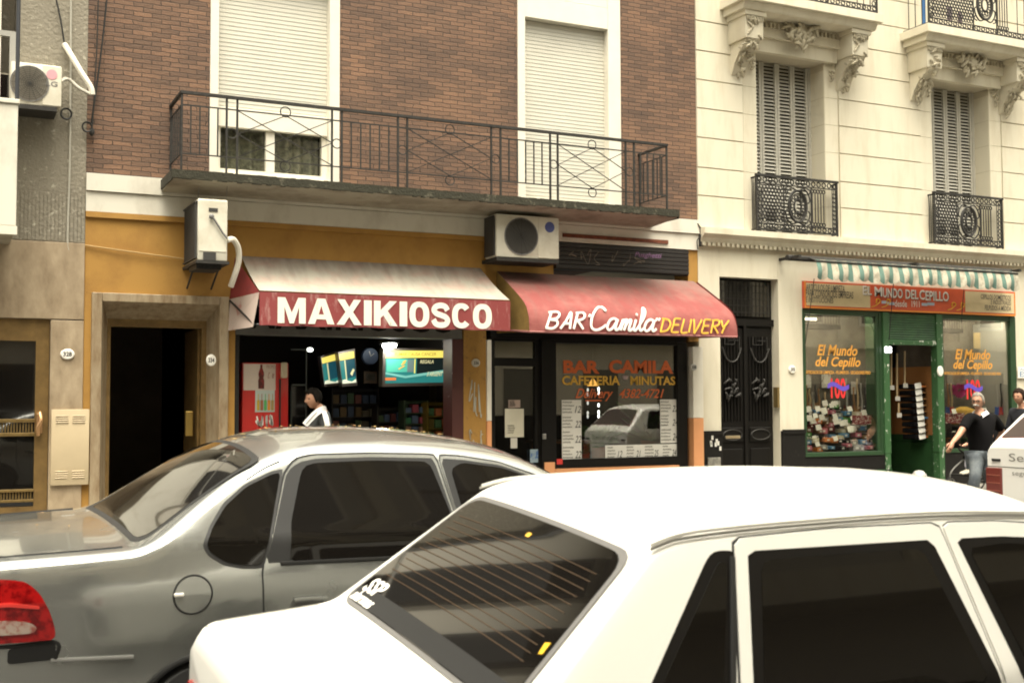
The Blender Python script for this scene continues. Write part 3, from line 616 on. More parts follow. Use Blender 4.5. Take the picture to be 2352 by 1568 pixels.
# street door of the cream building
m = MB(); m.box(10.212, 11.278, .17, .25, .19, 3.358); m.box(10.26, 10.72, .14, .169, .36, 2.62, .01); m.box(10.77, 11.23, .14, .169, .36, 2.62, .01); m.box(10.72, 10.77, .11, .169, .19, 2.66); m.box(10.212, 11.278, .11, .169, 2.66, 2.76)
for x0 in (10.26, 10.77):
    m.box(x0+.04, x0+.42, .11, .139, .95, 1.16, .01); m.box(x0+.05, x0+.41, .115, .139, .4, .85, .01)
    for k in range(7): m.box(x0+.05+.057*k, x0+.065+.057*k, .115, .139, 1.25, 2.5)
d = m.build('double_door', M_black, B)
for x0 in (10.26, 10.77):
    m = MB(); c = x0+.23; m.tube(smooth_line([(c-.17, .10, 2.33), (c-.1, .10, 2.17), (c, .10, 2.12), (c+.1, .10, 2.17), (c+.17, .10, 2.33)]), .014, 6)
    for q in ((c-.12, 2.5, c-.12, 2.38), (c-.12, 2.38, c+.05, 2.38), (c+.05, 2.38, c+.05, 2.5), (c-.05, 2.44, c+.14, 2.44), (c+.14, 2.3, c+.14, 2.5)): m.bar((q[0], .105, q[1]), (q[2], .105, q[3]), .011)
    carved(m, c, .105, 1.72, .24, .03, .26, 22, 8, .026); m.tube([(c+.17*math.cos(k*math.pi/8), .105, 1.05+.075*math.sin(k*math.pi/8)) for k in range(16)], .01, 5, True)
    m.build('door_relief', M_iron2, d, True)
m = MB(); m.box(10.27, 11.22, .135, .15, 2.80, 3.32); tr = m.build('transom_pane', M_cargl, d)
m = MB()
for k in range(14): m.bar((10.27+.07*k, .125, 2.8), (10.27+.07*k, .125, 3.32), .006)
for k in range(5): m.bar((10.27, .12, 2.86+.1*k), (11.22, .12, 2.86+.1*k), .006)
m.build('transom_grille', M_iron2, d)
m = MB(); m.box(10.36, 10.62, .095, .11, 1.0, 1.04, .003); m.build('letter_slot', mat('brass_plate', (.6, .48, .3), .3, metal=.8), d)
m = MB(); m.box(11.24, 11.276, .0, .1, 1.45, 1.75); m.build('bell_panel', mat('brass_dull', (.28, .2, .08), .4, metal=.6), B)
m = MB(); m.box(9.93, 10.15, -.065, -.041, .30, .74, .005); cab = m.build('meter_cover', mat('grey_cover', (.16, .155, .13), .6, col2=(.3, .28, .24), scale=14), B)
m = MB(); m.box(10.0, 10.1, -.072, -.066, .45, .62); m.build('sticker', M_paper, cab)
m = MB(); rnd = random.Random(9)
for _ in range(7): x = 10.0+.18*rnd.random(); z = .85+.2*rnd.random(); m.box(x-.02, x+.015, -.0435, -.0405, z-.03, z+.03)
m.build('torn_poster', M_paper, B)

# brush shop front
F_ = MB(); F_.box(11.73, 16.25, .0, .12, 2.93, 3.356)
F_.box(13.24, 13.40, -.01, .3, .19, 2.93); F_.box(11.725, 11.78, -.004, .3, .70, 2.93); F_.box(16.12, 16.25, -.01, .3, .19, 2.93)
F_.box(13.18, 13.24, .0, .1, .70, 2.93)
F_.box(14.56, 14.61, .0, .1, .70, 2.93); F_.box(11.78, 13.18, 0, .12, 2.86, 2.93); F_.box(14.61, 16.12, 0, .12, 2.86, 2.93)
F_.box(11.73, 13.24, -.03, .12, .702, .765, .005); F_.box(14.56, 16.15, -.03, .12, .702, .765, .005)
sf = F_.build('shopfront', mat('dark_green_paint', (.022, .055, .022), .4), B)
m = MB(); m.box(13.30, 13.42, -.04, .1, .72, 2.93, .008); m.box(14.43, 14.56, -.04, .1, .72, 2.93, .008); m.box(13.31, 13.41, -.035, .1, .19, .72); m.box(14.44, 14.55, -.035, .1, .19, .72); m.build('door_post', M_greenchip, sf)
m = MB()
for i in range(11): m.tube([(13.42, .0, 2.50+.038*i+.019), (14.43, .0, 2.50+.038*i+.019)], .022, 6)
rs = m.build('roller_shutter', M_green, sf, True)
MB().box(13.42, 14.43, -.03, .04, 2.42, 2.50, .01).build('shutter_bottom_bar', M_greenchip, rs)
PW1 = MB().box(11.78, 13.18, .02, .03, .765, 2.86).build('window_pane', M_glass, sf); PW2 = MB().box(14.61, 16.12, .02, .03, .765, 2.86).build('window_pane', M_glass, sf)
m = MB(); m.add([(11.76, .3, .7), (16.15, .3, .7), (16.15, 5, .2), (11.76, 5, .2), (11.76, .3, 3.2), (16.15, .3, 3.2), (16.15, 5, 3.2), (11.76, 5, 3.2)], [(4, 5, 6, 7), (2, 3, 7, 6), (0, 3, 7, 4), (1, 2, 6, 5)])
m.box(11.78, 13.3, .04, .75, .70, .74); m.box(14.61, 16.12, .04, .75, .70, .74); m.box(14.58, 14.60, .13, 1.0, 2.1, 3.0)
m.box(13.3, 14.55, .31, 5, .15, .195)
m.build('shop_room', mat('shop_room_wall', (.10, .08, .06), .8, var=.3, scale=3), B)
MB().box(11.8, 14.0, .75, .78, .70, 2.9).build('display_back', mat('display_board', (.10, .085, .065), .8, var=.5, scale=5), sf); MB().box(14.62, 16.4, .75, .78, .70, 2.9).build('display_back', MATS['display_board'], sf); MB().box(16.10, 16.118, .06, .749, .745, 2.85).build('display_side', mat('pale_pegboard', (.34, .33, .29), .8), sf)
m = MB(); m.box(14.575, 14.60, .13, 1.6, .19, .98); m.box(14.55, 14.574, .22, 1.5, .30, .86, .01); m.build('cabinet_side', M_green, sf)
MB().box(14.58, 14.60, .13, 1.6, .981, 2.1).build('cabinet_side', mat('orange_brown_panel', (.36, .15, .045), .7), sf)
MB().box(13.5, 14.6, 2.6, 2.65, .2, 2.4).build('partition', MATS['orange_brown_panel'], sf)
def tpan(box, s, Y, par, m_, bold=.02, shear=0.0):
    m = MB(); text(m, s, lambda u, v: (u, Y, v), box, bold, shear); return m.build('lettering', m_, par)
for par, x0, x1, dx in ((PW1, 1877, 1970, 0), (PW2, 2194, 2275, 0)):
    if par is PW1: bs = [wbox(1877, 1969, 793, 816, .016), wbox(1873, 1976, 820, 848, .016), wbox(1848, 1999, 852, 858, .016), wbox(1909, 1942, 868, 915, .016), (1901, 1950, 887)]
    else: bs = [wbox(2194, 2274, 803, 825, .016), wbox(2190, 2279, 827, 853, .016), wbox(2168, 2299, 855, 860, .016), wbox(2221, 2251, 871, 917, .016), (2215, 2257, 890)]
    tpan(bs[0], 'El Mundo', .016, par, M_ltr_g, .022, .28); tpan(bs[1], 'del Cepillo', .016, par, M_ltr_g, .022, .28)
    tpan(bs[2], 'ARTICULOS DE LIMPIEZA - PLUMEROS - SECADORES PISO', .016, par, M_ltr_g, .02)
    tpan(bs[3], '100', .016, par, M_ltr_r, .02)
    a = at(bs[4][0], bs[4][2], .013); b = at(bs[4][1], bs[4][2], .013)
    m = MB(); m.grid(lambda u, v: (a.x+(b.x-a.x)*u, .012, a.z+.035*math.sin(u*6.28)+v), [i/16 for i in range(17)], [-.035, .035]); m.build('ribbon_mark', mat('violet_paint', (.12, .07, .5), .6), par)
# sign board
t = thing('sign_board', 'long red and cream shop sign reading El Mundo del Cepillo', 'sign', (13.9, -.06, 2.94))
m = MB(); m.box(11.73, 16.2, -.06, -.002, 2.945, 3.35); m.build('board', mat('orange_red_panel', (.60, .095, .035), .5, var=.12, scale=3), t)
for xa_, xb_ in ((11.76, 13.02), (15.05, 16.17)): MB().box(xa_, xb_, -.064, -.061, 2.985, 3.325).build('cream_panel', mat('cream_panel', (.62, .50, .29), .6, var=.08), t)
m = MB(); m.box(11.73, 16.2, -.0655, -.0605, 2.945, 2.968); m.box(11.73, 11.748, -.0655, -.0605, 2.968, 3.35); m.box(16.18, 16.2, -.0655, -.0605, 2.968, 3.35); m.build('orange_border', mat('orange_border', (.75, .27, .04), .6), t)
Ys = -.066; S = lambda b, s, mm, bo=.01, sh=0.0: tpan(b, s, Ys, t, mm, bo, sh)
M_sig = mat('silver_lettering', (.70, .64, .58), .5); M_sgk = mat('grey_lettering', (.11, .10, .085), .7)
def ww(x0, x1, y0, y1): return wbox(x0, x1, y0, y1, Ys)
for s, x0, x1, y0, y1 in (('E', 1983, 1992, 657, 678), ('L', 1994, 2003, 659, 678), ('M', 2010, 2027, 660, 681), ('UNDO', 2029, 2074, 664, 684), ('DEL', 2081, 2110, 667, 687), ('C', 2113, 2125, 667, 689), ('EPILLO', 2127, 2180, 671, 691)): S(ww(x0, x1, y0, y1), s, M_sgk, .03); 
Ys = -.069
for s, x0, x1, y0, y1 in (('E', 1982, 1991, 656, 677), ('L', 1993, 2002, 658, 677), ('M', 2009, 2026, 659, 680), ('UNDO', 2028, 2073, 663, 683), ('DEL', 2080, 2109, 666, 686), ('C', 2112, 2124, 666, 688), ('EPILLO', 2126, 2179, 670, 690)): S(ww(x0, x1, y0, y1), s, M_sig, .02)
Ys = -.067; S(ww(2055, 2083, 690, 704), 'desde', M_sig, .015); S(ww(2094, 2112, 691, 705), '1911', M_sig, .015)
for s, x0, x1, y0, y1 in (('ARTICULOS DE LIMPIEZA', 1851, 1940, 656, 667), ('PARA CONSORCIOS EMPRESAS', 1851, 1960, 670, 681), ('E INSTITUCIONES', 1851, 1914, 684, 694), ('CEPILLOS DOMÉSTICOS', 2253, 2322, 676, 686), ('E INDUSTRIALES', 2276, 2322, 690, 699), ('FELPUDOS A MEDIDA', 2262, 2322, 703, 712)): S(ww(x0, x1, y0, y1), s, M_sgk, .012, .12)
m = MB()
for x0, x1, y in ((2025, 2038, 694), (2038, 2054, 697), (2117, 2130, 699), (2130, 2146, 698)):
    a = ww(x0, x1, y-3, y+3); m.box(a[0], a[1], -.0685, -.0665, a[2], a[3])
m.build('flag_mark', mat('pale_blue_mark', (.40, .46, .55), .6), t)
m = MB()
for x in (13.14, 13.35, 14.75, 14.95):
    m.tube(smooth_line([(x-.1, -.066, 3.0), (x, -.066, 3.03), (x+.08, -.066, 3.1), (x+.02, -.066, 3.13), (x, -.066, 3.06)]), .009, 4)
m.build('gold_scroll', M_ltr_y, t)
# striped awning, folded
t = thing('striped_awning', 'folded green and white striped awning above the brush shop sign', 'awning', (13.7, -.45, 3.3))
def scal(u): return .5+.5*abs(math.sin(u*math.pi))
XA, XB, NS = 11.62, 15.82, 42
def aw(u, v):
    x = XA+(XB-XA)*u; sc_ = abs(math.sin(u*NS/2*math.pi)); z0 = 3.63; z1 = 3.365-.045*(sc_**.6)+.012*math.sin(u*37); z = z0+(z1-z0)*v
    return (x, -.44-.05*math.sin(v*2.2)-.02*math.sin(u*60+v*3)*v, z)
us = [i/336 for i in range(337)]
m = MB(); m.grid(aw, us, [0, .15, .35, .55, .75, .9, 1])
o = m.build('canopy', mat('dirty_white_canvas', (.46, .42, .33), .9, col2=(.28, .25, .19), scale=8), t, True, 60, solid=.004)
g = mat('green_canvas', (.105, .185, .15), .9, var=.25, scale=8); o.data.materials.append(g)
for f in o.data.polygons:
    cx = sum((o.data.vertices[i].co.x+13.7 for i in f.vertices))/len(f.vertices); k = (cx-XA)/(XB-XA)*NS/2
    if (k % 1) < .42: f.material_index = 1
m = MB(); m.tube([(11.25, -.25, 3.66), (15.9, -.25, 3.66)], .045, 8); m.tube([(XA, -.45, 3.605), (XB, -.45, 3.605)], .02, 6)
m.add([(XA, -.46, 3.61), (XB, -.46, 3.61), (XB, -.22, 3.70), (XA, -.22, 3.70)], [(0, 1, 2, 3)])
for x in (11.3, 13.6, 15.85): m.box(x, x+.05, -.46, -.0, 3.64, 3.68)
m.build('roller', M_iron2, t)
for nm, p in (('left', (2053, 640, 2042, 780)), ('r', (2214, 665, 2208, 740)), ('l', (1870, 640, 1848, 800))):
    one(MB().tube([at(p[0], p[1], -.42), at(p[2], p[3], -.1)], .006, 5), 'awning_cord', M_iron, {'left': 'dark cord hanging from the striped awning past the word Mundo', 'r': 'dark cord hanging from the striped awning over the end of Cepillo', 'l': 'dark cord hanging at the left end of the striped awning'}[nm], 'cord', 'cords of the striped awning')
# number plates
def plaque(px, py, w, h, s, label, Y=-.03, m_=M_ltr_wh, cat='number plate'):
    c = at(px, py, Y); t = thing('number_plate', label, cat, c)
    MB().lathe([(.001, -.008), (.9, -.008), (1.0, 0), (1.0, .01)], (0, 0, 0), 'y', 24)
    m = MB(); m.lathe([(.001, -.012), (.85, -.011), (1.0, 0), (1.0, .008)], (0, 0, 0), 'y', 24); m.v = [(c.x+v[0]*w/2, c.y+v[1], c.z+v[2]*h/2) for v in m.v]; m.build('plate', m_, t, True)
    if s:
        m = MB(); text(m, s, lambda u, v: (c.x+u, c.y-.0135, c.z+v), (-w*.3, w*.3, -h*.2, h*.2), .03); m.build('lettering', M_ltr_k, t)
    return t
plaque(155, 813, .15, .12, '328', 'oval white number plate on the stone pilaster by the bronze door', -.045)
plaque(485, 827, .115, .14, '334', 'oval white number plate on the stone frame of the open street door', -.06)
plaque(1093, 833, .12, .11, '336', 'dull oval number plate on the ochre pier with graffiti', -.015, mat('dull_enamel', (.5, .46, .38), .5))
plaque(1593, 843, .12, .10, '338', 'grey oval number plate on the white and orange pillar', -.11, mat('grey_enamel', (.45, .44, .40), .5))
plaque(1820, 848, .13, .12, '35', 'round white number plate on the cream wall right of the black door', -.015)
plaque(2160, 852, .13, .17, '', 'white oval enamel plate on the green post right of the shop doorway', -.05)

for nm, x0, x1 in (('left', 11.9, 13.1), ('right', 14.7, 16.0)):  # unseen tubes, added only to brighten the goods in both windows
    t = thing('window_lamp', 'hidden tube lamp added to light the goods, behind the top rail of the '+nm+' brush shop window', 'lamp', ((x0+x1)/2, .25, 2.8))
    MB().tube([(x0, .16, 2.905), (x1, .16, 2.905)], .018, 8).build('tube', mat('added_fill_tube', (.9, .9, .85), .5, emit=(1, .93, .78), es=55), t); MB().box(x0, x1, .13, .20, 2.925, 2.96).build('fitting', M_ltr_wh, t)
t = thing('window_lamp', 'short bright lamp in the top left corner of the left brush shop window', 'lamp', (11.95, .1, 2.78))
MB().tube([(11.80, .1, 2.79), (12.08, .1, 2.79)], .016, 8).build('tube', mat('warm_tube', (.9, .85, .7), .5, emit=(1, .9, .7), es=4), t); MB().box(11.80, 12.08, .08, .14, 2.81, 2.835).build('fitting', M_ltr_wh, t)
# ---------------------------------------------------------------- awnings and things on the facade
t = thing('kiosk_awning', 'faded white awning with red front reading MAXIKIOSCO', 'awning', (4.8, -.35, 2.4))
XL, XR = 3.24, 6.38
def kc(u, v): return (XL+(XR-XL)*u+(.06*u)*v*1.5+(.05*(1-u))*v, -.01-.69*v, 3.30-.47*v-.03*math.sin(v*math.pi)+.006*math.sin(u*26)*math.sin(v*math.pi))
m = MB(); m.grid(kc, [i/60 for i in range(61)], [i/10 for i in range(11)]); m.build('canopy', M_whitec, t, True, fix=False, solid=.004)
FX0, FX1 = 3.29, 6.475; FZ = lambda u: (2.815-.005*u)
def kv(u, v): return (FX0+(FX1-FX0)*u, -.705-.006*math.sin(u*31)*(1-v), 2.43+.385*v+.012*u*(1-v)+.004*math.sin(u*50)*(1-v))
m = MB(); m.grid(kv, [i/80 for i in range(81)], [0, .25, .5, .75, 1]); val = m.build('valance', mat('worn_red_canvas', (.225, .038, .037), .75, col2=(.42, .27, .24), scale=9, c2=(.54, .76), stretch=(1.4, 1, .35)), t, True, fix=False, solid=.004)
kb = (at(638, 700, -.72).x, at(1130, 700, -.72).x, at(638, 741.5, -.72).z, at(638, 682, -.72).z)
m = MB()
sizes = {'M': 1.02, 'A': .98, 'X': .95, 'I': .30, 'K': .92, 'O': .80, 'S': .76, 'C': .78}
word = 'MAXIKIOSCO'; gap = .085; tot = sum(sizes[c] for c in word)+gap*9; x = kb[0]
def heavy(m, s, fn, box, k=3):
    for i in range(k): text(m, s, fn, box)
def stroke_letter(ch):
    w = {'I': .24}.get(ch, .26); L = []
    if ch == 'M': L = [[(0, 0), (0, 1), (.27, 1), (.5, .42), (.73, 1), (1, 1), (1, 0), (.76, 0), (.76, .64), (.575, 0), (.425, 0), (.24, .64), (.24, 0)]]
    if ch == 'A': L = [[(0, 0), (.35, 1), (.65, 1), (1, 0), (.74, 0), (.68, .19), (.32, .19), (.26, 0)]]
    if ch == 'X': L = [[(0, 0), (.35, .51), (.03, 1), (.32, 1), (.5, .70), (.68, 1), (.97, 1), (.65, .51), (1, 0), (.70, 0), (.5, .32), (.30, 0)]]
    if ch == 'I': L = [[(0, 0), (0, 1), (1, 1), (1, 0)]]
    if ch == 'K': L = [[(0, 0), (0, 1), (.28, 1), (.28, .62), (.66, 1), (.98, 1), (.58, .60), (1, 0), (.68, 0), (.40, .42), (.28, .31), (.28, 0)]]
    return L
def ring_letter(ch):
    out = []; inn = []
    a0, a1 = (0, 360) if ch == 'O' else (38, 322)
    n = 36
    for k in range(n+1):
        a = R(a0+(a1-a0)*k/n); sx = lambda c: math.copysign(abs(c)**.85, c)
        out.append((.5+.5*sx(math.cos(a)), .5+.52*sx(math.sin(a)))); inn.append((.5+.20*sx(math.cos(a)), .5+.30*sx(math.sin(a))))
    return out, inn
for ch in word:
    w_ = sizes[ch]/tot*(kb[1]-kb[0]); z0, z1 = kb[2], kb[3]; yl = -.716
    if ch in 'OC':
        o_, i_ = ring_letter(ch); n = len(o_); P = lambda p: (x+p[0]*w_, yl, z0+p[1]*(z1-z0))
        m.add([P(p) for p in o_]+[P(p) for p in i_], [(k, k+1, n+k+1, n+k) for k in range(n-1)])
    elif ch == 'S':
        c_ = smooth_line([(.86, .70), (.74, .85), (.5, .90), (.24, .84), (.14, .70), (.26, .57), (.5, .50), (.74, .43), (.87, .29), (.76, .13), (.5, .09), (.24, .14), (.11, .31)] and [Vector((a, b)) for a, b in [(.86, .70), (.74, .85), (.5, .90), (.24, .84), (.14, .70), (.26, .57), (.5, .50), (.74, .43), (.87, .29), (.76, .13), (.5, .09), (.24, .14), (.11, .31)]], 5)
        vs = []; n = len(c_)
        for k in range(n):
            d = (c_[min(k+1, n-1)]-c_[max(k-1, 0)]).normalized(); nn = Vector((-d.y, d.x)); hw_ = .10+.03*abs(d.x); hx = .14 if abs(d.x) < .7 else .12
            vs += [c_[k]+Vector((nn.x*.14, nn.y*.115)), c_[k]-Vector((nn.x*.14, nn.y*.115))]
        m.add([(x+v.x*w_, yl, z0+v.y*(z1-z0)) for v in vs], [(2*k, 2*k+1, 2*k+3, 2*k+2) for k in range(n-1)])
    else:
        for poly in stroke_letter(ch):
            bm = bmesh.new(); vv = [bm.verts.new((x+p[0]*w_, yl, z0+p[1]*(z1-z0))) for p in poly]; es = [bm.edges.new((vv[i], vv[(i+1) % len(vv)])) for i in range(len(vv))]
            bmesh.ops.triangle_fill(bm, edges=es, use_beauty=True); bm.verts.index_update(); m.add([v.co.copy() for v in bm.verts], [[v.index for v in f.verts] for f in bm.faces]); bm.free()
        if ch == 'A':  # counter of the A
            hb_ = [(x+p[0]*w_, yl-.0015, z0+p[1]*(z1-z0)) for p in ((.40, .38), (.60, .38), (.5, .72))]
            MB().add(hb_, [(0, 1, 2)]).build('letter_counter', MATS['worn_red_canvas'], val)
    x += w_+gap/tot*(kb[1]-kb[0])
m.build('lettering', M_ltr_w, val)
m = MB(); m.add([(3.16, -.02, 3.28), (3.29, -.70, 2.81), (3.10, -.02, 2.78)], [(0, 1, 2)]); m.build('end_panel', M_red, t)
m = MB(); m.add([(3.29, -.70, 2.81), (3.22, -.69, 2.41), (3.08, -.05, 2.40), (3.10, -.02, 2.775)], [(0, 1, 2, 3)]); m.build('end_flap', mat('pinkish_canvas', (.50, .40, .35), .8, col2=(.36, .08, .07), scale=5, c2=(.55, .7)), t)
m = MB(); m.tube([(3.24, -.70, 2.43), (3.10, -.03, 2.76)], .012, 6); m.tube([(3.26, -.69, 2.44), (6.45, -.69, 2.45)], .014, 6); m.tube([(6.45, -.69, 2.45), (6.36, -.02, 2.6)], .012, 6); m.build('frame', M_iron, t)

t = thing('bar_awning', 'curved red awning with the words BAR Camila DELIVERY', 'awning', (8.2, -.5, 2.4))
PR = smooth_line([Vector(p) for p in ((0, 3.27), (-.38, 3.06), (-.68, 2.885), (-.86, 2.75), (-.935, 2.60), (-.955, 2.42))], 6)
AX0, AX1 = 6.62, 9.76
def sag(x, k): return .012*math.sin((x-AX0)*4.2)*math.sin(k*math.pi)+.02*math.sin((x-AX0)/(AX1-AX0)*math.pi)*math.sin(k*math.pi)
n = len(PR)-1
m = MB(); m.grid(lambda u, v: (AX0+(AX1-AX0)*u+(.05*v if u > .99 else 0), PR[int(round(v*n))].x, PR[int(round(v*n))].y-sag(AX0+(AX1-AX0)*u, v)), [i/60 for i in range(61)], [i/n for i in range(n+1)])
m.build('canopy', M_redf, t, True, fix=False, solid=.005)
def on_awn(z):
    for i in range(n):
        if PR[i].y >= z >= PR[i+1].y: k = (PR[i].y-z)/(PR[i].y-PR[i+1].y); return PR[i].x+(PR[i+1].x-PR[i].x)*k
    return PR[-1].x
AS = lambda u, v: (u, on_awn(v+.012)-.026, v)
m = MB(); m.add([(AX0-.002, p.x, p.y-sag(AX0, i/n)) for i, p in enumerate(PR)]+[(AX0-.002, 0, 2.45)], [tuple(range(n+2))]); m.build('end_panel', mat('olive_canvas', (.20, .125, .03), .8, var=.3, scale=4), t)
m = MB(); m.add([(AX1+.05, p.x, p.y) for i, p in enumerate(PR)]+[(AX1+.05, 0, 2.45)], [tuple(range(n+2))]); m.build('end_panel', M_red, t)
m = MB(); m.tube([(AX0, -.945, 2.42), (AX1+.04, -.945, 2.42)], .016, 6); m.tube([(AX0, -.945, 2.42), (AX0, 0, 2.5)], .014, 6); m.tube([(AX1, -.945, 2.42), (AX1, 0, 2.5)], .014, 6); m.build('frame', mat('pinkish_hem', (.30, .12, .11), .8), t)
def abox(x0, x1, y0, y1): return wbox(x0, x1, y0, y1, -.94)
m = MB()
def script(mb, strokes, box, sw, shear=.25, fn=AS):
    xs = [p[0]+shear*p[1] for s in strokes for p in s]; zs = [p[1] for s in strokes for p in s]; x0, x1, z0, z1 = min(xs), max(xs), min(zs), max(zs)
    for s in strokes:
        P = smooth_line([Vector((p[0]+shear*p[1], p[1])) for p in s], 5)
        mb.tube([fn(box[0]+(p.x-x0)/(x1-x0)*(box[1]-box[0]), box[2]+(p.y-z0)/(z1-z0)*(box[3]-box[2])) for p in P], sw, 6, sq=(1, .25))
def sh(s, d): return [(p[0]+d, p[1]) for p in s]
aL = [(1.17, .42), (1.02, .5), (.84, .40), (.77, .15), (.86, .02), (1.0, .08), (1.12, .3), (1.18, .47), (1.13, .14), (1.2, .02), (1.32, .12)]
CAM_ = [[(.66, .80), (.56, .95), (.36, .95), (.14, .72), (.04, .4), (.1, .1), (.3, .0), (.54, .08), (.70, .22)], aL, [(1.32, .12), (1.44, .47), (1.38, .02)], [(1.39, .16), (1.5, .42), (1.6, .45), (1.58, .25), (1.53, .02)], [(1.55, .16), (1.68, .42), (1.78, .45), (1.76, .25), (1.74, .06), (1.82, .02), (1.92, .12)],
        [(2.0, .47), (1.95, .12), (2.02, .02), (2.12, .12)], [(2.02, .66), (2.05, .72)], [(2.12, .12), (2.34, .55), (2.44, .88), (2.36, .98), (2.25, .6), (2.2, .2), (2.28, .02), (2.4, .12)], sh(aL, 1.66)]
script(m, CAM_, abox(1356, 1504, 708, 758), .019)
m.build('lettering', M_ltr_wh, t)
BAR_ = [[(.1, .98), (0, 0)], [(-.05, .95), (.35, 1), (.5, .85), (.4, .6), (.08, .52)], [(.08, .52), (.42, .45), (.48, .2), (.3, .0), (-.04, .02)], [(.68, 0), (.85, .4), (1.05, 1), (1.1, .5), (1.15, 0)], [(.75, .3), (1.12, .32)], [(1.4, 1), (1.34, 0)], [(1.3, .96), (1.65, 1), (1.76, .82), (1.66, .6), (1.38, .5)], [(1.42, .5), (1.6, .3), (1.82, 0)]]
m = MB(); script(m, BAR_, abox(1250, 1343, 718, 754), .018)
for x in (1352, 1358): q = abox(x, x+4, 722, 728); m.tube([AS(q[0], q[2]), AS(q[1], q[3])], .012, 5)
for x in (1505, 1511): q = abox(x, x+4, 731, 737); m.tube([AS(q[0], q[2]), AS(q[1], q[3])], .012, 5)
m.build('lettering', M_ltr_wh, t)
DE = {'D': [[(.12, 1), (.02, 0)], [(0, .98), (.4, .9), (.55, .55), (.4, .12), (.0, .0)]], 'E': [[(.5, 1), (.12, .98), (.05, .5), (.02, .02), (.45, .0)], [(.06, .52), (.4, .54)]], 'L': [[(.12, 1), (.03, .02), (.42, .0)]], 'I': [[(.08, 1), (.02, 0)]], 'V': [[(.0, 1), (.1, .05), (.16, .05), (.5, 1)]], 'R': [[(.1, 1), (.02, 0)], [(0, .96), (.38, 1), (.48, .8), (.36, .58), (.08, .5)], [(.14, .5), (.3, .28), (.48, 0)]], 'Y': [[(0, 1), (.1, .55), (.2, .5), (.5, 1)], [(.24, .52), (.12, 0)]]}
m = MB(); sx = 0; st_ = []
for ch, w_ in zip('DELIVERY', (.68, .58, .5, .24, .58, .58, .6, .5)): st_ += [sh(s, sx) for s in DE[ch]]; sx += w_
script(m, st_, abox(1513, 1674, 736, 762), .015, .2); m.build('lettering', M_ltr_y, t)

a = at(1140, 490, -.45); b = at(1283, 597, -.45)
t = ac_unit('air_conditioner', 'beige air conditioner with a blue round badge over the gap between the two shop awnings', a.x, b.x, b.z, a.z-.0, -.45, -.10, at(1197, 540, -.45).x, .235, at(1236, 540, -.45).x)
c = at(1262, 522, -.45); MB().lathe([(.001, -.003), (.07, -.003), (.07, .003)], (c.x, -.458, c.z), 'y', 24).build('badge', mat('blue_badge', (.07, .09, .28), .5), t)
MB().box(a.x-.02, a.x-.001, -.42, -.12, b.z+.02, a.z-.02).build('coil_grille', M_acg, t)
m = MB(); m.box(a.x, b.x, -.46, -.0, b.z-.05, b.z-.005); m.build('bracket', M_iron2, t)
a = at(455, 455, -.78); b = at(522, 600, -.78)
t = thing('air_conditioner', 'ivory air conditioner mounted edge on above the street door, with a white hose', 'air conditioner', (b.x, -.4, b.z))
m = MB(); m.box(a.x, b.x, -.78, -.05, b.z, a.z, .012); m.build('casing', M_ac, t, True)
m = MB(); m.box(a.x+.012, b.x-.012, -.786, -.779, b.z+.10, a.z-.02, .003); m.build('side_panel', M_ac, t)
m = MB(); c = at(490, 482, -.79); m.box(c.x-.05, c.x+.05, -.793, -.785, c.z-.02, c.z+.02); m.box(a.x+.06, a.x+.2, -.80, -.785, b.z+.0, b.z+.09); m.build('handle_recess', M_acg, t)
m = MB(); q = [at(*p, -.81) for p in ((486, 497), (492, 503), (512, 535), (523, 548))]; m.tube(q, .012, 5); m.ell(q[0], (.03, .02, .03), 8, 6); m.build('wire', M_greyrub, t)
m = MB()
for k in range(22): m.box(a.x-.025, a.x-.006, -.76+.03*k, -.745+.03*k, b.z+.02, a.z-.03)
m.box(a.x-.03, a.x-.0, -.77, -.06, a.z-.045, a.z-.03); m.box(a.x-.03, a.x, -.77, -.06, b.z+.02, b.z+.035); m.build('coil_grille', M_acg, t)
m = MB(); m.tube(smooth_line([at(520, 552, -.72), at(535, 550, -.66), at(547, 570, -.6), at(548, 600, -.55), at(538, 635, -.5), at(530, 658, -.45)]), .034, 8); m.build('hose', M_white, t, True)
m = MB(); m.box(a.x-.02, b.x+.02, -.80, 0, b.z-.035, b.z-.004); m.bar((a.x+.03, -.45, b.z-.03), (a.x+.03, -.02, b.z-.25), .018); m.bar((b.x-.02, -.45, b.z-.03), (b.x-.02, -.02, b.z-.25), .018); m.box(a.x, b.x-.05, -.7, -.3, b.z-.09, b.z-.036)
m.build('bracket', M_iron2, t)
for px_ in (455, 520): one(MB().tube([at(px_, 453, -.60), at(px_+2, 428, -.60)], .004, 4), 'stay_wire', M_greyrub, 'thin stay wire from the balcony down to the ivory air conditioner', 'wire', 'stay wires of the edge on air conditioner')
one(MB().tube(smooth_line([at(196, 563, -.02), at(280, 575, -.03), at(360, 586, -.03), at(436, 596, -.04)]), .009, 5), 'cable', mat('ochre_cable', (.42, .27, .10), .7), 'thin ochre cable sagging across the yellow wall above the street door', 'cable')
# gas meter cover on the left building
a = at(118, 940, -.05); b = at(203, 1112, -.05)
t = thing('meter_cover', 'beige metal meter cover with vent slots on the stone pilaster', 'cover', ((a.x+b.x)/2, -.05, b.z))
MB().box(a.x, b.x, -.065, -.031, b.z, a.z, .008).build('panel', M_beige, t, True)
m = MB()
for cx in (.28, .72):
    for cz in (.13, .86):
        for k in range(4): X = a.x+(b.x-a.x)*cx; Z = a.z+(b.z-a.z)*cz+.024*(k-1.5); m.tube([(X-.065, -.068, Z), (X+.065, -.068, Z)], .007, 6)
m.build('louvre', M_beige, t)

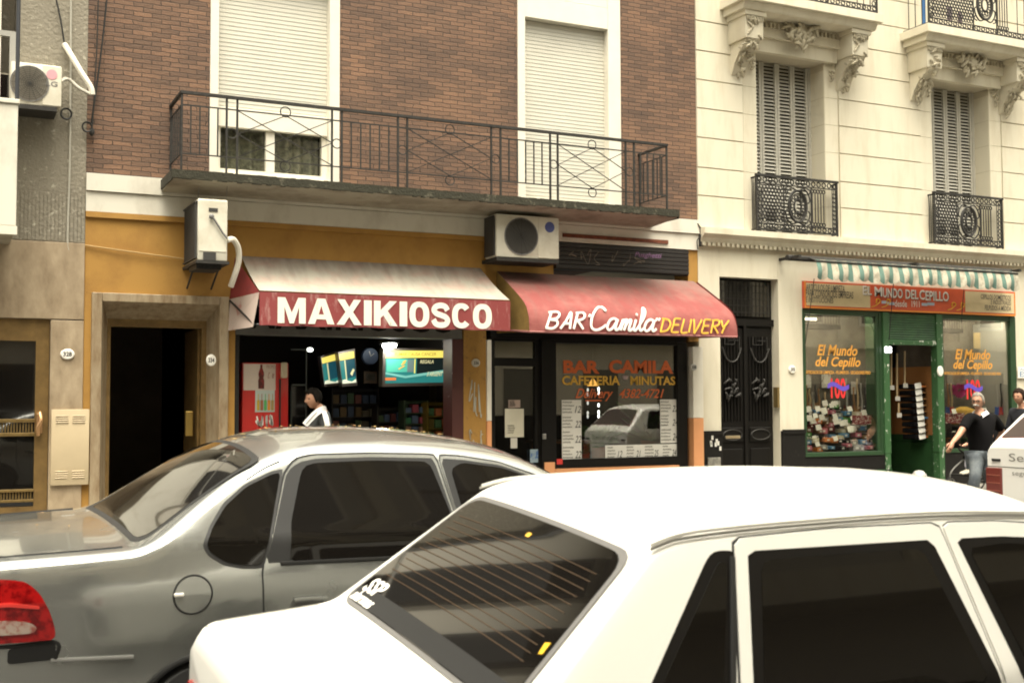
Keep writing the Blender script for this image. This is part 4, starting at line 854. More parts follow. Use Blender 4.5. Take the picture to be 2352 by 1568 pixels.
# ---------------------------------------------------------------- kiosk contents
a = at(557, 832, .12); b = at(662, 985, .12)
t = thing('drinks_fridge', 'red drinks fridge with a cream poster of a bottle at the kiosk entrance', 'fridge', ((a.x+b.x)/2, .45, .19))
ZF = a.z; xm = at(636, 900, .12).x
MB().box(a.x, b.x, .12, .80, .19, ZF, .012).build('cabinet', mat('fridge_red', (.50, .022, .018), .3, coat=.5), t, True)
q = lambda x0, x1, y0, y1, d: wbox(x0, x1, y0, y1, .12-d)
def panel(m_, nm, x0, x1, y0, y1, d):
    w = q(x0, x1, y0, y1, d); return MB().box(w[0], w[1], .12-d, .12-d+.003, w[2], w[3]).build(nm, m_, t)
panel(mat('cream_poster', (.62, .52, .44), .5, var=.05), 'poster', 559, 633, 836, 896, .006)
panel(mat('pale_poster', (.50, .56, .52), .5), 'poster', 586, 631, 896, 946, .006)
m = MB(); w = q(592, 608, 848, 892, .010); c = (w[0]+w[1])/2
m.lathe([(.001, 0), (.035, 0), (.036, .10), (.026, .13), (.034, .17), (.030, .2), (.013, .25), (.013, .29), (.001, .29)], (c, .108, w[2]), 'z', 12); m.v = [(v[0], .108+(v[1]-.108)*.1, v[2]) for v in m.v]; m.build('bottle_picture', mat('bottle_brown', (.08, .015, .01), .5, col2=(.40, .03, .03), scale=10), t)
m = MB(); w = q(612, 632, 838, 850, .010); text(m, 'PROMO', lambda u, v: (u, .108, v), (w[0], w[1], w[2]+.02, w[3]), .0); scribble(m, w[0], w[1], w[2]-.1, w[2]-.02, .108, 2, .005); m.build('lettering', mat('poster_print', (.42, .25, .2), .6), t)
m = MB()
for i, cc in enumerate(((.55, .38, .04), (.35, .12, .06), (.10, .42, .12), (.70, .28, .03), (.40, .28, .10))):
    w = q(590+8.2*i, 596+8.2*i, 904, 942, .010); mm = MB(); mm.box(w[0], w[1], .105, .109, w[2], w[2]+(w[3]-w[2])*.62, .004); mm.box(w[0]+.012, w[1]-.012, .105, .109, w[2]+(w[3]-w[2])*.63, w[3]); mm.build('bottle_picture', mat('bottle_tint_%s' % 'abcde'[i], cc, .5), t)
m = MB(); w = q(586, 626, 952, 980, .006); scribble(m, w[0], w[1], w[2], w[3], .112, 4, .012); m.build('lettering', M_ltr_wh, t)
m = MB(); w = q(645, 660, 832, 868, .03); m.box(w[0], w[1], .06, .12, w[2], w[3], .02); m.build('badge', mat('cream_badge', (.55, .47, .33), .5), t)
m = MB(); w = q(641, 645, 870, 985, .012); m.box(w[0], w[1], .10, .12, .3, w[3]); m.build('door_edge', M_frame, t)
def lightbox(name, label, P, Y, tilt, kind):
    """P: four photo corners tl,tr,br,bl"""
    C4 = [at(p[0], p[1], Y+d) for p, d in zip(P, (0, tilt, tilt, 0))]
    t = thing(name, label, 'illuminated sign', (C4[3]+C4[2])/2)
    L = lambda u, v, d=0: C4[3].lerp(C4[2], u).lerp(C4[0].lerp(C4[1], u), v)+Vector((0, -d, 0))
    def bx(u0, u1, v0, v1, d0, d1): m = MB(); return m.add([L(u, v, d) for d in (d0, d1) for u in (u0, u1) for v in (v0, v1)], [(0, 1, 3, 2), (4, 6, 7, 5), (0, 4, 5, 1), (2, 3, 7, 6), (0, 2, 6, 4), (1, 5, 7, 3)])
    bx(-.045, 1.045, -.10, 1.07, -.14, -.02).build('case', mat('sign_case', (.16, .135, .12), .4, metal=.3), t)
    for q_ in ((-.045, 0, -.10, 1.07), (1, 1.045, -.10, 1.07), (0, 1, 1.0, 1.07), (0, 1, -.10, 0)): bx(*q_, -.019, .012).build('frame', MATS['sign_case'], t)
    E = lambda n_, c, s=.5: mat(n_, c, .4, emit=c, es=s)
    bx(0, 1, .0, .76, -.018, .0).build('lit_panel', E('lit_teal', (.02, .17, .16)), t); bx(0, 1, .78, 1, -.018, .001).build('lit_panel', E('lit_yellow', (.78, .66, .13), .55), t)
    if kind:
        bx(.52, 1, .28, .77, .001, .004).build('picture', E('lit_dark', (.006, .012, .012)), t); bx(.02, .36, .34, .74, .001, .004).build('picture', E('lit_green', (.07, .38, .27)), t); bx(.36, .47, .34, .72, .002, .005).build('picture', E('lit_grey', (.12, .17, .16)), t); bx(.478, .495, .3, .74, .002, .006).build('picture', E('lit_yellow', (.78, .66, .13)), t)
        bx(0, .18, .09, .17, .002, .006).build('picture', E('lit_orange', (.65, .16, .04)), t)
        m = MB(); m.add([L(u, v, .007) for u, v in ((0, .34), (.34, .22), (.62, .30), (1, .40), (1, .30), (.62, .22), (.34, .15), (0, .28))], [(0, 1, 6, 7), (1, 2, 5, 6), (2, 3, 4, 5)]); m.build('picture', E('lit_pale_teal', (.16, .42, .36)), t)
        m = MB(); text(m, 'FUMAR CAUSA CANCER', lambda u, v: L(u, v, .006), (.15, .84, .84, .94), .01); m.build('lettering', E('lit_olive', (.30, .24, .03)), t)
        m = MB(); text(m, 'REGALA', lambda u, v: L(u, v, .008), (.57, .80, .60, .71), .02, .2); text(m, '5 ARGENT', lambda u, v: L(u+.06*v, v, .008), (.68, .95, .20, .34), .02, .2); m.build('lettering', E('lit_cream', (.60, .56, .30)), t)
        m = MB(); rr = random.Random(2)
        for k in range(5): u = .20+.08*rr.random(); v = .42+.25*rr.random(); m.add([L(u, v, .009), L(u+.05, v+.05, .009), L(u+.07, v+.03, .009), L(u+.02, v-.03, .009)], [(0, 1, 2, 3)])
        m.build('picture', E('lit_orange2', (.6, .36, .06)), t)
    else:
        m = MB(); m.add([L(u, v, .004) for u, v in ((.30, .76), (.38, .76), (.38, .12), (.30, .12))], [(0, 1, 2, 3)]); m.add([L(u, v, .004) for u, v in ((.62, .30), (.85, .46), (.95, .40), (.75, .22))], [(0, 1, 2, 3)]); m.build('picture', E('lit_cream', (.60, .56, .30)), t)
        m = MB(); m.add([L(u, v, .004) for u, v in ((.4, .76), (1, .76), (1, .2), (.4, .14))], [(0, 1, 2, 3)]); m.build('picture', E('lit_deep', (.01, .06, .08)), t)
        m = MB(); m.add([L(u, v, .006) for u, v in ((.0, .0), (0.05, .12), (.25, .14), (.45, .08), (.7, .04), (1, .12), (1, .0), (.5, -.0))], [tuple(range(8))]); m.build('picture', E('lit_white', (.70, .72, .52)), t)
lightbox('light_box', 'large lit teal and yellow tobacco sign hanging at the right of the kiosk', ((886, 805), (1024, 805), (1020, 878), (884, 880)), .9, 0, 1)
lightbox('light_box', 'narrower lit teal and yellow sign, left of a matching pair in the kiosk', ((738, 822), (772, 812), (781, 878), (745, 882)), 1.3, .1, 0)
lightbox('light_box', 'wider lit teal and yellow sign, right of a matching pair in the kiosk', ((778, 813), (813, 806), (818, 878), (786, 881)), 1.2, .1, 0)
c = at(896, 794, .8); t = thing('ceiling_lamp', 'bright strip lamp on the kiosk ceiling above the lit sign', 'lamp', c)
MB().box(c.x-.055, c.x+.055, 0.7, 0.95, c.z-.02, c.z+.03, .01).build('diffuser', mat('lamp_white', (.9, .9, .85), .5, emit=(.95, .97, .88), es=34.0), t); MB().box(c.x-.09, c.x+.09, 0.68, 1.02, c.z+.031, c.z+.07).build('fitting', M_frame, t)
c = at(712, 803, 1.6); one(MB().ell(c, (.045, .04, .03), 10, 8), 'ceiling_lamp', mat('small_bulb', (.8, .8, .75), .5, emit=(.8, .85, .75), es=3), 'tiny bright bulb on the kiosk ceiling above the red fridge', 'lamp')
c = at(850, 818, 1.5); t = thing('wall_clock', 'dim round wall clock between the lit kiosk signs', 'clock', c); MB().lathe([(.001, -.02), (.11, -.02), (.12, 0), (.12, .03)], c, 'y', 24).build('face', mat('dim_blue', (.06, .09, .16), .5), t); m = MB(); m.bar((c.x, c.y-.024, c.z), (c.x+.05, c.y-.024, c.z+.04), .008); m.bar((c.x, c.y-.024, c.z), (c.x-.02, c.y-.024, c.z+.07), .008); m.build('hands', M_ltr_wh, t)
w = wbox(835, 865, 853, 880, 1.4); t = thing('framed_picture', 'small dark framed picture under the round clock', 'picture', ((w[0]+w[1])/2, 1.4, w[2])); MB().box(w[0], w[1], 1.38, 1.42, w[2], w[3], .006).build('frame', mat('brown_frame', (.10, .07, .045), .5), t); MB().box(w[0]+.03, w[1]-.03, 1.374, 1.379, w[2]+.04, w[3]-.03).build('picture', mat('dim_picture', (.06, .06, .05), .6, var=.5, scale=14), t)
def rack(label, x0, x1, y0, y1, Y, cols, nx, nz, seed):
    w = wbox(x0, x1, y0, y1, Y); t = thing('sweet_rack', label, 'shelf', ((w[0]+w[1])/2, Y+.15, .2))
    m = MB(); m.box(w[0], w[1], Y+.22, Y+.25, .2, w[3]+.02); m.box(w[0]-.02, w[0], Y, Y+.25, .2, w[3]+.02); m.box(w[1], w[1]+.02, Y, Y+.25, .2, w[3]+.02)
    dz = (w[3]-.35)/nz
    for k in range(nz+1): m.box(w[0], w[1], Y+.02, Y+.22, .33+dz*k, .345+dz*k)
    m.build('shelf', mat('rack_'+label.split()[0], cols[0], .5), t)
    rnd = random.Random(seed)
    for k in range(nz):
        for i in range(nx):
            xa = w[0]+(w[1]-w[0])*(i+.08)/nx; xb = w[0]+(w[1]-w[0])*(i+.9)/nx; z0 = .346+dz*k; cc = rnd.choice(range(1, len(cols)))
            MB().box(xa, xb, Y+.03+.02*rnd.random(), Y+.2, z0, z0+dz*(.45+.35*rnd.random()), .004).build('packet', mat('packet_colour_%d' % (hash(cols[cc]) % 997), cols[cc], .5), t)
PK = [(.20, .16, .04), (.55, .42, .06), (.60, .20, .08), (.50, .09, .18), (.55, .5, .36), (.10, .22, .10), (.5, .36, .06)]
rack('yellow rack of sweet packets at the right of the kiosk', 985, 1052, 926, 1000, 1.1, [(.20, .15, .02)]+PK, 4, 7, 3)
rack('dark rack of green and red packets beside the yellow rack', 932, 982, 922, 1000, 1.25, [(.06, .10, .06), (.06, .25, .12), (.4, .08, .12), (.12, .18, .3), (.45, .28, .2)], 3, 8, 8)
rack('low dim rack of packets in the dark middle of the kiosk', 870, 928, 938, 1000, 1.9, [(.05, .05, .04), (.22, .14, .08), (.12, .2, .1), (.28, .1, .1)], 4, 6, 12)
rack('tall dim rack of packets along the back of the kiosk behind the man', 765, 868, 895, 1000, 2.6, [(.05, .045, .04), (.25, .17, .08), (.14, .22, .12), (.30, .12, .1), (.3, .28, .2), (.1, .14, .22)], 6, 7, 31)
rack('upper rack of yellow packets below the lit sign', 1004, 1046, 884, 915, 1.6, [(.10, .08, .03), (.55, .45, .08), (.5, .4, .2), (.3, .3, .08)], 5, 9, 33)
t = thing('glass_counter', 'dark glass display counter behind the man in the kiosk', 'counter', (4.0, 1.6, .2))
m = MB(); w = wbox(668, 705, 882, 990, 1.3); m.box(w[0], w[1], 1.3, 1.34, w[3]-.02, w[3]); m.box(w[0], w[0]+.015, 1.3, 1.33, .2, w[3]); m.box(w[1]-.015, w[1], 1.3, 1.33, .2, w[3]); m.box(w[0], w[1], 1.3, 1.33, w[3]+.45, w[3]+.47); m.box(w[0]+.2, w[0]+.215, 1.3, 1.33, w[3], w[3]+.45); m.build('frame', mat('dull_aluminium', (.10, .11, .10), .4, metal=.4), t); MB().box(w[0]+.02, w[1]-.02, 1.31, 1.32, .25, w[3]-.03).build('pane', M_cargl, t)
w = wbox(1040, 1060, 884, 960, .35); t = one(MB().box(w[0], w[1], .36, .37, w[2], w[3]), 'notice', mat('dim_paper', (.16, .13, .10), .8, var=.4, scale=10), 'dim paper notices pinned beside the dark red door post', 'paper')

# ---------------------------------------------------------------- bar contents
def paper(label, x0, x1, y0, y1, Y, cells, name='menu_sheet', group=None, m_=None):
    w = wbox(x0, x1, y0, y1, Y); t = thing(name, label, 'paper', ((w[0]+w[1])/2, Y, w[2]), group); MB().box(w[0], w[1], Y-.001, Y+.001, w[2], w[3]).build('sheet', m_ or M_paper, t)
    n_ = MB(); s_ = MB(); rnd = random.Random(x0)
    for (u0, u1, v0, v1, num) in cells:
        X = lambda u: w[0]+(w[1]-w[0])*u; Z = lambda v: w[2]+(w[3]-w[2])*v
        for k in range(4):
            z = Z(v1-(v1-v0)*(k+.5)/4.2); xa = X(u0+.03); xb = X(u0+(u1-u0)*(.40+.25*rnd.random())); pts = []
            j = 0; xx = xa
            while xx < xb: pts.append((xx, Y-.004, z+(.011 if j % 2 else -.011)*(.5+rnd.random()*.6))); xx += .012; j += 1
            if len(pts) > 1: s_.tube(pts, .0035, 4)
        if num: text(n_, num, lambda u, v: (u, Y-.005, v), (X(u0+(u1-u0)*.66), X(u1-.02), Z(v0+(v1-v0)*.12), Z(v0+(v1-v0)*.62)), .0, .3)
    if s_.v: s_.build('handwriting', M_sgk, t)
    if n_.v: n_.build('lettering', M_ltr_k, t)
paper('tall white handwritten menu sheet at the left side of the bar window', 1291, 1335, 918, 1059, .034, [(0, 1, .76, .99, '12'), (0, 1, .52, .74, '22'), (0, 1, .27, .50, '22'), (0, 1, .02, .25, '22')])
paper('tall white handwritten menu sheet at the right side of the bar window', 1517, 1557, 917, 1017, .034, [(0, 1, .68, .98, '22'), (0, 1, .36, .66, '24'), (0, 1, .02, .34, '24')])
paper('wide white handwritten menu sheet along the bottom of the bar window', 1390, 1556, 1018.5, 1056, .034, [(0, .25, .05, .95, '12'), (.26, .5, .05, .95, '21'), (.51, .75, .05, .95, '25'), (.76, 1, .05, .95, '24')])
paper('yellow headed notice taped to the bar door glass', 1160, 1203, 938, 1004, .05, [(.1, .9, .1, .45, '')], 'notice', None, mat('notice_paper', (.60, .56, .44), .8, var=.1, scale=3))
paper('small narrow card below the notice on the bar door', 1173, 1188, 1005, 1029, .05, [], 'notice', None, mat('pale_card', (.55, .52, .45), .8))
paper('small pinkish paper above the notice on the bar door', 1168, 1195, 918, 936, .05, [(.05, .95, .1, .9, '')], 'notice', None, mat('pinkish_paper', (.40, .30, .25), .8))
w = wbox(1218, 1236, 1031, 1062, .01); one(MB().box(w[0], w[1], .012, .018, w[2], w[3]), 'sticker', mat('blue_sticker', (.25, .32, .36), .6, col2=(.05, .12, .3), scale=9, c2=(.5, .55)), 'blue and white sticker at the bottom of the bar door', 'sticker')
w = wbox(1279, 1292, 1053, 1066, -.012); one(MB().box(w[0], w[1], -.016, -.011, w[2], w[3]), 'sticker', mat('red_sticker', (.6, .04, .03), .6), 'small square red sticker at the lower left of the bar window frame', 'sticker')
def plant(label, px, py, rpot, hpot, nl, spread, Y, seed):
    c = at(px, py, Y); t = thing('potted_plant', label, 'plant', c)
    MB().lathe([(.001, 0), (rpot*.7, 0), (rpot, hpot), (rpot*1.08, hpot), (rpot*1.08, hpot*.85), (rpot*.95, hpot*.97), (.001, hpot*.95)], c, 'z', 18).build('pot', M_terra, t, True)
    m = MB(); rnd = random.Random(seed)
    for k in range(nl):
        a = rnd.random()*6.28; L = spread*(.4+.6*rnd.random()); h = hpot+spread*(.15+.7*rnd.random()); b = Vector((c.x, c.y, c.z+hpot)); e = Vector((c.x+L*math.cos(a), c.y+L*.5*math.sin(a), c.z+h)); d = (e-b); s_ = Vector((-math.sin(a), math.cos(a), .3)).normalized()*spread*.13; mid = b+d*.75+Vector((0, 0, .02))
        m.tube([b, b+d*.5], .004, 4); m.add([b+d*.45, mid+s_, e-Vector((0, 0, .02)), mid-s_], [(0, 1, 2, 3)])
    m.build('leaves', M_plant, t, fix=False)
plant('wide leafy plant in a terracotta pot in the middle of the bar window', 1375, 1060, .12, .20, 60, .42, .28, 3)
plant('small leafy plant in a clay pot at the left of the bar window', 1342, 1062, .08, .12, 34, .26, .26, 5)
plant('tall dark leafed plant deep in the bar at its right', 1495, 1050, .14, .25, 50, .75, 1.1, 8)
def string(label, px, ys_, on):
    c = at(px, ys_[0], 1.2); t = thing('string_light', label, 'lamp', c, 'hanging lights inside the bar'); a = at(px, 860, 1.2); b = at(px, ys_[-1], 1.2); MB().tube([a, b], .004, 4).build('cord', M_iron, t)
    for y in ys_: MB().ell(at(px, y, 1.2), (.016, .016, .03), 8, 6).build('bulb', mat('lit_bulb' if on else 'dim_bulb', (.9, .9, .85), .4, emit=(1, 1, .95), es=3.0 if on else .5), t)
string('bright string of small bulbs hanging inside the bar window', 1375, (893, 902, 930, 946, 955), True); string('dimmer string of small bulbs inside the bar, left of the bright one', 1350, (895, 905, 925, 948, 956), False)
c = at(1362, 886, 1.0); t = thing('pendant_lamp', 'small warm pendant lamp behind the word CAFETERIA', 'lamp', c); MB().lathe([(.02, .1), (.09, .0), (.085, 0), (.015, .095)], c, 'z', 16).build('lamp_shade', mat('amber_shade', (.5, .25, .06), .5, emit=(.8, .4, .08), es=.9), t); MB().tube([(c.x, c.y, c.z+.1), (c.x, c.y, 2.9)], .004, 4).build('cord', M_iron, t)
t = thing('bar_table', 'dark table behind the bar window', 'table', (8.6, 1.9, .2)); MB().box(8.2, 9.0, 1.6, 2.3, .92, .96).build('tabletop', M_wood, t)
for x in (8.25, 8.92):
    for y in (1.65, 2.22): MB().box(x, x+.04, y, y+.04, .2, .92).build('leg', M_wood, t)

# ---------------------------------------------------------------- brush shop contents
rnd = random.Random(21)
def shop_item(kind, label, group, px, py, Y, sc_=1.0, **k):
    c = at(px, py, Y)
    if kind == 'tag': return one(MB().add([(c.x-.055*sc_, Y, c.z-.035*sc_), (c.x+.055*sc_, Y, c.z-.035*sc_+.01), (c.x+.05*sc_, Y+.03, c.z+.05*sc_+.012), (c.x-.05*sc_, Y+.03, c.z+.05*sc_)], [(0, 1, 2, 3)]), 'price_card', M_paper, label, 'price card', group, solid=.002)
    if kind == 'box':
        t = thing('carton', label, 'box', c, group); MB().box(c.x-.09*sc_, c.x+.09*sc_, Y, Y+.12, c.z-.05*sc_, c.z+.05*sc_, .006).build('body', k['m'], t); MB().box(c.x-.035*sc_, c.x+.03*sc_, Y-.003, Y-.0005, c.z-.02*sc_, c.z+.02*sc_).build('label', M_paper, t); return t
    if kind == 'brush':
        t = thing('brush', label, 'brush', c, group); h = k.get('h', .4); MB().tube(smooth_line([(c.x, Y, c.z), (c.x+.012, Y, c.z+h*.4), (c.x-.006, Y, c.z+h*.75), (c.x, Y, c.z+h)]), [.012, .014, .016, .018, .016, .016, .014, .014, .013, .012, .012, .012, .013, .014, .015, .012], 8).build('handle', k['m'], t, True)
        m = MB(); rr = random.Random(px)
        for i in range(30): m.bar((c.x-.05+.1*rr.random(), Y+.02*rr.random(), c.z+.01), (c.x-.06+.12*rr.random(), Y+.02*rr.random(), c.z-.13), .005)
        m.build('bristles', k.get('b', M_wood), t); return t
cl = [mat('box_grey', (.30, .29, .27), .6), mat('box_black', (.015, .015, .016), .5), mat('box_maroon', (.16, .03, .03), .5), mat('box_blue', (.10, .24, .42), .5), mat('box_brown', (.20, .11, .05), .6), mat('box_green', (.08, .30, .06), .5), mat('box_dark', (.03, .03, .035), .5), mat('box_pink', (.55, .16, .22), .5), mat('box_orange', (.6, .2, .05), .5), mat('box_cream', (.55, .5, .36), .6)]
for i in range(72):
    row = i // 9; shop_item('box', 'small carton with a white label piled in the left brush shop window', 'cartons in the left shop window', 1862+17.5*(i % 9)+rnd.uniform(-6, 6), 1028-13*row+rnd.uniform(-6, 4), .12+.07*row, rnd.uniform(.45, .85), m=rnd.choice(cl))
for i in range(26): shop_item('tag', 'white price card among the goods of the left shop window', 'price cards in the left shop window', 1858+rnd.uniform(0, 145), rnd.uniform(925, 1024), .08+.3*rnd.random(), rnd.uniform(.6, 1.1))
hm = [M_wood, mat('pale_wood', (.45, .33, .18), .5), mat('handle_grey', (.30, .29, .26), .5), mat('handle_black', (.03, .03, .03), .4)]
for i, px_ in enumerate((1853, 1860, 1867, 1874, 1881, 1896, 1945, 1954, 1962, 1970, 1979, 1988, 1998)):
    shop_item('brush', 'long handled brush hanging in the left shop window', 'brushes hanging in the left shop window', px_, 925+(i % 3)*8 if px_ < 1900 else 940+(i % 3)*10, .6, m=hm[i % 4], h=.28 if px_ < 1900 else .5)
for i, (x0, x1, y0, y1) in enumerate(((1847, 1863, 860, 890), (1888, 1908, 860, 890), (1956, 1966, 876, 905), (1990, 2004, 868, 905), (1912, 1930, 920, 945))):
    w = wbox(x0, x1, y0, y1, .70); one(MB().box(w[0], w[1], .70, .71, w[2], w[3], .002), 'picture_card', mat('picture_card', (.5, .48, .42), .7, col2=(.25, .15, .1), scale=12, c2=(.55, .6)), 'pale picture card hung at the back of the left shop window', 'card', 'picture cards in the left shop window')
w = wbox(1958, 2008, 953, 975, .2); t = one(MB().box(w[0], w[1], .2, .205, w[2], w[3]), 'notice', mat('maroon_print', (.22, .03, .04), .7, col2=(.6, .5, .45), scale=22, c2=(.52, .56), stretch=(.6, 1, 2)), 'maroon printed notice low in the left shop window', 'notice')
for i, px_ in enumerate((2178, 2186, 2290, 2300, 2308)): shop_item('brush', 'bottle brush hanging in the right shop window', 'brushes hanging in the right shop window', px_, 935, .15 if px_ > 2250 else .5, m=hm[i % 4], h=.4, b=[mat('blue_bristle', (.05, .12, .4), .7), mat('red_bristle', (.5, .05, .04), .7)][i % 2])
c = at(2203, 893, .5); t = thing('feather_duster', 'pink and brown feather duster hanging in the right shop window', 'duster', c)
for nm, cc, dz, r in (('feathers', (.55, .05, .25), -.02, .13), ('feathers', (.20, .09, .03), .17, .11)):
    m = MB()
    for i in range(160):
        d = Vector((rnd.gauss(0, 1), rnd.gauss(0, 1)*.6, rnd.gauss(0, 1))).normalized(); p = c+Vector((0, 0, dz)); s_ = d.cross(Vector((0, 1, .3))).normalized()*.018; m.add([p+d*r*.2, p+d*r*.7+s_, p+d*r*(1+.2*rnd.random()), p+d*r*.7-s_], [(0, 1, 2, 3)])
    m.build(nm, mat('feather_%s' % ('pink' if dz < 0 else 'brown'), cc, .9), t, fix=False)
MB().tube([(c.x, c.y, c.z+.2), (c.x, c.y, c.z+.6)], .012, 6).build('handle', M_wood, t)
for i in range(24): shop_item('box', 'small carton low in the right shop window', 'cartons in the right shop window', 2172+11*(i % 12), 1024-13*(i % 4), .12+.1*(i % 4), .8, m=rnd.choice(cl))
for i in range(8): shop_item('tag', 'price card or bright note in the right shop window', 'price cards in the right shop window', 2172+rnd.uniform(0, 130), rnd.uniform(930, 1020), .2+.2*rnd.random(), .9)
w = wbox(2172, 2215, 948, 972, .25); one(MB().box(w[0], w[1], .25, .255, w[2], w[3]), 'notice', MATS['maroon_print'], 'maroon printed notice at the left of the right shop window', 'notice')
w = wbox(2210, 2250, 940, 975, .3); t = one(MB().lathe([(.001, 0), (.20, 0), (.24, .10), (.2, .24), (.05, .30), (.001, .3)], ((w[0]+w[1])/2, .45, w[2]), 'z', 18), 'straw_basket', mat('straw_yellow', (.50, .30, .04), .7, var=.2, scale=30), 'round yellow basket in the right shop window', 'basket', None, True)
w = wbox(2238, 2282, 765, 800, .6); one(MB().box(w[0], w[1], .6, .62, w[2], w[3]), 'hanging_board', mat('tan_board', (.45, .33, .15), .8), 'tan square board hanging high in the right shop window', 'board')
# doorway: hanging brooms and price cards
for i, (px_, y0, y1) in enumerate(((2047, 800, 895), (2060, 812, 920), (2078, 806, 890), (2064, 925, 958))):
    a = at(px_, y0, .35); b = at(px_, y1, .35); t = thing('broom_handle', 'pale broom handle with a card hanging in the shop doorway', 'broom', b, 'broom handles in the shop doorway'); MB().tube([a, b], .016, 6).build('stick', hm[1], t); MB().box(b.x-.05, b.x+.05, b.y-.02, b.y-.016, b.z+.0, b.z+.07).build('tag', mat('card_grey', (.45, .43, .38), .8), t)
for i in range(9):
    c = at(2110+1.2*i, 886+14.5*i, .30); t = thing('hanging_brush', 'dark brush on a peg with a white price card in the shop doorway', 'brush', c, 'brushes with white cards in the doorway')
    MB().box(c.x-.10, 14.57, c.y+.05, c.y+.35, c.z-.05, c.z+.03, .02).build('brush_head', M_blackcloth, t); MB().add([(c.x-.07, c.y, c.z-.05), (c.x+.07, c.y, c.z-.03), (c.x+.08, c.y+.03, c.z+.06), (c.x-.06, c.y+.03, c.z+.04)], [(0, 1, 2, 3)]).build('tag', M_paper, t, solid=.002)
    MB().box(c.x+.09, c.x+.2, c.y+.03, c.y+.049, c.z-.02, c.z+.01).build('handle', rnd.choice([cl[-2], cl[3], M_wood]), t)
for i, y in enumerate((793, 812)):
    a = at(2090, y, 1.5); b = at(2132, y, 1.5); one(MB().box(a.x, b.x, 1.5, 1.53, a.z-.02, a.z+.02), 'shelf_board', hm[1], ('upper' if i == 0 else 'lower')+' pale shelf edge high inside the shop doorway', 'shelf')
c = at(2040, 803, -.06); t = thing('open_sign', 'small bright white lit sign on the left green door post', 'sign', c)
m = MB()
for dx in (-.034, .034):
    for dz in (-.024, .024): m.ell((c.x+dx*1.1, c.y, c.z+dz), (.038, .02, .028), 10, 8)
m.build('lit_shape', mat('neon_white', (.9, .9, .9), .5, emit=(1, 1, 1), es=1.6), t, True); MB().box(c.x-.07, c.x+.07, c.y+.02, c.y+.04, c.z-.05, c.z+.05).build('back', M_black, t)
w = wbox(2338, 2352, 842, 868, -.03); t = thing('street_sign', 'small white sign with blue lettering at the right edge on the cream wall', 'sign', (w[0]+.15, -.03, w[2])); MB().box(w[0], w[0]+.34, -.035, -.025, w[2], w[3]).build('plate', M_ltr_wh, t); m = MB(); text(m, 'AL', lambda u, v: (u, -.037, v), (w[0]+.04, w[0]+.2, w[2]+.13, w[3]-.03), .01); text(m, 'ES', lambda u, v: (u, -.037, v), (w[0]+.04, w[0]+.2, w[2]+.02, w[2]+.11), .01); m.build('lettering', cl[3], t)
b = at(2112, 1118, -1.1); t = thing('bollard', 'short pavement bollard with a silver domed cap, just above the white car roof', 'bollard', (b.x, -1.1, .19))
MB().lathe([(.001, 0), (.07, 0), (.07, .02), (.05, .03), (.045, .16), (.001, .16)], (b.x, -1.1, .19), 'z', 16).build('post', M_iron, t, True); MB().lathe([(.115, 0), (.115, .06), (.10, .12), (.06, .165), (.001, .18)], (b.x, -1.1, .352), 'z', 20).build('cap', mat('silver_cap', (.55, .54, .5), .35, metal=.5), t, True); MB().lathe([(.118, 0), (.118, .025)], (b.x, -1.1, .40), 'z', 20).build('band', M_iron, t)
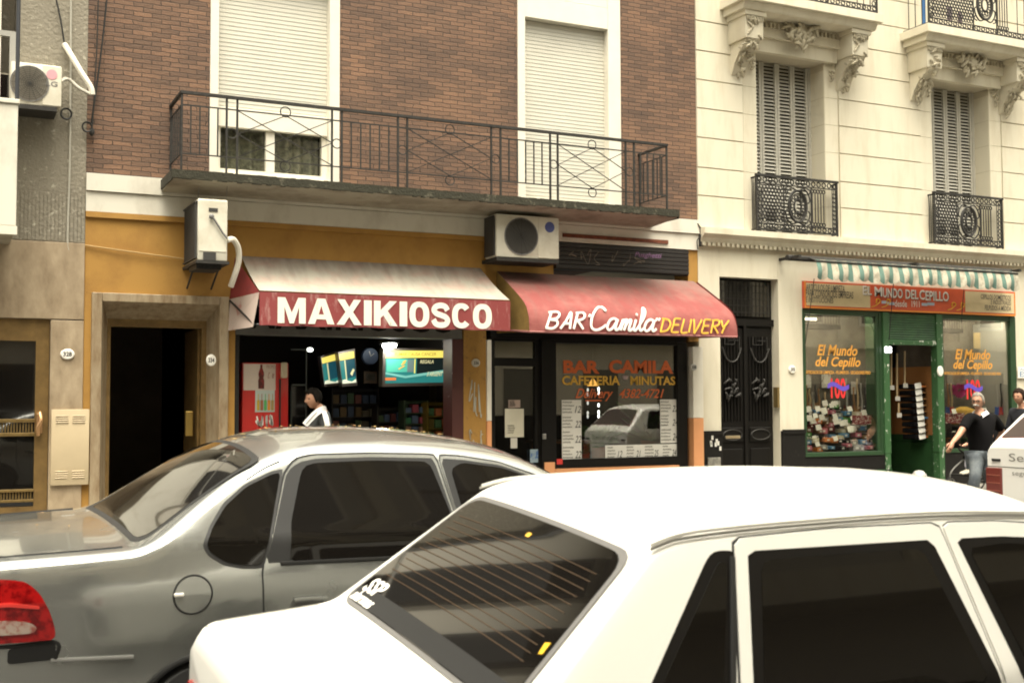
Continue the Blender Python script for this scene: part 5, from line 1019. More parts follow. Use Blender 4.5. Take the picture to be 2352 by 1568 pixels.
# ---------------------------------------------------------------- vehicles
import numpy as np
def rotm(th, le, pi_):
    return Matrix.Rotation(th, 3, 'Z') @ Matrix.Rotation(le, 3, 'X') @ Matrix.Rotation(-pi_, 3, 'Y')
class Car:
    def __init__(s, name, label, cat, anchor, zc, th=0, le=0, pi_=0, scale=1.0, flip=False, group=None):
        M = rotm(th, le, pi_); a = Vector(anchor); o = a - M @ Vector((0, 0, zc))
        s.root = thing(name, label, cat, (0, 0, 0), group)
        s.M = M; s.o = CAM+(o-CAM)*scale; s.scale = scale
        s.root.matrix_world = Matrix.Translation(s.o) @ M.to_4x4() @ Matrix.Scale(scale, 4)
    def world(s, p): return s.o + s.M @ (Vector(p)*s.scale)
    def shape(s, hz, st, sig, r, zb=.18):
        s.hz = hz; s.rad = r; s.zb = zb
        xs = np.array([q[0] for q in st]); s.x0, s.x1 = xs[0], xs[-1]
        g = np.arange(xs[0], xs[-1]+1e-6, .02); s.g = g
        def sm(v):
            y = np.interp(np.arange(xs[0]-.4, xs[-1]+.4, .01), xs, v); k = np.exp(-.5*(np.arange(-40, 41)*.01/max(sig, 1e-3))**2); k /= k.sum()
            y2 = np.convolve(np.pad(y, 40, 'edge'), k, 'valid'); return np.interp(g, np.arange(xs[0]-.4, xs[-1]+.4, .01)[:len(y2)], y2)
        s.ze = sm([q[1] for q in st]); s.cr = sm([q[2] for q in st]); s.tp = sm([q[3] for q in st])
    def ZE(s, x): return float(np.interp(x, s.g, s.ze))
    def CR(s, x): return float(np.interp(x, s.g, s.cr))
    def TP(s, x): return float(np.interp(x, s.g, s.tp))
    def HW(s, x, z): return float(np.interp(z, [q[0] for q in s.hz], [q[1] for q in s.hz]))*s.TP(x)
    def top(s, x, y):
        ye = s.HW(x, s.ZE(x)); return s.ZE(x)+s.CR(x)*(1-min(1, abs(y)/ye)**2.2)
    def section(s, x):
        ze = s.ZE(x); r = s.rad; zs = np.linspace(s.zb, ze-r, 22); P = [(s.HW(x, z), z) for z in zs]
        p0 = P[-1]; p1 = (s.HW(x, ze), ze); y2 = p1[0]-r*1.5; p2 = (y2, s.top(x, y2))
        for t in (.2, .4, .6, .8): P.append(tuple((1-t)**2*p0[i]+2*t*(1-t)*p1[i]+t*t*p2[i] for i in (0, 1)))
        for k in range(9): y = y2*(1-k/8); P.append((y, s.top(x, y)))
        return P+[(-a, b) for a, b in P[-2::-1]]
    def body(s, m, arches, name='body'):
        mb = MB(); n = len(s.section(s.g[0])); vs = []; fs = []
        for x in s.g: vs += [(x, y, z) for y, z in s.section(x)]
        for i in range(len(s.g)-1):
            for j in range(n-1):
                q = (i*n+j, i*n+j+1, (i+1)*n+j+1, (i+1)*n+j); c = sum((Vector(vs[k]) for k in q), Vector())/4
                if any((c.x-ax)**2+(c.z-az)**2 < ar**2 for ax, az, ar in arches) and abs(c.y) > .45: continue
                fs.append(q)
        fs += [tuple(range(n)), tuple((len(s.g)-1)*n+k for k in range(n))[::-1]]
        mb.add(vs, fs); return mb.build(name, m, s.root, True, 40, local=True)
    def resample(s, poly, n=72, rnd=.0):
        P = [Vector((p[0], p[1])) for p in poly]
        if rnd:
            Q = []
            for i, p in enumerate(P):
                a = P[i-1]; b = P[(i+1) % len(P)]; ra = min(rnd, (a-p).length*.45); rb = min(rnd, (b-p).length*.45)
                A = p+(a-p).normalized()*ra; B_ = p+(b-p).normalized()*rb
                for t in (0, .2, .4, .6, .8, 1): Q.append((1-t)**2*A+2*t*(1-t)*p+t*t*B_)
            P = Q
        L = [0]
        for i in range(len(P)): L.append(L[-1]+(P[(i+1) % len(P)]-P[i]).length)
        out = []
        for k in range(n):
            d = L[-1]*k/n; i = max(j for j in range(len(P)) if L[j] <= d); t = (d-L[i])/max(1e-9, L[i+1]-L[i]); out.append(P[i].lerp(P[(i+1) % len(P)], t))
        return out
    def patch(s, name, m, poly, mapf, parent=None, rnd=.0, rings=9, n=72, thick=.004):
        Q = s.resample(poly, n, rnd); c = sum(Q, Vector((0, 0)))/n; mb = MB(); vs = [mapf(c, 0)]; fs = []
        for r in range(1, rings+1): vs += [mapf(c.lerp(q, r/rings), 0) for q in Q]
        vs += [mapf(q, -thick) for q in Q]; R_ = rings+1
        fs += [(0, 1+k, 1+(k+1) % n) for k in range(n)]
        for r in range(1, R_):
            a = 1+(r-1)*n; b = 1+r*n; fs += [(a+k, b+k, b+(k+1) % n, a+(k+1) % n) for k in range(n)]
        mb.add(vs, fs); return mb.build(name, m, parent or s.root, True, 40, local=True)
    def side(s, name, m, poly, off, sides=(-1, 1), **k):
        o = None
        for sg in sides:
            o2 = s.patch(name, m, poly, lambda p, e: (p[0], sg*(s.HW(p[0], p[1])+off+e), p[1]), **k); o = o or o2
        return o
    def strip(s, name, m, pts, r, off=.0, sides=(-1, 1), parent=None, flat=.5):
        o = None
        for sg in sides:
            P = smooth_line([Vector((p[0], p[1], 0)) for p in pts], 6)
            o2 = MB().tube([(p.x, sg*(s.HW(p.x, p.y)+off), p.y) for p in P], r, 6, sq=(1, flat)).build(name, m, parent or s.root, True, 60, local=True); o = o or o2
        return o
    def wheel(s, cx, cz, r, w, y):
        for sg in (-1, 1):
            yo = sg*y; t = MB(); t.lathe([(r*.62, -w/2), (r*.93, -w/2), (r, -w*.3), (r, w*.3), (r*.93, w/2), (r*.62, w/2)], (cx, yo-sg*w/2, cz), 'y', 40)
            wh = t.build('wheel', M_tyre, s.root, True, local=True)
            m = MB(); m.lathe([(r*.61, -w*.42), (r*.61, w*.42)], (cx, yo-sg*w/2, cz), 'y', 30); m.lathe([(r*.15, w*.43*sg), (.001, w*.46*sg)], (cx, yo-sg*w/2, cz), 'y', 14)
            for k in range(10):
                a = k*math.pi/5; m.bar((cx+.05*math.cos(a), yo-sg*.02, cz+.05*math.sin(a)), (cx+r*.6*math.cos(a), yo-sg*.01, cz+r*.6*math.sin(a)), .02)
            m.build('rim', M_steel, wh, local=True)
    def glass_map(s, xt, xb, wt, wb, off):
        """(t across -1..1, u down 0..1) on the rear or front screen"""
        def f(p, e=0):
            x = xt+(xb-xt)*p[1]; y = p[0]*(wt+(wb-wt)*p[1]); z = s.top(x, y)
            d = (s.top(x+.02, y)-s.top(x-.02, y))/.04; L = math.hypot(1, d)
            return (x-d/L*(off+e), y, z+(off+e)/L)
        return f

def paint(name, col, metal, rough, coat=1.0, fl=0):
    m = mat(name, col, rough, metal=metal, coat=coat)
    n = m.node_tree.nodes; l = m.node_tree.links; b = n['Principled BSDF']
    t = n.new('ShaderNodeTexNoise'); t.inputs['Scale'].default_value = 3; t.inputs['Detail'].default_value = 6
    rp = n.new('ShaderNodeMapRange'); rp.inputs[1].default_value = .35; rp.inputs[2].default_value = .7; rp.inputs[3].default_value = rough; rp.inputs[4].default_value = rough+.12
    tc = n.new('ShaderNodeTexCoord'); l.new(tc.outputs['Object'], t.inputs[0]); l.new(t.outputs[0], rp.inputs[0]); l.new(rp.outputs[0], b.inputs['Roughness']); return m
M_silver = paint('silver_paint', (.41, .42, .40), .78, .17)
M_whitecar = paint('white_car_paint', (.80, .79, .74), 0, .30, .6)
M_tail = mat('red_lens', (.36, .008, .008), .12, coat=.5, spec=.5, col2=(.13, .002, .003), scale=16, c2=(.45, .6))
M_clear = mat('clear_lens', (.42, .33, .28), .12, coat=.6, col2=(.30, .10, .08), scale=22, c2=(.45, .6))

# silver sedan
S = Car('silver_sedan', 'silver grey sedan with tinted windows and red tail light, in the middle of the street', 'car', (1.472, -7.465, 1.277), 1.30, .064, .055, -.02, .9)
S.shape([(.0, .70), (.15, .74), (.3, .78), (.5, .805), (.7, .812), (.80, .80), (.86, .785), (.94, .765), (1.0, .725), (1.30, .54), (1.42, .465)],
        [(-1.44, .74, .02, .70), (-1.42, .80, .03, .80), (-1.36, .86, .035, .88), (-1.25, .880, .035, .935), (-1.16, .886, .035, .96), (-.885, .900, .035, .99), (-.64, .914, .03, 1), (-.57, .948, .022, 1), (-.35, 1.105, .032, 1), (-.109, 1.258, .048, 1), (.05, 1.322, .055, 1), (.2, 1.358, .065, 1), (.4, 1.38, .06, 1), (.7, 1.385, .06, 1), (1.0, 1.37, .06, 1), (1.35, 1.33, .06, 1), (1.55, 1.285, .06, 1), (1.75, 1.20, .06, 1), (2.0, 1.04, .07, 1), (2.2, .93, .06, 1), (2.4, .86, .06, .98), (2.75, .76, .05, .93), (2.86, .66, .04, .88), (2.9, .55, .02, .8)], .045, .055, zb=.02)
AR = [(-.325, .09, .315), (2.1, .09, .315)]
S.body(M_silver, AR)
gm = S.glass_map(-.03, -.625, .50, .615, .004)
S.patch('rear_window_seal', M_rubber, [(-1.06, -.05), (1.06, -.05), (1.05, 1.05), (-1.05, 1.05)], S.glass_map(-.03, -.625, .50, .615, .002), rnd=.10)
S.patch('rear_window', M_cargl, [(-1, .0), (1, .0), (1, 1), (-1, 1)], gm, rnd=.12, rings=14)
S.patch('windscreen', M_cargl, [(-1, .0), (1, .0), (1, 1), (-1, 1)], S.glass_map(1.66, 2.16, .50, .66, .004), rnd=.1)
S.side('quarter_window_seal', M_rubber, [(-.355, .925), (-.31, 1.01), (-.23, 1.11), (-.11, 1.195), (.03, 1.252), (.105, 1.268), (-.058, .803), (-.16, .806), (-.25, .825), (-.33, .875)], .001, rnd=.02)
S.side('quarter_window', M_sidegl, [(-.335, .93), (-.295, 1.005), (-.22, 1.098), (-.105, 1.182), (.03, 1.238), (.085, 1.25), (-.065, .823), (-.16, .826), (-.243, .844), (-.315, .89)], .004, rnd=.02)
dr = [(-.035, .44), (-.06, .8), (.108, 1.245), (.18, 1.312), (.28, 1.330), (.60, 1.336), (.985, 1.328), (1.055, .82), (1.04, .17), (.12, .17), (.0, .30)]
S.side('door_seam', M_seam, [(p[0]+(-.008 if p[0] < .4 else .008 if p[0] > .9 else 0), p[1]+(.008 if p[1] > 1 else 0)) for p in dr], .0008, rnd=.03, n=110, rings=16)
S.side('door', M_silver, dr, .0035, rnd=.03, n=110, rings=16)
S.side('door_frame', M_frame, [(-.05, .828), (.116, 1.248), (.185, 1.296), (.285, 1.314), (.60, 1.320), (.972, 1.312), (1.045, .828)], .0055, rnd=.02)
S.side('side_window', M_sidegl, [(.076, .828), (.10, 1.011), (.192, 1.245), (.215, 1.277), (.272, 1.293), (.6, 1.303), (.916, 1.296), (.945, 1.275), (1.009, 1.004), (1.030, .828)], .008, rnd=.03)
fd = [(1.065, .30), (1.07, .8), (1.005, 1.326), (1.15, 1.318), (1.38, 1.285), (1.62, 1.205), (1.98, .95), (1.95, .30)]
S.side('door_seam', M_seam, [(p[0]+(.008 if p[0] > 1.5 else -.004), p[1]+(.008 if p[1] > 1 else 0)) for p in fd], .0008, rnd=.03, n=110)
S.side('door', M_silver, fd, .0035, rnd=.03, n=110, rings=14)
S.side('door_frame', M_frame, [(1.065, .83), (1.015, 1.31), (1.15, 1.302), (1.38, 1.272), (1.6, 1.20), (1.9, .98), (1.9, .83)], .0055, rnd=.02)
S.side('side_window', M_sidegl, [(1.10, .83), (1.062, 1.255), (1.142, 1.288), (1.387, 1.258), (1.585, 1.195), (1.86, .98), (1.84, .83)], .008, rnd=.03)
S.strip('belt_moulding', M_rubber, [(.03, .822), (.3, .822), (.7, .820), (1.03, .818)], .012, .006)
S.strip('side_trim', mat('pale_grey_trim', (.22, .22, .21), .4), [(-1.02, .437), (-.8, .43), (-.66, .425)], .011, .002)
S.strip('arch_lip', M_frame, [(-.325+.315*math.cos(R(a)), .09+.315*math.sin(R(a))) for a in range(175, 4, -10)], .016, .004, flat=.8)
S.strip('arch_lip', M_frame, [(2.1+.315*math.cos(R(a)), .09+.315*math.sin(R(a))) for a in range(175, 4, -10)], .016, .004, flat=.8)
MB().box(-.7, .1, -.55, .55, .0, .5).box(1.75, 2.45, -.55, .55, .0, .5).build('wheel_housing', M_black, S.root, local=True)
S.strip('roof_seam', M_seam, [(-.10, 1.215), (.0, 1.268), (.09, 1.302)], .004, .001)
ff = S.patch('fuel_flap', M_silver, [(-.4+.086*math.cos(k*math.pi/18), .699+.086*math.sin(k*math.pi/18)) for k in range(36)], lambda p, e: (p[0], -(S.HW(p[0], p[1])+.003+e), p[1]))
MB().tube([(-.4+.09*math.cos(k*math.pi/20), -S.HW(-.4, .699+.09*math.sin(k*math.pi/20))-.001, .699+.09*math.sin(k*math.pi/20)) for k in range(40)], .0055, 5, True, sq=(1, .4)).build('flap_gap', M_seam, ff, local=True)
MB().box(-.49, -.445, -.825, -.805, .695, .712, .004).build('flap_latch', M_ltr_wh, ff, local=True)
S.side('handle_recess', mat('recess_grey', (.16, .16, .15), .4, metal=.5), [(.08, .60), (.09, .645), (.26, .645), (.28, .63), (.27, .60)], .0045, rnd=.02)
S.strip('door_handle', M_silver, [(.10, .642), (.18, .644), (.27, .638)], .014, .014)
tl = S.side('tail_light', M_tail, [(-1.40, .78), (-1.25, .812), (-1.142, .80), (-1.085, .75), (-1.045, .68), (-1.015, .60), (-1.005, .535), (-1.40, .52)], .012, rnd=.03)
S.side('reversing_lens', M_clear, [(-1.36, .625), (-1.20, .63), (-1.12, .62), (-1.085, .595), (-1.10, .57), (-1.36, .56)], .018, rnd=.03, parent=tl)
S.side('lens_rib', mat('bright_red_lens', (.75, .05, .04), .1, coat=1), [(-1.36, .70), (-1.2, .71), (-1.08, .69), (-1.08, .675), (-1.2, .69), (-1.36, .685)], .016, rnd=.01, parent=tl)
S.strip('bumper_gap', M_seam, [(-1.40, .505), (-1.2, .51), (-1.005, .52), (-1.0, .45), (-1.0, .43)], .010, .001)
S.side('bumper_end', M_frame, [(-1.2, .50), (-1.005, .52), (-1.0, .44), (-1.2, .43)], .003, rnd=.02)
gp = lambda p, e=0: (p[0], p[1], S.top(p[0], p[1])+.002)
m = MB()
for sy in (-1, 1): m.tube([(x, sy*(S.HW(x, S.ZE(x))-.085), S.top(x, S.HW(x, S.ZE(x))-.085)+.001) for x in np.arange(-1.36, -.66, .05)], .005, 5)
m.build('boot_seam', M_seam, S.root, local=True)
m = MB(); m.grid(lambda u, v: (-1.42+.10*u, (-.62+1.24*v), S.top(-1.32, 0)*.985+.02+.055*u-.02*(2*v-1)**2), [0, .5, 1], [i/16 for i in range(17)]); m.build('boot_lip', M_silver, S.root, True, local=True, solid=.012)
S.wheel(-.325, .10, .275, .18, .80); S.wheel(2.1, .10, .275, .18, .80)
MB().box(2.88, 2.93, -.55, .55, .30, .42, .01).build('front_bumper', M_frame, S.root, local=True)
lf = MB(); rnd = random.Random(4)
for k in range(54):
    if k < 52: x = rnd.uniform(-.0, 1.3); y = rnd.uniform(-.1, .42)
    else: x = rnd.uniform(-1.1, -.66); y = rnd.uniform(-.5, .5)
    a = rnd.random()*6.28; l_ = rnd.uniform(.008, .022); w_ = l_*.4; z = S.top(x, y)+.006
    c, s_ = math.cos(a), math.sin(a); lf.add([S.world((x+c*l_, y+s_*l_, z)), S.world((x-s_*w_, y+c*w_, z+.004)), S.world((x-c*l_, y-s_*l_, z)), S.world((x+s_*w_, y-c*w_, z+.002))], [(0, 1, 2, 3)])
tag(lf.build('fallen_leaves', mat('dry_leaf', (.42, .28, .10), .8, col2=(.30, .16, .06), scale=9), None, fix=False), 'dry leaves scattered over the silver car roof and boot', 'leaves', kind='stuff')

# white sedan
W = Car('white_sedan', 'white boxy sedan with heated rear window, nearest to the camera at the lower right', 'car', (1.841, -14+3.395, 1.55-.374), 1.31, -.01, .080, -.002)
W.shape([(.0, .68), (.15, .72), (.3, .76), (.5, .785), (.75, .785), (.84, .775), (.90, .765), (.96, .74), (1.31, .59), (1.42, .545)],
        [(-1.045, .76, .01, .93), (-1.03, .835, .015, .955), (-.99, .862, .02, .97), (-.95, .868, .022, .98), (-.7, .885, .022, 1), (-.57, .899, .014, 1), (-.53, .910, .010, 1), (-.07, 1.286, .012, 1), (-.02, 1.324, .018, 1), (.08, 1.350, .026, 1), (.3, 1.362, .014, 1), (.63, 1.370, .012, 1), (.92, 1.372, .016, 1), (1.17, 1.370, .035, 1), (1.46, 1.358, .045, 1), (1.62, 1.33, .06, 1), (1.70, 1.29, .05, 1), (2.3, .93, .05, 1), (2.4, .90, .04, 1), (3.15, .82, .03, .97), (3.22, .78, .02, .95), (3.25, .6, .01, .93)], .018, .032, zb=.10)
WA = [(-.30, .14, .32), (2.25, .14, .32)]
W.body(M_whitecar, WA)
W.patch('rear_window_seal', M_greyrub, [(-1.035, -.035), (1.035, -.035), (1.03, 1.02), (-1.03, 1.02)], W.glass_map(-.075, -.515, .535, .655, .006), rnd=.12, rings=14, n=120, thick=.010)
rw = W.patch('rear_window', M_cargl, [(-1, .0), (1, .0), (1, .99), (-1, .99)], W.glass_map(-.075, -.515, .535, .655, .0085), rnd=.13, rings=14, n=120)
wm = W.glass_map(-.075, -.515, .535, .655, .0105)
m = MB()
for k in range(12):
    u = .16+.052*k
    m.add([wm((-.90+1.8*i/24, u)) for i in range(25)]+[wm((-.90+1.8*i/24, u+.0045)) for i in range(25)], [(i, i+1, 26+i, 25+i) for i in range(24)])
m.build('heater_line', mat('heater_line_brown', (.060, .032, .012), .6), rw, local=True)
W.patch('shade_band', M_frame, [(-.99, .86), (.99, .86), (.98, .985), (-.98, .985)], W.glass_map(-.075, -.515, .535, .655, .0095), rnd=.05, n=100, parent=rw)
m = MB(); tx = lambda u, v: wm((u, v))
text(m, 'SSP', lambda u, v: wm((-u+1.6, v)), (.66, .90, .90, .78), .03, .2); text(m, 'alarmas', lambda u, v: wm((-u+1.6, v)), (.64, .95, .985, .90), .03, .2)
v_ = m.v; m.v = [v for v in v_]; m.build('window_sticker', M_ltr_wh, rw, local=True)
m = MB(); m.add([wm((-.06, .10)), wm((-.01, .10)), wm((-.01, .13)), wm((-.06, .13))], [(0, 1, 2, 3)]); m.build('inspection_sticker', M_ltr_y, rw, local=True)
m = MB(); m.add([wm((-.935, .60)), wm((-.975, .585)), wm((-.978, .655)), wm((-.95, .665))], [(0, 1, 2, 3)]); m.build('inspection_sticker', mat('yellow_sticker', (.75, .45, .02), .6), rw, local=True)
W.patch('windscreen', M_cargl, [(-1, .0), (1, .0), (1, 1), (-1, 1)], W.glass_map(1.72, 2.28, .54, .66, .004), rnd=.1)
W.strip('roof_gutter', mat('gutter_grey', (.33, .32, .29), .4), [(-.035, 1.318), (.02, 1.333), (.083, 1.342), (.3, 1.353), (.63, 1.360), (.921, 1.362), (1.168, 1.358), (1.465, 1.345), (1.62, 1.318)], .0055, .004)
W.strip('roof_gutter', M_whitecar, [(-.03, 1.328), (.083, 1.352), (.3, 1.363), (.63, 1.370), (.921, 1.372), (1.168, 1.368), (1.465, 1.355)], .006, .002)
W.side('quarter_window_seal', M_black, [(.255, 1.300), (.175, 1.303), (.145, 1.28), (-.16, .925), (-.17, .885), (.135, .875), (.165, .966)], .002, rnd=.03)
W.side('quarter_window', M_sidegl, [(.215, 1.272), (.185, 1.276), (-.10, .955), (-.11, .905), (.10, .90)], .005, rnd=.02)
W.strip('quarter_frame', M_rubber, [(.232, 1.285), (.19, 1.12), (.14, .93)], .010, .008)
rd = [(.12, .22), (.15, .84), (.178, .964), (.252, 1.326), (.27, 1.332), (.60, 1.342), (1.035, 1.340), (1.05, 1.328), (1.15, .872), (1.16, .22)]
W.side('door_seam', M_seam, [(p[0]+(-.007 if p[0] < .4 else .007 if p[0] > 1 else 0), p[1]+(.004 if p[1] > 1.2 else 0)) for p in rd], .001, rnd=.02, n=120, rings=16)
W.side('door', M_whitecar, rd, .006, rnd=.02, n=120, rings=16, thick=.006)
W.side('side_window_seal', M_black, [(.29, 1.297), (1.0, 1.294), (1.143, .868), (.198, .868)], .0085, rnd=.012)
W.side('side_window', M_sidegl, [(.327, 1.262), (.36, 1.272), (.93, 1.272), (.955, 1.26), (1.085, .888), (.235, .888)], .0105, rnd=.02)
fdw = [(1.165, .22), (1.165, .872), (1.064, 1.328), (1.08, 1.340), (1.3, 1.335), (1.5, 1.318), (1.62, 1.29), (2.10, .93), (2.12, .3), (2.0, .22)]
W.side('door_seam', M_seam, [(p[0]+(.007 if p[0] > 1.5 else 0), p[1]+(.004 if p[1] > 1.2 else 0)) for p in fdw], .001, rnd=.02, n=120, rings=16)
W.side('door', M_whitecar, fdw, .006, rnd=.02, n=120, rings=16, thick=.006)
W.side('side_window_seal', M_black, [(1.105, 1.292), (1.3, 1.29), (1.5, 1.275), (1.60, 1.245), (1.98, .93), (1.98, .87), (1.235, .87)], .0085, rnd=.012)
W.side('side_window', M_sidegl, [(1.145, 1.262), (1.3, 1.27), (1.5, 1.255), (1.58, 1.225), (1.93, .92), (1.93, .89), (1.275, .89)], .0105, rnd=.02)
m = MB()
for sy in (-1, 1): m.tube([(x, sy*(W.HW(x, W.ZE(x))-.05), W.top(x, W.HW(x, W.ZE(x))-.05)+.000) for x in np.arange(-1.0, -.56, .05)], .004, 5)
m.build('boot_seam', mat('soft_seam', (.30, .29, .26), .7), W.root, local=True)
for sy in (-1, 1):
    MB().box(-1.06, -1.03, sy*.45 if sy < 0 else .45, sy*.70 if sy > 0 else -.70, .50, .68, .008).build('tail_light', M_tail, W.root, local=True) if sy > 0 else MB().box(-1.06, -1.03, -.70, -.45, .50, .68, .008).build('tail_light', M_tail, W.root, local=True)
MB().box(-1.105, -1.0, -.74, .74, .28, .42, .02).build('rear_bumper', M_frame, W.root, local=True)
MB().box(3.2, 3.3, -.74, .74, .28, .42, .02).build('front_bumper', M_frame, W.root, local=True)
MB().box(-.7, .1, -.55, .55, .05, .5).box(1.85, 2.65, -.55, .55, .05, .5).build('wheel_housing', M_black, W.root, local=True)
W.wheel(-.30, .14, .28, .18, .77); W.wheel(2.25, .14, .28, .18, .77)

# white hatchback further up the street
H = Car('white_estate', 'white estate car seen from behind at the right edge, dark lettering on its tailgate', 'car', (11.12, -4.75, .10), 0, 0, .0, 0)
H.shape([(.15, .72), (.3, .76), (.5, .79), (.8, .79), (.9, .775), (1.35, .60), (1.5, .56)],
        [(.0, .88, .01, .97), (.03, .93, .02, .985), (.10, .985, .02, 1), (.40, 1.28, .04, 1), (.46, 1.315, .05, 1), (.6, 1.335, .06, 1), (1.4, 1.34, .06, 1), (2.0, 1.3, .06, 1), (2.7, .93, .04, 1), (3.7, .8, .03, .95), (3.8, .6, .02, .9)], .018, .05, zb=.22)
H.body(M_whitecar, [(.75, .3, .32), (3.0, .3, .32)])
g1 = H.patch('rear_window', mat('dusty_dark_glass', (.06, .045, .04), .3, coat=.3), [(-1, .0), (1, .0), (1, 1), (-1, 1)], H.glass_map(.385, .115, .52, .66, .006), rnd=.06)
H.patch('rear_window_seal', mat('red_brown_seal', (.25, .06, .045), .6), [(-1.02, -.02), (1.02, -.02), (1.02, 1.02), (-1.02, 1.02)], H.glass_map(.385, .115, .52, .66, .003), rnd=.06, parent=g1)
m = MB(); text(m, 'Seguridad', lambda u, v: (-.004, -u, v), (-.46, .46, .715, .835), .0); text(m, 'seguridad privada', lambda u, v: (-.004, -u, v), (-.42, .42, .57, .64), .0); m.build('lettering', mat('faded_lettering', (.22, .21, .19), .7), H.root, local=True)
for sy in (-1, 1):
    t_ = MB(); t_.box(-.03, .04, min(sy*.56, sy*.775), max(sy*.56, sy*.775), .26, .66, .01); tl = t_.build('tail_light', mat('dull_red_lens', (.15, .025, .02), .3, coat=.5), H.root, local=True)
    m = MB()
    for k in range(4): m.box(-.034, -.029, min(sy*.57, sy*.76), max(sy*.57, sy*.76), .30+.09*k, .312+.09*k)
    m.build('lens_rib', mat('pale_red_lens', (.3, .09, .06), .3), tl, local=True)
    MB().box(-.012, .01, min(sy*.58, sy*.70), max(sy*.58, sy*.70), .735, .765).build('vent_slot', M_frame, H.root, local=True)
MB().box(-.10, .02, -.78, .78, .20, .27, .02).build('rear_bumper', M_frame, H.root, local=True)
m = MB(); m.box(-.003, .0, -.77, .77, .672, .678); m.build('tailgate_seam', M_seam, H.root, local=True)
H.side('side_window', M_cargl, [(.42, .95), (.55, 1.27), (1.9, 1.27), (2.35, .95)], .005, rnd=.04)
H.wheel(.75, .2, .27, .18, .78); H.wheel(3.0, .2, .27, .18, .78)
# ---------------------------------------------------------------- people
def skin_mesh(nodes, edges, root, lev=2):
    names = list(nodes); me = bpy.data.meshes.new('skin_tmp'); me.from_pydata([tuple(nodes[k][0]) for k in names], [(names.index(a), names.index(b)) for a, b in edges], [])
    o = bpy.data.objects.new('skin_tmp', me); COL.objects.link(o); o.modifiers.new('s', 'SKIN'); sv = me.skin_vertices[0].data
    for i, k in enumerate(names):
        r = nodes[k][1]; sv[i].radius = r if isinstance(r, tuple) else (r, r); sv[i].use_root = (k == root)
    sub = o.modifiers.new('u', 'SUBSURF'); sub.levels = lev
    dg = bpy.context.evaluated_depsgraph_get(); ev = o.evaluated_get(dg); m2 = bpy.data.meshes.new_from_object(ev)
    V = [v.co.copy() for v in m2.vertices]; F = [tuple(p.vertices) for p in m2.polygons]
    bpy.data.objects.remove(o); bpy.data.meshes.remove(me); bpy.data.meshes.remove(m2); return V, F
def head_geo(c, face, tilt=0, s=1.0, nose=1.0):
    """face = heading angle in the ground plane; returns (head pts, faces), mapping function"""
    Rm = Matrix.Rotation(face, 3, 'Z') @ Matrix.Rotation(tilt, 3, 'Y'); c = Vector(c)
    T = lambda p: c + Rm @ (Vector(p)*s)
    def surf(d):
        x, y, z = d; r = Vector((x*.096, y*.076, z*.118))
        if z < 0:
            r.y *= 1-.26*z*z-.12*abs(z); 
            if x < 0: r.x *= 1-.30*abs(z)
            else: r.x *= 1-.02*abs(z)
        f = max(0, x)
        ang = math.atan2(y, max(x, 1e-6))
        g = lambda a, b, sa, sb: math.exp(-((ang-a)/sa)**2-((z-b)/sb)**2)*(f > .2)
        r.x += nose*(.026*g(0, -.22, .13, .12)+.014*g(0, -.02, .11, .16)) + .008*g(0, .22, .5, .10) - .010*g(.38, .06, .16, .12) - .010*g(-.38, .06, .16, .12) + .008*g(0, -.56, .28, .07) + .010*g(0, -.86, .35, .14) - .006*g(0, -.70, .3, .06)
        return r
    us = [2*math.pi*i/40-math.pi for i in range(41)]; vs = [math.pi*j/30 for j in range(31)]
    pts = lambda k, off=0: None
    return T, surf, us, vs
def make_head(mb, c, face, tilt, s, nose=1.0):
    T, surf, us, vs = head_geo(c, face, tilt, s, nose)
    mb.grid(lambda u, v: T(surf((math.sin(v)*math.cos(u), math.sin(v)*math.sin(u), math.cos(v)))), us, vs)
    for sy in (-1, 1):
        e = MB(); e.ell((0, 0, 0), (.018, .010, .032), 8, 8); mb.add([T((-.008+v[0], sy*.079+v[1], -.012+v[2])) for v in e.v], e.f)
    return T, surf
def make_hair(mb, T, surf, low_back, low_front, off=.012, us=None):
    def fn(u, v):
        ca = math.cos(u); k = max(0, min(1, (ca-.02)/.62)); k = k*k*(3-2*k)
        lim = low_back+(low_front-low_back)*k+.05*math.sin(u*13)+.03*math.sin(u*29+1); z = 1-(1-lim)*v
        q = math.sqrt(max(0, 1-z*z)); d = (q*math.cos(u), q*math.sin(u), z); r = surf(d); n_ = Vector(d)
        return T(r+n_*off*(1 if v < .92 else .2)*(1+.35*math.sin(u*9+v*7)+.25*math.sin(u*21-v*11)))
    mb.grid(fn, [2*math.pi*i/36-math.pi for i in range(37)], [i/10 for i in range(11)])
def eyes(par, T, m_):
    for sy in (-1, 1): e = MB(); e.ell((0, 0, 0), (.010, .014, .008), 8, 6); e.v = [T((.080+v[0], sy*.030+v[1], .006+v[2])) for v in e.v]; e.build('eye', m_, par, True)
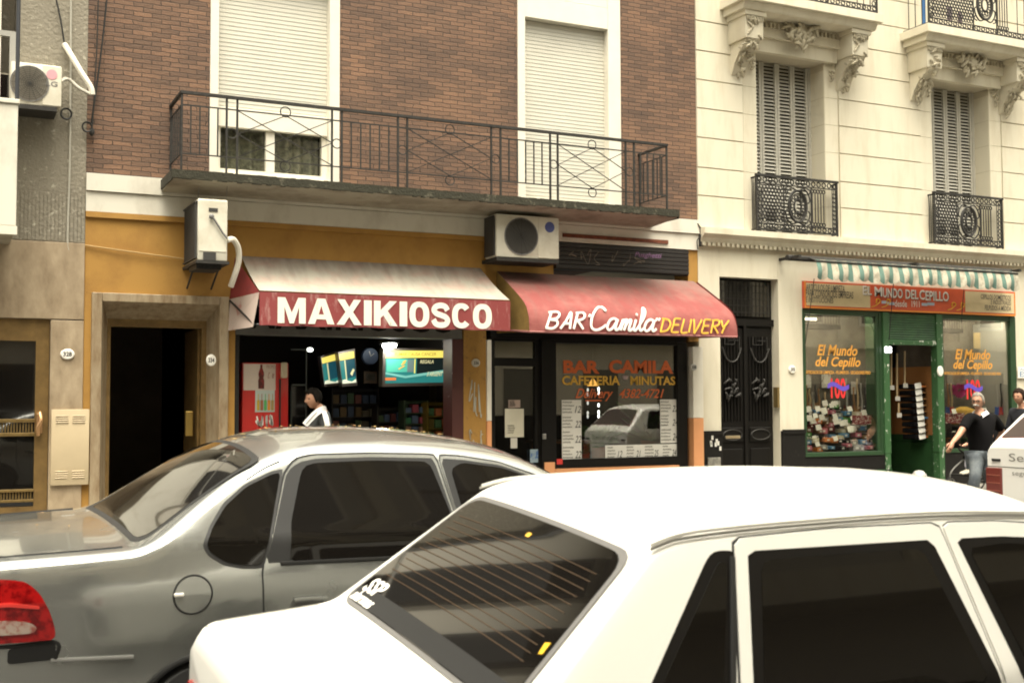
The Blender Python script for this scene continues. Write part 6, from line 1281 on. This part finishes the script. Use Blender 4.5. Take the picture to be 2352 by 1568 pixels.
def fingers(mb, wrist, hand, thumb_dir, s=1.0, curl=.35):
    """palm and five fingers joined to the wrist"""
    w = Vector(wrist); h = (Vector(hand)-w).normalized(); t = Vector(thumb_dir).normalized(); t = (t-h*t.dot(h)).normalized(); n = h.cross(t)
    P = lambda a, b, c: w+(h*a+t*b+n*c)*s
    mb.tube([P(-.02, 0, 0), P(.02, 0, 0), P(.055, .002, 0), P(.09, .0, .004)], [.026*s, .031*s, .036*s, .030*s], 10, sq=None)
    for b, L in ((.027, .068), (.010, .078), (-.009, .073), (-.026, .058)):
        c = curl; mb.tube([P(.078, b*.9, 0), P(.078+L*.45, b, L*c*.3), P(.078+L*.78, b, L*c*.8), P(.078+L*.95, b, L*c*1.3)], [.0100*s, .0095*s, .0088*s, .006*s], 8)
    mb.tube([P(.02, .024, 0), P(.045, .048, .008), P(.075, .055, .018), P(.095, .050, .026)], [.013*s, .0115*s, .010*s, .007*s], 8)
M_eye = mat('eye_dark', (.03, .02, .015), .2)
def mk(nodes, edges, root, name, m_, t, lev=2): V, F = skin_mesh(nodes, edges, root, lev); mb = MB(); mb.add(V, F); return mb.build(name, m_, t, True, 80)
def shoe(par_list, t, p, fwd, m_, s=1.0):
    p = Vector(p); f = Vector(fwd).normalized(); sd_ = Vector((-f.y, f.x, 0)); mb = MB()
    prof = [(-.08, .034, .09), (-.05, .040, .10), (.0, .042, .085), (.08, .044, .06), (.14, .042, .05), (.18, .03, .035), (.195, .012, .02)]
    vs = []
    for a, w_, h_ in prof:
        for k in range(10):
            an = 2*math.pi*k/10; vs.append(p+f*a*s+sd_*w_*math.cos(an)*s+Vector((0, 0, max(0, (.5+.5*math.sin(an)))*h_*s)))
    n = 10; mb.add(vs, [(i*n+k, i*n+(k+1) % n, (i+1)*n+(k+1) % n, (i+1)*n+k) for i in range(len(prof)-1) for k in range(n)]+[tuple(range(n)), tuple(range((len(prof)-1)*n, len(prof)*n))])
    return mb.build('shoe', m_, t, True, 60)

# grey haired man stepping off the kerb
Y0 = -1.95
A = lambda x, y, d=0: at(x, y, Y0+d)
zg = road_h(Y0); base = A(2250, 1150); base.z = zg
t = thing('person', 'grey haired man with a moustache in black polo shirt and jeans by the kerb', 'person', base)
hc = A(2246, 921); FC = R(205)
fd_ = Vector((math.cos(FC), math.sin(FC), 0))
N = {'pel': (A(2256, 1046), (.15, .115)), 'wai': (A(2254, 1022), (.165, .13)), 'bel': (A(2250, 1000), (.17, .135)), 'che': (A(2252, 970), (.165, .115)), 'col': (A(2251, 953), (.09, .07)), 'nec': (A(2250, 944), .058), 'hed': (A(2248, 934), .055),
     'ls': (A(2228, 955, -.05), .07), 'le': (A(2204, 997, -.10), .043), 'lw': (A(2187, 1017, -.16), .030),
     'rs': (A(2279, 957, .05), .07), 're': (A(2303, 990, .10), .045), 'rw': (A(2288, 1018, .16), .031),
     'lh': (A(2243, 1056, -.03), .10), 'lk': (A(2240, 1096, -.10), .070), 'la': (A(2226, 1142, .02), .045), 'rh': (A(2268, 1056, .05), .10), 'rk': (A(2272, 1098, .10), .07), 'ra': (A(2296, 1138, .18), .045)}
N['la'][0].z = zg+.09; N['ra'][0].z = zg+.12
E_ = [('pel', 'wai'), ('wai', 'bel'), ('bel', 'che'), ('che', 'col'), ('col', 'nec'), ('nec', 'hed'), ('che', 'ls'), ('ls', 'le'), ('le', 'lw'), ('che', 'rs'), ('rs', 're'), ('re', 'rw'), ('pel', 'lh'), ('lh', 'lk'), ('lk', 'la'), ('pel', 'rh'), ('rh', 'rk'), ('rk', 'ra')]
NB = {k: ((v[0], (v[1][0]*.82, v[1][1]*.82)) if k in ('pel', 'wai', 'bel', 'che') else (v[0], v[1]*.8) if k in ('lh', 'rh') else v) for k, v in N.items()}
V, F = skin_mesh(NB, E_, 'pel'); mb = MB(); mb.add(V, F); T, SF = make_head(mb, hc, FC, R(4), 1.02)
fingers(mb, N['lw'][0], A(2181, 1034, -.17), A(2172, 1022, -.1)-A(2187, 1022, -.1), 1.0, .3); fingers(mb, N['rw'][0], A(2280, 1034, .17), (-.2, 1, 0), 1.0, .5)
bd = mb.build('body', M_skin, t, True, 80)
G = lambda k, s_: (N[k][0], tuple(r*s_ for r in N[k][1]) if isinstance(N[k][1], tuple) else N[k][1]*s_)
q = lambda a, b, f: N[a][0].lerp(N[b][0], f)
SH = {'pel': (A(2255, 1062), (.20, .165)), 'wai': G('wai', 1.18), 'bel': G('bel', 1.12), 'che': G('che', 1.10), 'col': (A(2251, 955), (.105, .08)), 'ls': (N['ls'][0], .082), 'le': (q('ls', 'le', .62), .070), 'l2': (q('ls', 'le', .72), .072), 'rs': (N['rs'][0], .082), 're': (q('rs', 're', .72), .075), 'r2': (q('rs', 're', .85), .078)}
mk(SH, [('pel', 'wai'), ('wai', 'bel'), ('bel', 'che'), ('che', 'col'), ('che', 'ls'), ('ls', 'le'), ('le', 'l2'), ('che', 'rs'), ('rs', 're'), ('re', 'r2')], 'pel', 'polo_shirt', M_blackcloth, t)
TR = {'pel': (A(2256, 1050), (.172, .135)), 'lh': G('lh', 1.12), 'lk': G('lk', 1.18), 'la': (N['la'][0]+Vector((0, 0, -.03)), .075), 'rh': G('rh', 1.12), 'rk': G('rk', 1.18), 'ra': (N['ra'][0]+Vector((0, 0, -.03)), .075)}
mk(TR, [('pel', 'lh'), ('lh', 'lk'), ('lk', 'la'), ('pel', 'rh'), ('rh', 'rk'), ('rk', 'ra')], 'pel', 'jeans', mat('faded_jeans', (.085, .10, .115), .9, col2=(.16, .18, .19), scale=5), t)
shoe(None, t, (N['la'][0].x, N['la'][0].y, zg), fd_, M_black); shoe(None, t, (N['ra'][0].x, N['ra'][0].y, zg+.03), fd_, M_black)
m = MB(); up = Vector((0, 0, 1)); sdv = Vector((-fd_.y, fd_.x, 0)); cn = N['col'][0]+Vector((0, 0, .035))
for sg in (-1, 1):
    P = [cn+fd_*.105-up*.075+sdv*sg*.015, cn+fd_*.085+sdv*sg*.055-up*.01, cn+sdv*sg*.085+up*.03, cn-fd_*.06+sdv*sg*.05+up*.045, cn-fd_*.075+up*.045]
    Q = [cn+fd_*.135-up*.09+sdv*sg*.06, cn+fd_*.105+sdv*sg*.095-up*.055, cn+sdv*sg*.125-up*.015, cn-fd_*.09+sdv*sg*.07+up*.0, cn-fd_*.105+up*.0]
    m.add(P+Q, [(i, i+1, 6+i, 5+i) for i in range(4)])
m.build('collar', mat('white_cotton', (.62, .60, .62), .9), t, True, 60, fix=False, solid=.006)
m = MB(); make_hair(m, T, SF, -.42, .62, .010); m.build('hair', mat('grey_hair', (.24, .215, .18), .9, col2=(.13, .12, .10), scale=40), t, True, 80)
eyes(t, T, M_eye)
m = MB()
for sg in (-1, 1): m.tube([T((.104, sg*.034+.022*math.cos(a*math.pi/6), .006+.017*math.sin(a*math.pi/6))) for a in range(12)], .0035, 5, True); m.tube([T((.10, sg*.056, .010)), T((.06, sg*.078, .012)), T((-.005, sg*.084, .008))], .003, 5)
m.tube([T((.108, -.012, .01)), T((.114, 0, .012)), T((.108, .012, .01))], .003, 5); gl = m.build('glasses', M_black, t)
m = MB()
for sg in (-1, 1): m.grid(lambda u, v: T((.1035, sg*.034+.02*u, .006+.015*v)), [-1, 1], [-1, 1])
m.build('lens', M_glass_dk, gl)
m = MB(); m.tube([T((.085, -.042, -.062)), T((.108, -.022, -.047)), T((.118, 0, -.043)), T((.108, .022, -.047)), T((.085, .042, -.062))], [.006, .012, .012, .012, .006], 8); m.build('moustache', mat('white_hair', (.40, .37, .32), .9), t, True)

# man in the kiosk, profile to the left
Yk = -.25
K = lambda x, y, d=0: at(x, y, Yk+d)
base = K(730, 1150); base.z = .19
t = thing('person', 'dark haired man in charcoal jacket with white towel over his shoulder in the kiosk', 'person', base)
hc = K(720, 915); FC = R(196)
N = {'pel': (Vector((base.x+.02, Yk, 1.0)), (.13, .11)), 'wai': (Vector((base.x+.02, Yk, 1.10)), (.125, .12)), 'che': (K(739, 966), (.12, .15)), 'col': (K(738, 947), (.07, .08)), 'nec': (K(734, 938), .058), 'hed': (K(728, 926), .055),
     'ls': (K(744, 955, -.19), .065), 'le': (K(752, 1002, -.26), .048), 'lw': (K(732, 1022, -.28), .032), 'rs': (K(740, 953, .19), .065), 're': (K(738, 1002, .24), .048), 'rw': (K(716, 1020, .22), .032),
     'lh': (Vector((base.x, Yk-.09, .95)), .095), 'lk': (Vector((base.x-.06, Yk-.10, .62)), .065), 'la': (Vector((base.x+.02, Yk-.10, .27)), .045), 'rh': (Vector((base.x, Yk+.09, .95)), .095), 'rk': (Vector((base.x-.02, Yk+.10, .62)), .065), 'ra': (Vector((base.x+.10, Yk+.10, .27)), .045)}
E2 = [('pel', 'wai'), ('wai', 'che'), ('che', 'col'), ('col', 'nec'), ('nec', 'hed'), ('che', 'ls'), ('ls', 'le'), ('le', 'lw'), ('che', 'rs'), ('rs', 're'), ('re', 'rw'), ('pel', 'lh'), ('lh', 'lk'), ('lk', 'la'), ('pel', 'rh'), ('rh', 'rk'), ('rk', 'ra')]
V, F = skin_mesh(N, E2, 'pel'); mb = MB(); mb.add(V, F); T, SF = make_head(mb, hc, FC, R(6), 1.0, 1.25)
fingers(mb, N['lw'][0], N['lw'][0]+Vector((-.1, 0, -.04)), (0, 0, 1), 1.0, .5); fingers(mb, N['rw'][0], N['rw'][0]+Vector((-.1, 0, -.04)), (0, 0, 1), 1.0, .5)
mb.build('body', M_skin2, t, True, 80)
G = lambda k, s_: (N[k][0], tuple(r*s_ for r in N[k][1]) if isinstance(N[k][1], tuple) else N[k][1]*s_)
q = lambda a, b, f: N[a][0].lerp(N[b][0], f)
M_jkt = mat('charcoal_cloth', (.055, .06, .062), .9)
mk({'pel': G('pel', 1.15), 'wai': G('wai', 1.18), 'che': G('che', 1.14), 'col': (N['col'][0], (.085, .09)), 'ls': (N['ls'][0], .08), 'le': G('le', 1.3), 'lw': (q('le', 'lw', .85), .042), 'rs': (N['rs'][0], .08), 're': G('re', 1.3), 'rw': (q('re', 'rw', .85), .042)}, [('pel', 'wai'), ('wai', 'che'), ('che', 'col'), ('che', 'ls'), ('ls', 'le'), ('le', 'lw'), ('che', 'rs'), ('rs', 're'), ('re', 'rw')], 'pel', 'jacket', M_jkt, t)
mk({'pel': G('pel', 1.1), 'lh': G('lh', 1.12), 'lk': G('lk', 1.18), 'la': (N['la'][0], .065), 'rh': G('rh', 1.12), 'rk': G('rk', 1.18), 'ra': (N['ra'][0], .065)}, [('pel', 'lh'), ('lh', 'lk'), ('lk', 'la'), ('pel', 'rh'), ('rh', 'rk'), ('rk', 'ra')], 'pel', 'trousers', M_blackcloth, t)
fd_ = Vector((math.cos(FC), math.sin(FC), 0)); shoe(None, t, (N['la'][0].x, N['la'][0].y, .19), fd_, M_black); shoe(None, t, (N['ra'][0].x, N['ra'][0].y, .19), fd_, M_black)
m = MB(); make_hair(m, T, SF, -.45, .52, .016); m.build('hair', mat('black_hair', (.010, .008, .006), .8, spec=.1), t, True, 80); eyes(t, T, M_eye)
def sash(pts, w, nm, m_, d=.010):
    m = MB(); P = smooth_line([Vector(p) for p in pts], 5); tw = []
    for i, p in enumerate(P):
        a = P[max(i-1, 0)]; b = P[min(i+1, len(P)-1)]; tt = (b-a).normalized(); n_ = tt.cross(Vector((0, -1, .2))).normalized(); tw += [p+n_*w*.5, p-n_*w*.5]
    m.add(tw, [(2*i, 2*i+1, 2*i+3, 2*i+2) for i in range(len(P)-1)]); return m.build(nm, m_, t, True, 60, fix=False, solid=d)
M_tow = mat('white_towel', (.66, .64, .62), .95, var=.1, scale=30)
tw = sash([K(700, 976, -.33), K(712, 962, -.32), K(724, 950, -.29), K(735, 942, -.22), K(744, 939, -.10), K(748, 941, .05)], .07, 'towel', M_tow, .014)
sash([K(703, 973, -.345), K(716, 958, -.335), K(728, 946, -.30)], .010, 'towel_stripe', mat('towel_grey', (.22, .23, .22), .9), .006)
for dx in (-5, 0, 5): sash([K(744+dx*.6, 945, -.265), K(749+dx*.8, 962, -.315), K(754+dx*.7, 990, -.335), K(754+dx*.6, 1004, -.33)], .020, 'sleeve_stripe', M_tow, .008)

# young man at the right edge
Yr = -1.15
B2 = lambda x, y, d=0: at(x, y, Yr+d)
base = B2(2352, 1150); base.z = .19
t = thing('person', 'dark haired man in a dark jacket half hidden behind the white estate car', 'person', base)
hc = B2(2341, 911); FC = R(190); s0 = hc.z-.15
cx, cy = B2(2352, 960).x, Yr
N = {'pel': (Vector((cx, cy, 1.0)), (.13, .11)), 'wai': (Vector((cx, cy, 1.12)), (.13, .11)), 'che': (Vector((cx, cy, s0-.14)), (.13, .15)), 'col': (Vector((cx-.02, cy, s0-.03)), (.07, .08)), 'nec': (Vector((cx-.04, cy, s0+.02)), .056), 'hed': (Vector((cx-.05, cy, s0+.08)), .055),
     'ls': (Vector((cx-.02, cy-.18, s0-.08)), .066), 'le': (Vector((cx-.10, cy-.26, s0-.36)), .046), 'lw': (B2(2306, 1010, -.2), .032), 'rs': (Vector((cx-.02, cy+.18, s0-.08)), .066), 're': (Vector((cx-.05, cy+.25, s0-.36)), .046), 'rw': (Vector((cx-.2, cy+.2, s0-.55)), .032),
     'lh': (Vector((cx, cy-.09, .95)), .095), 'lk': (Vector((cx-.06, cy-.10, .62)), .065), 'la': (Vector((cx, cy-.10, .27)), .045), 'rh': (Vector((cx, cy+.09, .95)), .095), 'rk': (Vector((cx, cy+.10, .62)), .065), 'ra': (Vector((cx+.1, cy+.10, .27)), .045)}
V, F = skin_mesh(N, E2, 'pel'); mb = MB(); mb.add(V, F); T, SF = make_head(mb, hc, FC, 0, 1.0)
fingers(mb, N['lw'][0], N['lw'][0]+Vector((-.08, 0, -.05)), (0, -.3, 1), 1.0, .5); fingers(mb, N['rw'][0], N['rw'][0]+Vector((-.1, 0, -.02)), (0, 0, 1), 1.0, .5)
mb.build('body', M_skin, t, True, 80)
mk({'pel': G('pel', 1.15), 'wai': G('wai', 1.18), 'che': G('che', 1.14), 'col': (N['col'][0], (.085, .09)), 'ls': (N['ls'][0], .08), 'le': G('le', 1.3), 'lw': (q('le', 'lw', .85), .042), 'rs': (N['rs'][0], .08), 're': G('re', 1.3), 'rw': (q('re', 'rw', .85), .042)}, [('pel', 'wai'), ('wai', 'che'), ('che', 'col'), ('che', 'ls'), ('ls', 'le'), ('le', 'lw'), ('che', 'rs'), ('rs', 're'), ('re', 'rw')], 'pel', 'jacket', mat('navy_cloth', (.018, .019, .026), .9), t)
mk({'pel': G('pel', 1.1), 'lh': G('lh', 1.12), 'lk': G('lk', 1.18), 'la': (N['la'][0], .065), 'rh': G('rh', 1.12), 'rk': G('rk', 1.18), 'ra': (N['ra'][0], .065)}, [('pel', 'lh'), ('lh', 'lk'), ('lk', 'la'), ('pel', 'rh'), ('rh', 'rk'), ('rk', 'ra')], 'pel', 'trousers', M_blackcloth, t)
fd_ = Vector((math.cos(FC), math.sin(FC), 0)); shoe(None, t, (N['la'][0].x, N['la'][0].y, .19), fd_, M_black); shoe(None, t, (N['ra'][0].x, N['ra'][0].y, .19), fd_, M_black)
m = MB(); make_hair(m, T, SF, -.45, .52, .016); m.build('hair', mat('brown_hair', (.022, .013, .009), .8, spec=.1), t, True, 80); eyes(t, T, M_eye)

# child in a pushchair, hidden behind the man but for legs and a hand
Yc = -1.15
D_ = lambda x, y, d=0: at(x, y, Yc+d)
wb = D_(2209, 1131); st = thing('pushchair', 'black pushchair with a spoked front wheel beside the man in the polo shirt', 'pushchair', (wb.x, Yc, .19))
c0 = Vector((wb.x, Yc, .19+.105))
for sg, yo in ((-1, -.20), (1, .20)):
    wh = MB().tube([(c0.x+.095*math.cos(a*math.pi/14), Yc+yo, c0.z+.095*math.sin(a*math.pi/14)) for a in range(28)], .011, 6, True).build('wheel', M_tyre, st, True)
    m = MB(); m.tube([(c0.x+.083*math.cos(a*math.pi/14), Yc+yo, c0.z+.083*math.sin(a*math.pi/14)) for a in range(28)], .006, 5, True)
    for k in range(9): a = k*2*math.pi/9; m.bar((c0.x, Yc+yo, c0.z), (c0.x+.083*math.cos(a), Yc+yo, c0.z+.083*math.sin(a)), .006)
    m.lathe([(.001, -.015), (.018, -.015), (.018, .015), (.001, .015)], (c0.x, Yc+yo, c0.z), 'y', 10); m.build('rim', M_steel, wh)
    wr = MB().tube([(c0.x+.62+.12*math.cos(a*math.pi/14), Yc+yo*1.2, .19+.13+.12*math.sin(a*math.pi/14)) for a in range(28)], .012, 6, True).build('wheel', M_tyre, st, True)
    m = MB()
    for k in range(9): a = k*2*math.pi/9; m.bar((c0.x+.62, Yc+yo*1.2, .32), (c0.x+.62+.11*math.cos(a), Yc+yo*1.2, .32+.11*math.sin(a)), .006)
    m.build('rim', M_steel, wr)
m = MB()
for yo in (-.20, .20):
    m.tube(smooth_line([(c0.x, Yc+yo, c0.z), (c0.x-.02, Yc+yo, c0.z+.10), (c0.x+.05, Yc+yo, c0.z+.22), (c0.x+.35, Yc+yo, c0.z+.42), (c0.x+.85, Yc+yo, c0.z+.80)]), .012, 6); m.tube([(c0.x+.62, Yc+yo*1.2, .32), (c0.x+.45, Yc+yo, c0.z+.48)], .012, 6)
m.tube([(c0.x+.85, Yc-.2, c0.z+.80), (c0.x+.85, Yc+.2, c0.z+.80)], .015, 6); fr_ = m.build('frame', M_steel, st, True)
MB().box(c0.x-.03, c0.x+.28, Yc-.18, Yc+.18, c0.z+.125, c0.z+.15, .008).build('footrest', M_black, st)
MB().box(c0.x+.22, c0.x+.60, Yc-.18, Yc+.18, c0.z+.36, c0.z+.42, .02).add([(c0.x+.54, Yc-.18, c0.z+.42), (c0.x+.54, Yc+.18, c0.z+.42), (c0.x+.72, Yc+.18, c0.z+.85), (c0.x+.72, Yc-.18, c0.z+.85), (c0.x+.59, Yc-.18, c0.z+.40), (c0.x+.59, Yc+.18, c0.z+.40), (c0.x+.77, Yc+.18, c0.z+.84), (c0.x+.77, Yc-.18, c0.z+.84)], [(0, 1, 2, 3), (4, 5, 6, 7), (0, 1, 5, 4), (1, 2, 6, 5), (2, 3, 7, 6), (3, 0, 4, 7)]).build('seat', M_blackcloth, st)
MB().tube(smooth_line([(c0.x+.30, Yc-.18, c0.z+.42), (c0.x+.14, Yc-.17, c0.z+.53), (c0.x+.12, Yc, c0.z+.54), (c0.x+.14, Yc+.17, c0.z+.53), (c0.x+.30, Yc+.18, c0.z+.42)]), .016, 6).build('grab_bar', M_black, st, True)
t = thing('person', 'child in grey trousers and pale shoes seated in the black pushchair', 'person', (c0.x+.4, Yc, c0.z+.4))
z0 = c0.z; X = c0.x
N = {'pel': (Vector((X+.45, Yc, z0+.47)), (.09, .10)), 'che': (Vector((X+.50, Yc, z0+.66)), (.09, .11)), 'nec': (Vector((X+.51, Yc, z0+.80)), .045), 'hed': (Vector((X+.51, Yc, z0+.88)), .04), 'lk': (Vector((X+.20, Yc-.08, z0+.45)), .052), 'la': (Vector((X+.07, Yc-.09, z0+.22)), .034), 'rk': (Vector((X+.23, Yc+.06, z0+.45)), .052), 'ra': (Vector((X+.17, Yc+.05, z0+.22)), .034),
     'ls': (Vector((X+.50, Yc-.12, z0+.72)), .042), 'le': (Vector((X+.34, Yc-.17, z0+.60)), .032), 'lw': (Vector((X+.18, Yc-.12, z0+.585)), .024), 'rs': (Vector((X+.50, Yc+.12, z0+.72)), .042), 're': (Vector((X+.36, Yc+.17, z0+.60)), .032), 'rw': (Vector((X+.22, Yc+.12, z0+.58)), .024)}
EC = [('pel', 'che'), ('che', 'nec'), ('nec', 'hed'), ('pel', 'lk'), ('lk', 'la'), ('pel', 'rk'), ('rk', 'ra'), ('che', 'ls'), ('ls', 'le'), ('le', 'lw'), ('che', 'rs'), ('rs', 're'), ('re', 'rw')]
V, F = skin_mesh(N, EC, 'pel'); mb = MB(); mb.add(V, F); T, SF = make_head(mb, (X+.50, Yc, z0+.93), R(185), 0, .80, .7)
fingers(mb, N['lw'][0], N['lw'][0]+Vector((-.06, .0, -.03)), (0, 1, .2), .62, .9); fingers(mb, N['rw'][0], N['rw'][0]+Vector((-.06, 0, -.03)), (0, -1, .2), .62, .9)
mb.build('body', M_skin, t, True, 80)
G2 = lambda k, s_: (N[k][0], tuple(r*s_ for r in N[k][1]) if isinstance(N[k][1], tuple) else N[k][1]*s_)
mk({k: G2(k, 1.15) for k in ('pel', 'lk', 'la', 'rk', 'ra')}, [('pel', 'lk'), ('lk', 'la'), ('pel', 'rk'), ('rk', 'ra')], 'pel', 'trousers', mat('lilac_grey_cloth', (.36, .34, .38), .9), t)
mk({'pel': G2('pel', 1.18), 'che': G2('che', 1.12), 'ls': G2('ls', 1.15), 'le': G2('le', 1.2), 'lw': (N['le'][0].lerp(N['lw'][0], .8), .03), 'rs': G2('rs', 1.15), 're': G2('re', 1.2), 'rw': (N['re'][0].lerp(N['rw'][0], .8), .03)}, [('pel', 'che'), ('che', 'ls'), ('ls', 'le'), ('le', 'lw'), ('che', 'rs'), ('rs', 're'), ('re', 'rw')], 'pel', 'sweater', M_blackcloth, t)
for k in ('la', 'ra'): p = N[k][0]; shoe(None, t, (p.x, p.y, z0+.152), (-1, -.15, 0), mat('pale_shoe', (.36, .34, .28), .8), .85)
m = MB(); make_hair(m, T, SF, -.4, .45, .014); m.build('hair', MATS['brown_hair'], t, True, 80)
# ---------------------------------------------------------------- the other side of the street (seen only as reflections)
def opposite(label, x0, x1, wallm, top, seed, shopm, base=1.15):
    t = thing('town_house', label, 'building', ((x0+x1)/2, -17, 0)); Y = -16.6
    m = MB(); m.box(x0, x1, Y-6, Y, 3.4, top); nb = max(2, int((x1-x0)/2.6)); w_ = (x1-x0)/nb; m.build('wall', wallm, t)
    m = MB(); m.box(x0, x1, Y-6, Y+.02, -.4, 3.395); m.build('ground_floor', shopm, t); MB().box(x0, x1, Y+.0205, Y+.12, -.4, base).build('plinth', M_plinth, t); m = MB(); m.box(x0, x1, Y, Y+.35, 3.3, 3.6); m.box(x0, x1, Y, Y+.4, top-.3, top+.1)  # dark plinth added to darken what car sides and shop glass mirror
    for k in range(nb+1): m.box(max(x0, x0+k*w_-.2), min(x1, x0+k*w_+.2), Y, Y+.1, 3.6, top-.3)
    m.build('cornice', M_stucco, t)
    for k in range(nb):
        cx = x0+(k+.5)*w_
        f = MB().box(cx-.6, cx+.6, Y+.021, Y+.05, -.3, 2.5).build('shop_window', M_cargl, t)
        for s in range(int((top-4)/3.2)):
            z = 4.1+3.2*s; f = MB().box(cx-.62, cx+.62, Y, Y+.06, z-.05, z+2.35).build('window', M_white, t); MB().box(cx-.52, cx+.52, Y+.061, Y+.07, z+.05, z+2.25).build('pane', M_cargl, f)
            if (s+k) % 2 == 0:
                b = MB(); b.box(cx-.9, cx+.9, Y, Y+.55, z-.2, z-.06)
                for i in range(16): b.box(cx-.88+.117*i, cx-.868+.117*i, Y+.50, Y+.515, z-.06, z+.85)
                b.box(cx-.9, cx+.9, Y+.49, Y+.53, z+.85, z+.89); b.build('balcony', M_iron2, t)
M_opp1 = mat('opposite_stucco', (.60, .54, .42), .85, var=.1, scale=1); M_opp2 = mat('opposite_render', (.50, .48, .42), .9, var=.1, scale=1); M_ops = mat('opposite_shop', (.50, .45, .36), .7, var=.15, scale=1)
opposite('beige town house behind the camera, seen only in shop glass', -9, 3, M_opp1, 13.5, 1, M_ops)
opposite('grey rendered town house behind the camera, right of the beige one', 3.02, 14, M_opp2, 15, 2, mat('opposite_shop_grey', (.42, .40, .35), .7))
opposite('pale stucco town house behind the camera, furthest up the street', 14.02, 24.5, mat('opposite_pale', (.55, .50, .40), .85), 12.5, 3, M_ops)
opposite('brown brick town house behind the camera, left of the beige one', -22, -9.02, M_brick, 14, 4, M_ops)
opposite('low cream town house behind the camera, at the far end', 24.52, 44, M_opp1, 11, 5, M_ops, 2.1)
t = thing('town_house', 'cream town house beyond the stone building, outside the photograph', 'building', (30, 0, 0)); MB().box(21.52, 45, 0, 7, .19, 15).build('wall', M_stucco, t)
